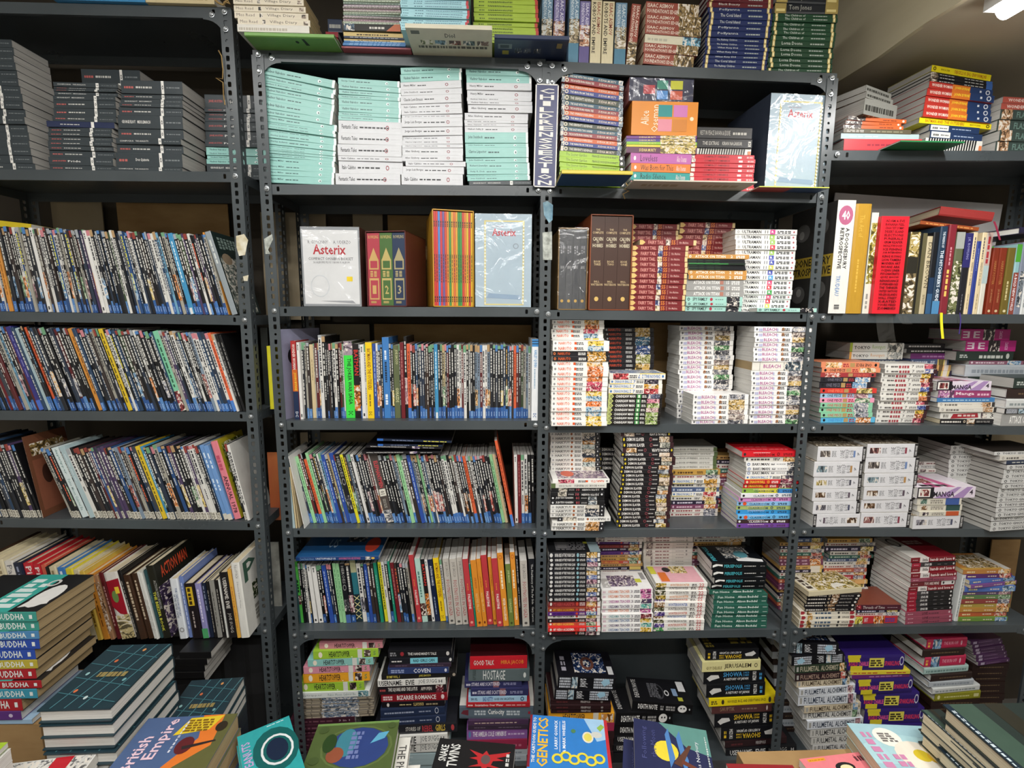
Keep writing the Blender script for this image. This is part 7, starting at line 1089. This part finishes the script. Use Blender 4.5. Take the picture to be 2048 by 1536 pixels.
# --- piles on the bottom shelf
g = 'piles on the bottom shelves'
stack(vB6, ZR, 0, .148, 'left pile of pastel paperbacks', g, [(95, 292, 768, 'heart0'), (143, 248, 732, 'heart1'), (207, 208, 695, 'heart2'), (263, 175, 667, 'heart3'), (318, 173, 668, 'heart4'), (388, 138, 632, 'heart1'), (455, 133, 670, 'daytrip'), (498, 150, 690, 'magstripe'), (515, 148, 695, 'magstripe'), (532, 145, 700, 'magstripe'), (548, 150, 690, 'magstripe'), (565, 150, 700, 'magstripe'), (582, 148, 700, 'magstripe'), (600, 145, 690, 'magstripe'), (616, 150, 690, 'magstripe'), (632, 150, 700, 'magstripe')]+bounds([655, 698, 742, 785, 828, 872, 915, 958, 1000], 75, 560, 30, 520, ['maroon3']), 1045, Y=1.69, fill='maroon3', tilt=(-.8, -2))
stack(vB6, ZR, 0, .13, 'middle pile of novels', g, [(150, 805, 1278, 'handmaid'), (203, 815, 1290, 'radgirls'), (247, 815, 1275, 'dimplum'), (275, 805, 1258, 'coven'), (322, 755, 1310, 'bumf'), (362, 728, 1232, 'username'), (412, 732, 1240, 'squarelotus'), (478, 752, 1248, 'bizarre'), (535, 758, 1230, 'knights'), (575, 748, 1222, 'navyoak'), (642, 748, 1232, 'navyoak'), (705, 700, 1318, 'rebel'), (780, 740, 1250, 'username'), (848, 740, 1250, 'username')], 915, Y=1.69, fill='palec', tilt=(0, -2))
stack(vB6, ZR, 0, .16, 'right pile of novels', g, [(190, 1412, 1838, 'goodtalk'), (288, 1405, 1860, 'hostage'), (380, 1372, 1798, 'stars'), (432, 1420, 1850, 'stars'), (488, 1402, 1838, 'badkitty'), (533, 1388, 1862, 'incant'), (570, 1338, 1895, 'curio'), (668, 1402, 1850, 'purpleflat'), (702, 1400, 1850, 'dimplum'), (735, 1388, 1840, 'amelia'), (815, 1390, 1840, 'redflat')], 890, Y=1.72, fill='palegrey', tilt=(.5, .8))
stack(vC6, ZR, 0, .146, 'pile topped by dotted hardbacks', g, [(358, 208, 650, 'jojo'), (452, 185, 615, 'jojo'), (532, 150, 612, 'princess'), (565, 150, 612, 'princess'), (597, 155, 612, 'princess'), (630, 140, 640, 'heartorange'), (705, 150, 640, 'redflat')], 770, Y=1.69, fill='princess', tilt=(3, 1.5))
stack(vC6, ZR, 0, .127, 'pile of gothic-lettered manga', g, [(552, 785, 1235, 'dnote', -4), (628, 640, 1080, 'dnote', 2), (722, 642, 1090, 'dnote'), (805, 640, 1090, 'usernameb'), (865, 630, 1090, 'usernameb')], 925, Y=1.70, fill='usernameb', tilt=(2.5, 1))
stack(vC6, ZR, 0, .165, 'tall pile of history paperbacks', g, [(150, 1338, 1740, 'showay~'), (228, 1308, 1748, 'jerusalem'), (305, 1322, 1785, 'showab'), (398, 1342, 1785, 'showab'), (495, 1358, 1880, 'noodles'), (555, 1385, 1835, 'sauptik'), (615, 1402, 1862, 'showay'), (715, 1458, 1895, 'showay~'), (815, 1480, 1950, 'princess'), (862, 1490, 2020, 'usernameb')], 925, Y=1.72, tilt=(-1.5, -3), fill='usernameb')
stack(vD6, ZR, 0, .127, 'pale tall-lettered manga pile', g, [(148, 150, 560, 'jojo', -8), (238, 178, 598, 'jojo~'), (316, 208, 622, 'fma0'), (382, 205, 628, 'fma1'), (440, 222, 645, 'fma2'), (495, 232, 688, 'fma4'), (558, 232, 690, 'fma4'), (638, 275, 730, 'fma2'), (694, 275, 730, 'fma5'), (755, 300, 745, 'fma4'), (825, 325, 760, 'fma5'), (892, 335, 780, 'fma5'), (955, 345, 790, 'fma3')], 1012, Y=1.70, tilt=(-3, -3), fill='fma3')
stack(vD6, ZR, 0, .13, 'indigo hardback pile', g, [(245, 615, 1085, 'dahl'), (370, 655, 1130, 'thinyel'), (400, 660, 1130, 'thinpur'), (432, 685, 1150, 'dahl'), (552, 738, 1205, 'dahl'), (678, 770, 1245, 'dahl'), (800, 770, 1270, 'dahl')], 920, Y=1.70, tilt=(-.5, -.5), fill='dahl')
stack(vD6, ZR, 0, .16, 'hardback pile with pink tops', g, [(110, 1240, 1590, 'pinkoff'), (188, 1205, 1570, 'choc'), (252, 1225, 1580, 'pinkoff'), (335, 1210, 1600, 'paleaqua'), (388, 1270, 1625, 'choc'), (445, 1258, 1640, 'palegrey'), (492, 1275, 1690, 'whitecap'), (540, 1310, 1698, 'olivey')], 605, Y=1.72, yaw=4, fill='choc', tilt=(1, 0))
stack(vD6, ZR, 0, .18, 'violet magazine pile', g, ystack(7, 118, 315, 1570, 1860, 1640, 1935, ['violetm'], 4), 315, Y=1.78, fill='choc', yaw=8)
stack(vC6, ZR, 0, .1, 'dim pile behind corner post', g, ystack(14, 60, 760, 1830, 2180, 1880, 2220, ['palegrey', 'choc'], 6), 760, Y=1.82, keep=0)
# --- books lying on the display table in front
g = 'books on the display table'
def RM(k, els):
    out = []
    for e in els:
        e = list(e); f = lambda v: k+(1-k)*v
        if e[0] in 'ratd':
            i = 4 if e[0] == 't' else 3; e[i], e[i+1] = f(e[i]), f(e[i+1])
        elif e[0] == 'o': e[2] = f(e[2]); e[4] *= (1-k)
        elif e[0] == 'p': e[1] = [(u, f(v)) for u, v in e[1]]
        out.append(tuple(e))
    return out
def face_up(key, tl, tr, ztp, th, dep, label, yaw=0, tilt=0, rear=True, turn=False):
    """a book lying flat: its far edge runs between two photo pixels at the height ztp of its top"""
    a, b = PZ(tl[0], tl[1], ztp), PZ(tr[0], tr[1], ztp); L = math.hypot(b.x-a.x, b.y-a.y); an = math.atan2(b.y-a.y, b.x-a.x)+math.radians(yaw)
    m = Matrix.Translation((a.x, a.y, ztp)) @ Matrix.Rotation(an, 4, 'Z') @ Matrix.Rotation(math.radians(tilt), 4, 'X') @ Matrix.Translation((0, -dep, -th))
    if turn: m = m @ Matrix.Translation((L, dep, 0)) @ Matrix.Rotation(math.pi, 4, 'Z')
    book(key, m, L, dep, th, label, None); return m, L
def under(key, m, L, dep, th, n, label, group, jit=.006):
    """more copies below it, down to the table"""
    for i in range(n):
        q = m @ Matrix.Translation((random.uniform(-jit, jit), random.uniform(-jit, jit), -(th+.0006)*(i+1)))
        book(key, q, L, dep, th, f'{label}, {ordn(i+2)} from top of its pile', group)
    rest(key, m, L, dep, th, n)
def rest(key, m, L, dep, th, n):
    z = m.translation.z-(th+.0006)*n; k = n
    while z-th-.0006 > ZFR:
        k += 1; z -= th+.0006; STUFF.append((key, m @ Matrix.Translation((0, 0, -(th+.0006)*k)), L, dep, th))
    if z-ZFR > .002: STUFF.append((key, Matrix.Translation((0, 0, -(z-ZFR)+.0003)) @ m @ Matrix.Translation((0, 0, -(th+.0006)*k)), L, dep, max(.002, z-ZFR-.0008)))
M_BOXC = M_CARD
S('britemp', 'face-up', '46587c', [], 'b', cv='4a5f86', fr=[G([(.62, 1), (.86, 1), (.9, .4), (.6, 0), (.5, 0), (.72, .55)], 'd8742c'), G([(.86, 1), (1, 1), (1, 0), (.6, 0), (.9, .4)], '5c5c34'), G([(.42, .62), (.78, .7), (.86, .98), (.5, .95)], 'd8bc2c'), D(.5, .78, .68, .93, '7c5c18', 4, 5), O(.62, .42, .09, .16, '5c2024'), G([(.6, .4), (.92, .5), (.93, .47), (.62, .34)], '2c2424'), T('British', .1, .23, .0, .62, 'e0c0cc', 90), T('Empire', .26, .42, .2, .95, 'e0c0cc', 90), D(.49, .51, .3, .9, 'd0d4e0', 1, 9), O(.9, .75, .06, .1, '2c2418')])
S('constel', 'face-up', '17242e', [], 'w', cv='1f343c', hb=True, fr=[G([(.02+.2*i, .02), (.035+.2*i, .02), (.26+.2*i, .98), (.245+.2*i, .98)], '4c7c84') for i in range(4)]+[G([(.02, .25+.22*i), (.98, .1+.22*i), (.98, .112+.22*i), (.02, .262+.22*i)], '3c6870') for i in range(4)]+[O(u, v, .025, .025, c) for u, v, c in ((.75, .75, 'c86c44'), (.62, .3, 'c86c44'), (.35, .12, 'c88c54'), (.2, .6, '6c9ca0'), (.5, .85, 'b8c8c8'), (.85, .5, '8cb4b4'))]+[D(.25, .7, .48, .58, '8c7c4c', 6)])
for k_, f_ in (('britemp', .46),):
    STY[k_]['fr'] = RM(f_, STY[k_]['fr'])
m, L = face_up('constel', (224, 1289), (345, 1286), .86, .035, .24, 'dark starry hardback on top of the big left table pile', turn=True)
rest('constel', m, L, .24, .0369, 6)
for i, key in enumerate(['constel']*6):
    q = m @ Matrix.Translation((random.uniform(-.006, .008), random.uniform(-.006, .006), -.0375*(i+1))); book(key, q, L, .24, .035, f'dark starry hardback, {ordn(i+2)} from top of the big left table pile', g)
m, L = face_up('constel', (384, 1360), (489, 1353), .66, .03, .22, 'dark starry hardback on the smaller pile behind painted cover', turn=True)
under('constel', m, L, .22, .03, 2, 'dark starry hardback of the smaller pile', g)
m, L = face_up('britemp', (297, 1437), (476, 1427), .74, .045, .3, 'blue and orange painted book face-up with yellow scroll')
under('britemp', m, L, .3, .045, 2, 'painted blue paperback below the yellow scroll cover', g)
S('tealcart', 'face-up', '1f8a8c', [], 'w', cv='2f9a9c', fr=[O(.62, .3, .42, .55, '125a58'), O(.64, .28, .3, .38, 'd8dcdc', .86), O(.64, .28, .2, .28, '16243c'), T('PEANUTS', .04, .2, .05, .75, 'b89cc8', 90), D(.55, .9, .93, .96, 'c8e4e4', 4)])
STY['tealcart']['fr'] = RM(0.44, STY['tealcart']['fr'])
m, L = face_up('tealcart', (474, 1474), (578, 1431), .70, .02, .24, 'teal face-up book with purple vertical capitals')
under('tealcart', m, L, .24, .02, 5, 'teal book of the tilted pile', g)
S('greenill', 'face-up', '5c6c3c', [], 'w', cv='4c5c30', hb=True, fr=[R(.0, 1, .95, 1, '6c8c4c'), O(.55, .45, .42, .46, '5c6c3c', .94), O(.56, .45, .36, .42, '2c3f78'), O(.42, .55, .12, .3, '3c7c8c'), O(.32, .3, .1, .16, '8c4c34'), O(.22, .55, .08, .2, '28401c'), G([(.7, .5), (.86, .6), (.9, .75), (.78, .72)], '5ca4c4'), D(.46, .6, .2, .8, '6c78a8', 2, 6), O(.1, .85, .06, .08, '44542c'), O(.1, .2, .06, .08, '44542c'), O(.92, .88, .05, .07, '44542c')])
STY['greenill']['fr'] = RM(0.45, STY['greenill']['fr'])
m, L = face_up('greenill', (637, 1449), (799, 1440), .66, .045, .27, 'green bordered face-up hardback with blue night picture')
S('phenom', 'white', 'd8d4ca', [], 'w', cv='d8d6ce', fr=[T('THE PHENOMENAL', .88, .97, .1, .9, '4c4a48', 270)])
q = m @ Matrix.Translation((.02, .0, -.03)); book('phenom', q, L+.012, .26, .028, 'white book with vertical capitals below the green bordered hardback', g)
q = m @ Matrix.Translation((.05, -.06, -.06)); book('phenom', q, L+.014, .26, .028, 'second white book with vertical capitals below the green bordered hardback', g); rest('phenom', q, L+.014, .26, .028, 0)
S('redemblem', 'face-up', '141416', [], 'w', cv='161618', fr=[T('SNAKE', .05, .15, .3, .8, 'd8d8d4', 90), T('TWINS', .17, .3, .15, .85, 'd8d8d4', 90), G([(.42, .72), (.6, .6), (.64, .72), (.68, .6), (.95, .74), (.9, .6), (.78, .52), (.88, .46), (.74, .42), (.72, .3), (.9, .2), (.68, .24), (.64, .1), (.6, .24), (.44, .2), (.56, .3), (.54, .42), (.44, .46), (.54, .52)], 'b0282c'), O(.645, .45, .06, .14, '5c4c4c'), D(.9, .94, .3, .7, 'c8c8c4', 1, 3)])
STY['redemblem']['fr'] = RM(0.55, STY['redemblem']['fr'])
m, L = face_up('redemblem', (880, 1476), (1031, 1489), .64, .03, .22, 'black face-up book with red winged emblem'); under('redemblem', m, L, .22, .03, 1, 'black book below the red winged emblem', g)
S('genetics', 'face-up', '2c6cb4', [], 'w', cv='2f78c0', fr=[R(.0, .03, 0, 1, '7c1c2c'), R(.96, 1, 0, 1, 'b82c34'), T('THE CARTOON GUIDE TO', .045, .085, .08, .95, 'ece4d8', 90), T('GENETICS', .11, .24, -.02+.04, .95, 'ecb428', 90), T('LARRY GONICK', .32, .36, .35, .92, 'e8ecf0', 90), T('& MARK WHEELIS', .42, .46, .3, .92, 'e8ecf0', 90), R(.385, .39, .3, .9, 'e8ecf0'), G([(.7, 1), (.96, 1), (.96, .6), (.85, .55)], '9cc0dc'), O(.74, .62, .07, .11, 'd8d4c0'), O(.74, .62, .05, .08, 'd8c85c'), O(.85, .68, .07, .06, 'c8c8c0'), G([(.9, .75), (.96, .85), (.92, .9), (.86, .82)], '8cb04c'), O(.56, .72, .03, .04, '4c7c54')]+[O(.36+.1*i, .18+.05*(i % 2), .07, .09, 'd8c83c', .6) for i in range(6)])
STY['genetics']['fr'] = RM(0.38, STY['genetics']['fr'])
m, L = face_up('genetics', (1061, 1429), (1213, 1441), .66, .022, .27, 'bright blue face-up cartoon guide with yellow capitals'); under('genetics', m, L, .27, .022, 3, 'blue cartoon guide below the yellow-lettered cover', g)
S('night', 'face-up', '23264a', [], 'w', cv='252a4e', fr=[G([(.35, 1), (1, 1), (1, .45), (.7, .55)], '5c8c84'), O(.42, .42, .16, .2, 'e0cc3c'), G([(.42, .75), (.47, .9), (.5, .55), (.53, .3), (.46, .1), (.44, .45)], '4c7cb4'), G([(.57, .72), (.62, .88), (.66, .5), (.7, .3), (.64, .0), (.6, .4)], '4c7cb4'), G([(.5, .2), (.72, .6), (.76, .6), (.6, .15)], '5c3a2c'), G([(.62, .3), (.95, .1), (.95, .05), (.6, .22)], '6c3a2c'), T('Following', .1, .18, .2, .85, '4c5080', 90, False), T('the Moon', .22, .29, .25, .8, '4c5080', 90, False), T('James Norbury', .8, .86, .0, .7, 'd8dce0', 90, False), D(.95, .97, .2, .85, 'c8d0cc', 1, 14)])
STY['night']['fr'] = RM(0.48, STY['night']['fr'])
m, L = face_up('night', (1267, 1436), (1412, 1461), .68, .03, .3, 'night blue face-up book with yellow moon')
q = m @ Matrix.Translation((-.035, -.04, -.033)) @ Matrix.Rotation(-.03, 4, 'Z'); book('night', q, L, .3, .03, 'night blue book showing left of the yellow moon cover', g)
q = m @ Matrix.Translation((-.02, -.03, -.066)); book('night', q, L, .3, .03, 'lowest night blue book under the yellow moon cover', g); rest('night', q, L, .3, .03, 0)
S('pinkbird', 'face-up', 'd87078', [], 'w', cv='dc7a80', fr=[R(.1, .36, .75, .92, 'e0982c'), D(.12, .34, .8, .86, 'b06c18', 5), O(.55, .25, .14, .3, '1c1a1c'), O(.56, .2, .09, .2, 'e8d8a8'), D(.78, .95, .5, .9, '5c2c34', 3, 1), O(.8, .85, .01, .02, '5c2c34')])
STY['pinkbird']['fr'] = RM(0.78, STY['pinkbird']['fr'])
m, L = face_up('pinkbird', (1598, 1518), (1727, 1503), .661, .02, .22, 'pink face-up book with orange price sticker')
S('catbook', 'face-up', 'a8c8cc', [], 'c', cv='a9cdd2', fr=[G([(.0, .55), (.5, .8), (1, .7), (1, 1), (0, 1)], '9cc0c8'), R(.0, 1, 0, .18, '9cc0c8'), O(.4, .72, .17, .2, 'ece8dc'), D(.3, .5, .62, .82, '6c6864', 2, 4), O(.62, .35, .28, .3, 'e4dccc'), O(.66, .36, .1, .12, 'd0b82c'), O(.78, .32, .07, .1, 'c8a02c'), D(.08, .2, .1, .85, 'c884a8', 1, 5), D(.28, .46, .0, .4, 'c884a8', 2, 3), O(.85, .45, .05, .08, '4c3c34', .7)])
STY['catbook']['fr'] = RM(0.5, STY['catbook']['fr'])
m, L = face_up('catbook', (1693, 1446), (1842, 1452), .70, .03, .3, 'pale blue face-up book with speech bubble'); under('catbook', m, L, .3, .03, 3, 'pale blue book below the speech bubble cover', g)
S('bigdark', 'dark', '1a2426', [], 'c', cv='26302c', hb=True, fr=[G([(.1, 0), (.32, 0), (.3, 1), (.05, 1)], '3c5044'), G([(.14, .1), (.3, .2), (.26, .5), (.12, .45)], '9cac7c'), G([(.4, .0), (.6, 0), (.6, 1), (.42, 1)], '2c2a20'), G([(.62, .3), (.75, .9), (.8, .9), (.68, .2)], 'c8622c'), R(.0, .06, 0, 1, '1c2c38'), D(.015, .045, .05, .95, 'c0ccd0', 1, 26)])
m, L = face_up('bigdark', (1885, 1409), (2080, 1405), .86, .035, .34, 'large dark painted hardback on top of right table pile'); 
rest('bigdark', m, L, .34, .0369, 6)
for i in range(6):
    q = m @ Matrix.Translation((random.uniform(-.004, .006), random.uniform(-.004, .004), -.0375*(i+1))); book('bigdark', q, L, .34, .035, f'large dark hardback, {ordn(i+2)} from top of right table pile', g)
m, L = face_up('bigdark', (1842, 1420), (1880, 1418), .80, .03, .3, 'dark hardback standing out beside the right table pile')
under('bigdark', m, L, .3, .03, 6, 'narrow dark hardback beside right table pile', g)
# left stack on a carton
def carton(x0, x1, y0, y1, z0, z1, label, name='carton_box'):
    e = link(name, None, None, ((x0+x1)/2, (y0+y1)/2, z0)); tag(e, label, 'box'); w, d, h = (x1-x0)/2, (y1-y0)/2, z1-z0
    mb = MB(); t = .004
    for q in ((-w, w, -d, -d+t, 0, h), (-w, w, d-t, d, 0, h), (-w, -w+t, -d+t, d-t, 0, h), (w-t, w, -d+t, d-t, 0, h), (-w, w, -d, d, -.0, t)): mb.box(*q)
    link('carton_walls', mb.mesh('carton_walls', [M_BOXC]), e)
    for sy in (-1, 1):
        mb = MB(); mb.box(-w, w, -d if sy < 0 else .001, -.001 if sy < 0 else d, h, h+.004); link('flap', mb.mesh('flap', [M_BOXC]), e)
    mb = MB(); mb.box(-w*.999, w*.999, -.025, .025, h+.004, h+.0045); link('tape', mb.mesh('tape', [M_TAPE]), e)
GO = []
for i, (c, d_) in enumerate((('3c9488', 'teal'), ('4c84b4', 'mid blue'), ('2c4ca8', 'cobalt blue'), ('b8a83c', 'grey and yellow'), ('a8242c', 'red'), ('3c90a8', 'aqua blue'))):
    GO.append(S(f'goon{i}', f'{d_} manga with white block lettering', c, [R(.0, .58, 0, 1, 'd8d6ce'), D(.05, .3, .15, .85, '5c5a56', 3, 2), T(str(9-i), .36, .44, .2, .8, c, 90), D(.46, .55, .15, .85, '5c5a56', 1, 4), T('BUDDHA', .63, .88, .2, .82, 'e4eae6'), R(.93, .96, .3, .7, 'e0e4e0')], 'b', 'manga_volume', cv='1a1a1c', fr=[R(.42, .72, 0, 1, '3ca498'), D(.46, .68, .1, .9, 'd8e8e4', 1, 6), O(.86, .4, .11, .3, 'e0deda'), O(.72, .75, .06, .1, 'd0cec8', .6), G([(.75, .1), (.98, .2), (.9, .5), (.8, .6)], 'e0deda')]))
S('goonpurple', 'purple paperback', '5c3478', [O(.9, .5, .02, .2, 'c8b8d0')], 'w'); S('goonblue', 'pale blue picture book', '9cb8d0', [], 'w')
Yg = 1.335
stack(vA5, None, 0, .2, 'stack on the carton', g, [(545, -420, 247, GO[0]), (608, -420, 247, GO[0]), (672, -418, 245, GO[1]), (725, -420, 248, GO[2]), (792, -455, 215, GO[2]), (862, -440, 228, GO[3]), (920, -452, 212, GO[4]), (988, -405, 262, GO[4]), (1038, -425, 240, GO[5]), (1100, -520, 145, GO[4]), (1180, -525, 138, 'goonpurple'), (1238, -460, 205, 'goonblue')], 1268, Y=Yg, yawj=1.2)
zc_ = P(30, 1050+1268/3.161, Yg).z
carton(P(-60, 1460, Yg).x-.2, P(72, 1470, Yg).x+.012, Yg+.004, Yg+.23, .0005, zc_-.0052, 'brown carton under the manga stack at the left edge')
S('whitecom', 'white manga with red panel', 'd8d6d0', [], 'w', 'manga_volume', fr=[A(.02, .6, .02, .98, 'd0cec8'), R(.52, .74, 0, 1, 'b8202c'), T('B', .58, .66, .2, .6, 'ecdcd8'), A(.74, .98, .02, .98, 'c8c6c0')])
m, L = face_up('whitecom', (22, 1527), (195, 1506), .74, .03, .13, 'white and red manga face-up in front of starry hardbacks'); under('whitecom', m, L, .13, .03, 4, 'white manga of the corner pile', g)
S('whitestrip', 'white book', 'd0cec8', [], 'w'); m, L = face_up('whitestrip', (203, 1517), (228, 1511), .70, .03, .12, 'narrow white book beside the blue and orange cover'); under('whitestrip', m, L, .12, .03, 3, 'narrow white book of the slim pile', g)
S('limestrip', 'lime book', '9cb834', [], 'w'); m, L = face_up('limestrip', (-60, 1490), (16, 1484), .84, .012, .14, 'lime green booklet at the lower left photo edge'); 
q = m @ Matrix.Translation((.004, 0, -.034)); book('whitestrip', q, L, .14, .03, 'white book under the lime green booklet', g)
for i in range(6): book('whitestrip', m @ Matrix.Translation((.004+.003*i, 0, -.034-.0310*(i+1))), L, .14, .03, f'white book, {ordn(i+2)} below the lime green booklet', g)
carton(PZ(1474, 1503, .64).x, PZ(1714, 1503, .64).x, .86, PZ(1600, 1500, .64).y, ZFR+.0005, .635, 'brown carton behind the pink face-up book')
S('redstrip', 'red leaflet', '8c2024', [], 'w'); face_up('redstrip', (1452, 1527), (1585, 1530), .661, .02, .12, 'red book at the lower photo edge beside pink cover')
# added black cloth in place of the shade below the lowest left shelf
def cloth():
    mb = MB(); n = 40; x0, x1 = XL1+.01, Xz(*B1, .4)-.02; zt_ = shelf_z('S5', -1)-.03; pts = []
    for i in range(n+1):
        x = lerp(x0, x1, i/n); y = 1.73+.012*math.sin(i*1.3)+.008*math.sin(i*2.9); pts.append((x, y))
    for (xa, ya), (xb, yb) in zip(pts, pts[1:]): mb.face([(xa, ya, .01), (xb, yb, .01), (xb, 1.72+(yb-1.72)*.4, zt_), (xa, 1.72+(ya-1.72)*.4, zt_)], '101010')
    tag(link('added_shade_cloth', mb.mesh('added_shade_cloth', [mat_noise('added_shade_cloth', '0c0c0d', '141415', 8, .95)], True)), 'added black cloth in place of shade below the lowest left shelf', 'cloth')
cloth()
board(534, 905, 562, 1040, mat_noise('sunset_print', '8c2c24', 'c87c3c', 5, .4, stretch=(1, 1, .4)), 'red-orange comic cover seen between the bookcases', 1.80, 'comic_cover', 'comic')
board(530, 1085, 566, 1240, mat_noise('grey_print', '3c3c38', 'a8a8a0', 12, .4), 'grey comic cover seen between the bookcases', 1.80, 'comic_cover', 'comic')
board(520, 655, 545, 835, mat_noise('dark_print', '141816', '2c3430', 9, .4), 'dark comic cover seen between the bookcases', 1.80, 'comic_cover', 'comic')
# dark books lying on the floor side below the annuals
S('blackold', 'black bound ledger with worn edge', '131314', [], 'g', cv='151516')
stack(vA5, None, 0, .2, 'dark ledger pile below the annuals', g, ystack(5, 800, 1010, 1130, 1330, 1090, 1290, ['blackold'], 14), 1010, Y=1.55, keep=5)
# twine, stickers and scraps
def tube(name, pts, r, mat, label, cat):
    mb = MB(); n = 6; rings = []
    for i, p in enumerate(pts):
        p = Vector(p); d = (Vector(pts[min(i+1, len(pts)-1)])-Vector(pts[max(i-1, 0)])).normalized(); s_ = d.cross(Vector((0, 1, .1))).normalized(); t_ = d.cross(s_)
        rings.append([tuple(p+(s_*math.cos(k*2*math.pi/n)+t_*math.sin(k*2*math.pi/n))*r) for k in range(n)])
    for a, b in zip(rings, rings[1:]):
        for k in range(n): mb.face([a[k], a[(k+1) % n], b[(k+1) % n], b[k]], '808080')
    for e_ in (rings[0], rings[-1]): mb.face(e_, '808080')
    return tag(link(name, mb.mesh(name, [mat], True)), label, cat)
M_TW = mat_noise('jute_twine', '7c6238', 'a88c58', 60, .9)
tw = lambda pts, Y: [P(x, y, Y-.001*(i % 2)) for i, (x, y) in enumerate(pts)]
tube('twine', tw([(437, 101), (443, 112), (446, 140), (445, 158), (432, 156), (446, 165), (447, 190), (450, 210)], 1.662), .0018, M_TW, 'frayed jute twine tied to the left bookcase post', 'twine')
tube('twine', tw([(430, 0), (437, 6), (446, 10), (452, 4), (460, 8), (455, 0), (448, 6)], 1.655), .003, M_TW, 'knotted jute twine on top of the left bookcase', 'twine')
tube('twine', tw([(1252, 366), (1256, 374), (1248, 378), (1258, 382), (1246, 388), (1250, 398)], 1.658), .002, M_TW, 'loose twine end hanging below the lime paperbacks', 'twine')
def scrap(label, mat, pts, Y=YF-.0012):
    mb = MB(); q = [P(x, y, Y) for x, y in pts]; mb.face([tuple(p) for p in q], 'ffffff'); mb.face([(p.x, p.y+.0008, p.z) for p in reversed(q)], 'ffffff'); tag(link('paper_scrap', mb.mesh('paper_scrap', [mat])), label, 'sticker')
M_SC = mat_noise('torn_paper', 'b0a074', 'd8d4c4', 40, .8); M_SB = mat_noise('blue_sticker', '4c7c94', '8cacb8', 60, .5, 0, 0, 4); M_SG = mat_noise('worn_label', '7c8078', 'c0c4bc', 70, .5)
scrap('torn yellowish paper stuck on the left bookcase post', M_SC, [(472, 472), (488, 468), (496, 480), (490, 510), (478, 512), (473, 495)])
scrap('small torn paper scrap low on the left bookcase post', M_SC, [(486, 553), (497, 550), (495, 562), (488, 562)])
scrap('blue round sticker on the centre post', M_SB, [(1086, 405), (1095, 402), (1106, 410), (1105, 440), (1098, 446), (1088, 430)])
scrap('worn silver label on the centre post', M_SG, [(1085, 465), (1104, 463), (1104, 520), (1086, 520)])
scrap('torn white label on post beside the boxed sets', M_SG, [(528, 478), (544, 468), (546, 478), (536, 500), (541, 508), (531, 508)])
S('yellowboard', 'yellow', 'd8d020', [R(0, 1, .2, .8, 'e0d830')])
row(SRC, 'S3', .06, .12, 'gap between bookcases', None, [(541, 552, 692, 0, 'yellowboard')])
# the joined books hidden behind the front piles
def joined():
    vs = []; fs = []; cs = []; ms = []; pv = []; pf = []
    mb = MB(); pb = MB()
    for key, m, L, dp, th in STUFF:
        c = STY[key.rstrip('~')]; b_ = [(x*L, y*dp, z*th) for x, y, z in ((0, 0, 0), (1, 0, 0), (1, 1, 0), (0, 1, 0), (0, 0, 1), (1, 0, 1), (1, 1, 1), (0, 1, 1))]
        q = [tuple(m @ Vector(p)) for p in b_]
        mb.idx(q, [(0, 3, 2, 1), (4, 5, 6, 7), (0, 1, 5, 4), (1, 2, 6, 5), (2, 3, 7, 6), (3, 0, 4, 7)], c['sp'])
        els = flip(c['els']) if key.endswith('~') else c['els']
        prints(mb, [e for e in els if e[0] != 't'], lambda u, v, k: tuple(m @ Vector((u*L, -.0001*k, v*th))))
    o = link('hidden_book_stacks', mb.mesh('hidden_book_stacks', [M_COVER, M_ART])); tag(o, 'dim book stacks mostly hidden behind and under the front piles', 'books', None, 'stuff')
joined()
for k, v in LABELS.items():
    if len(v) > 1: print('SAME LABEL', len(v), k, v[:3])
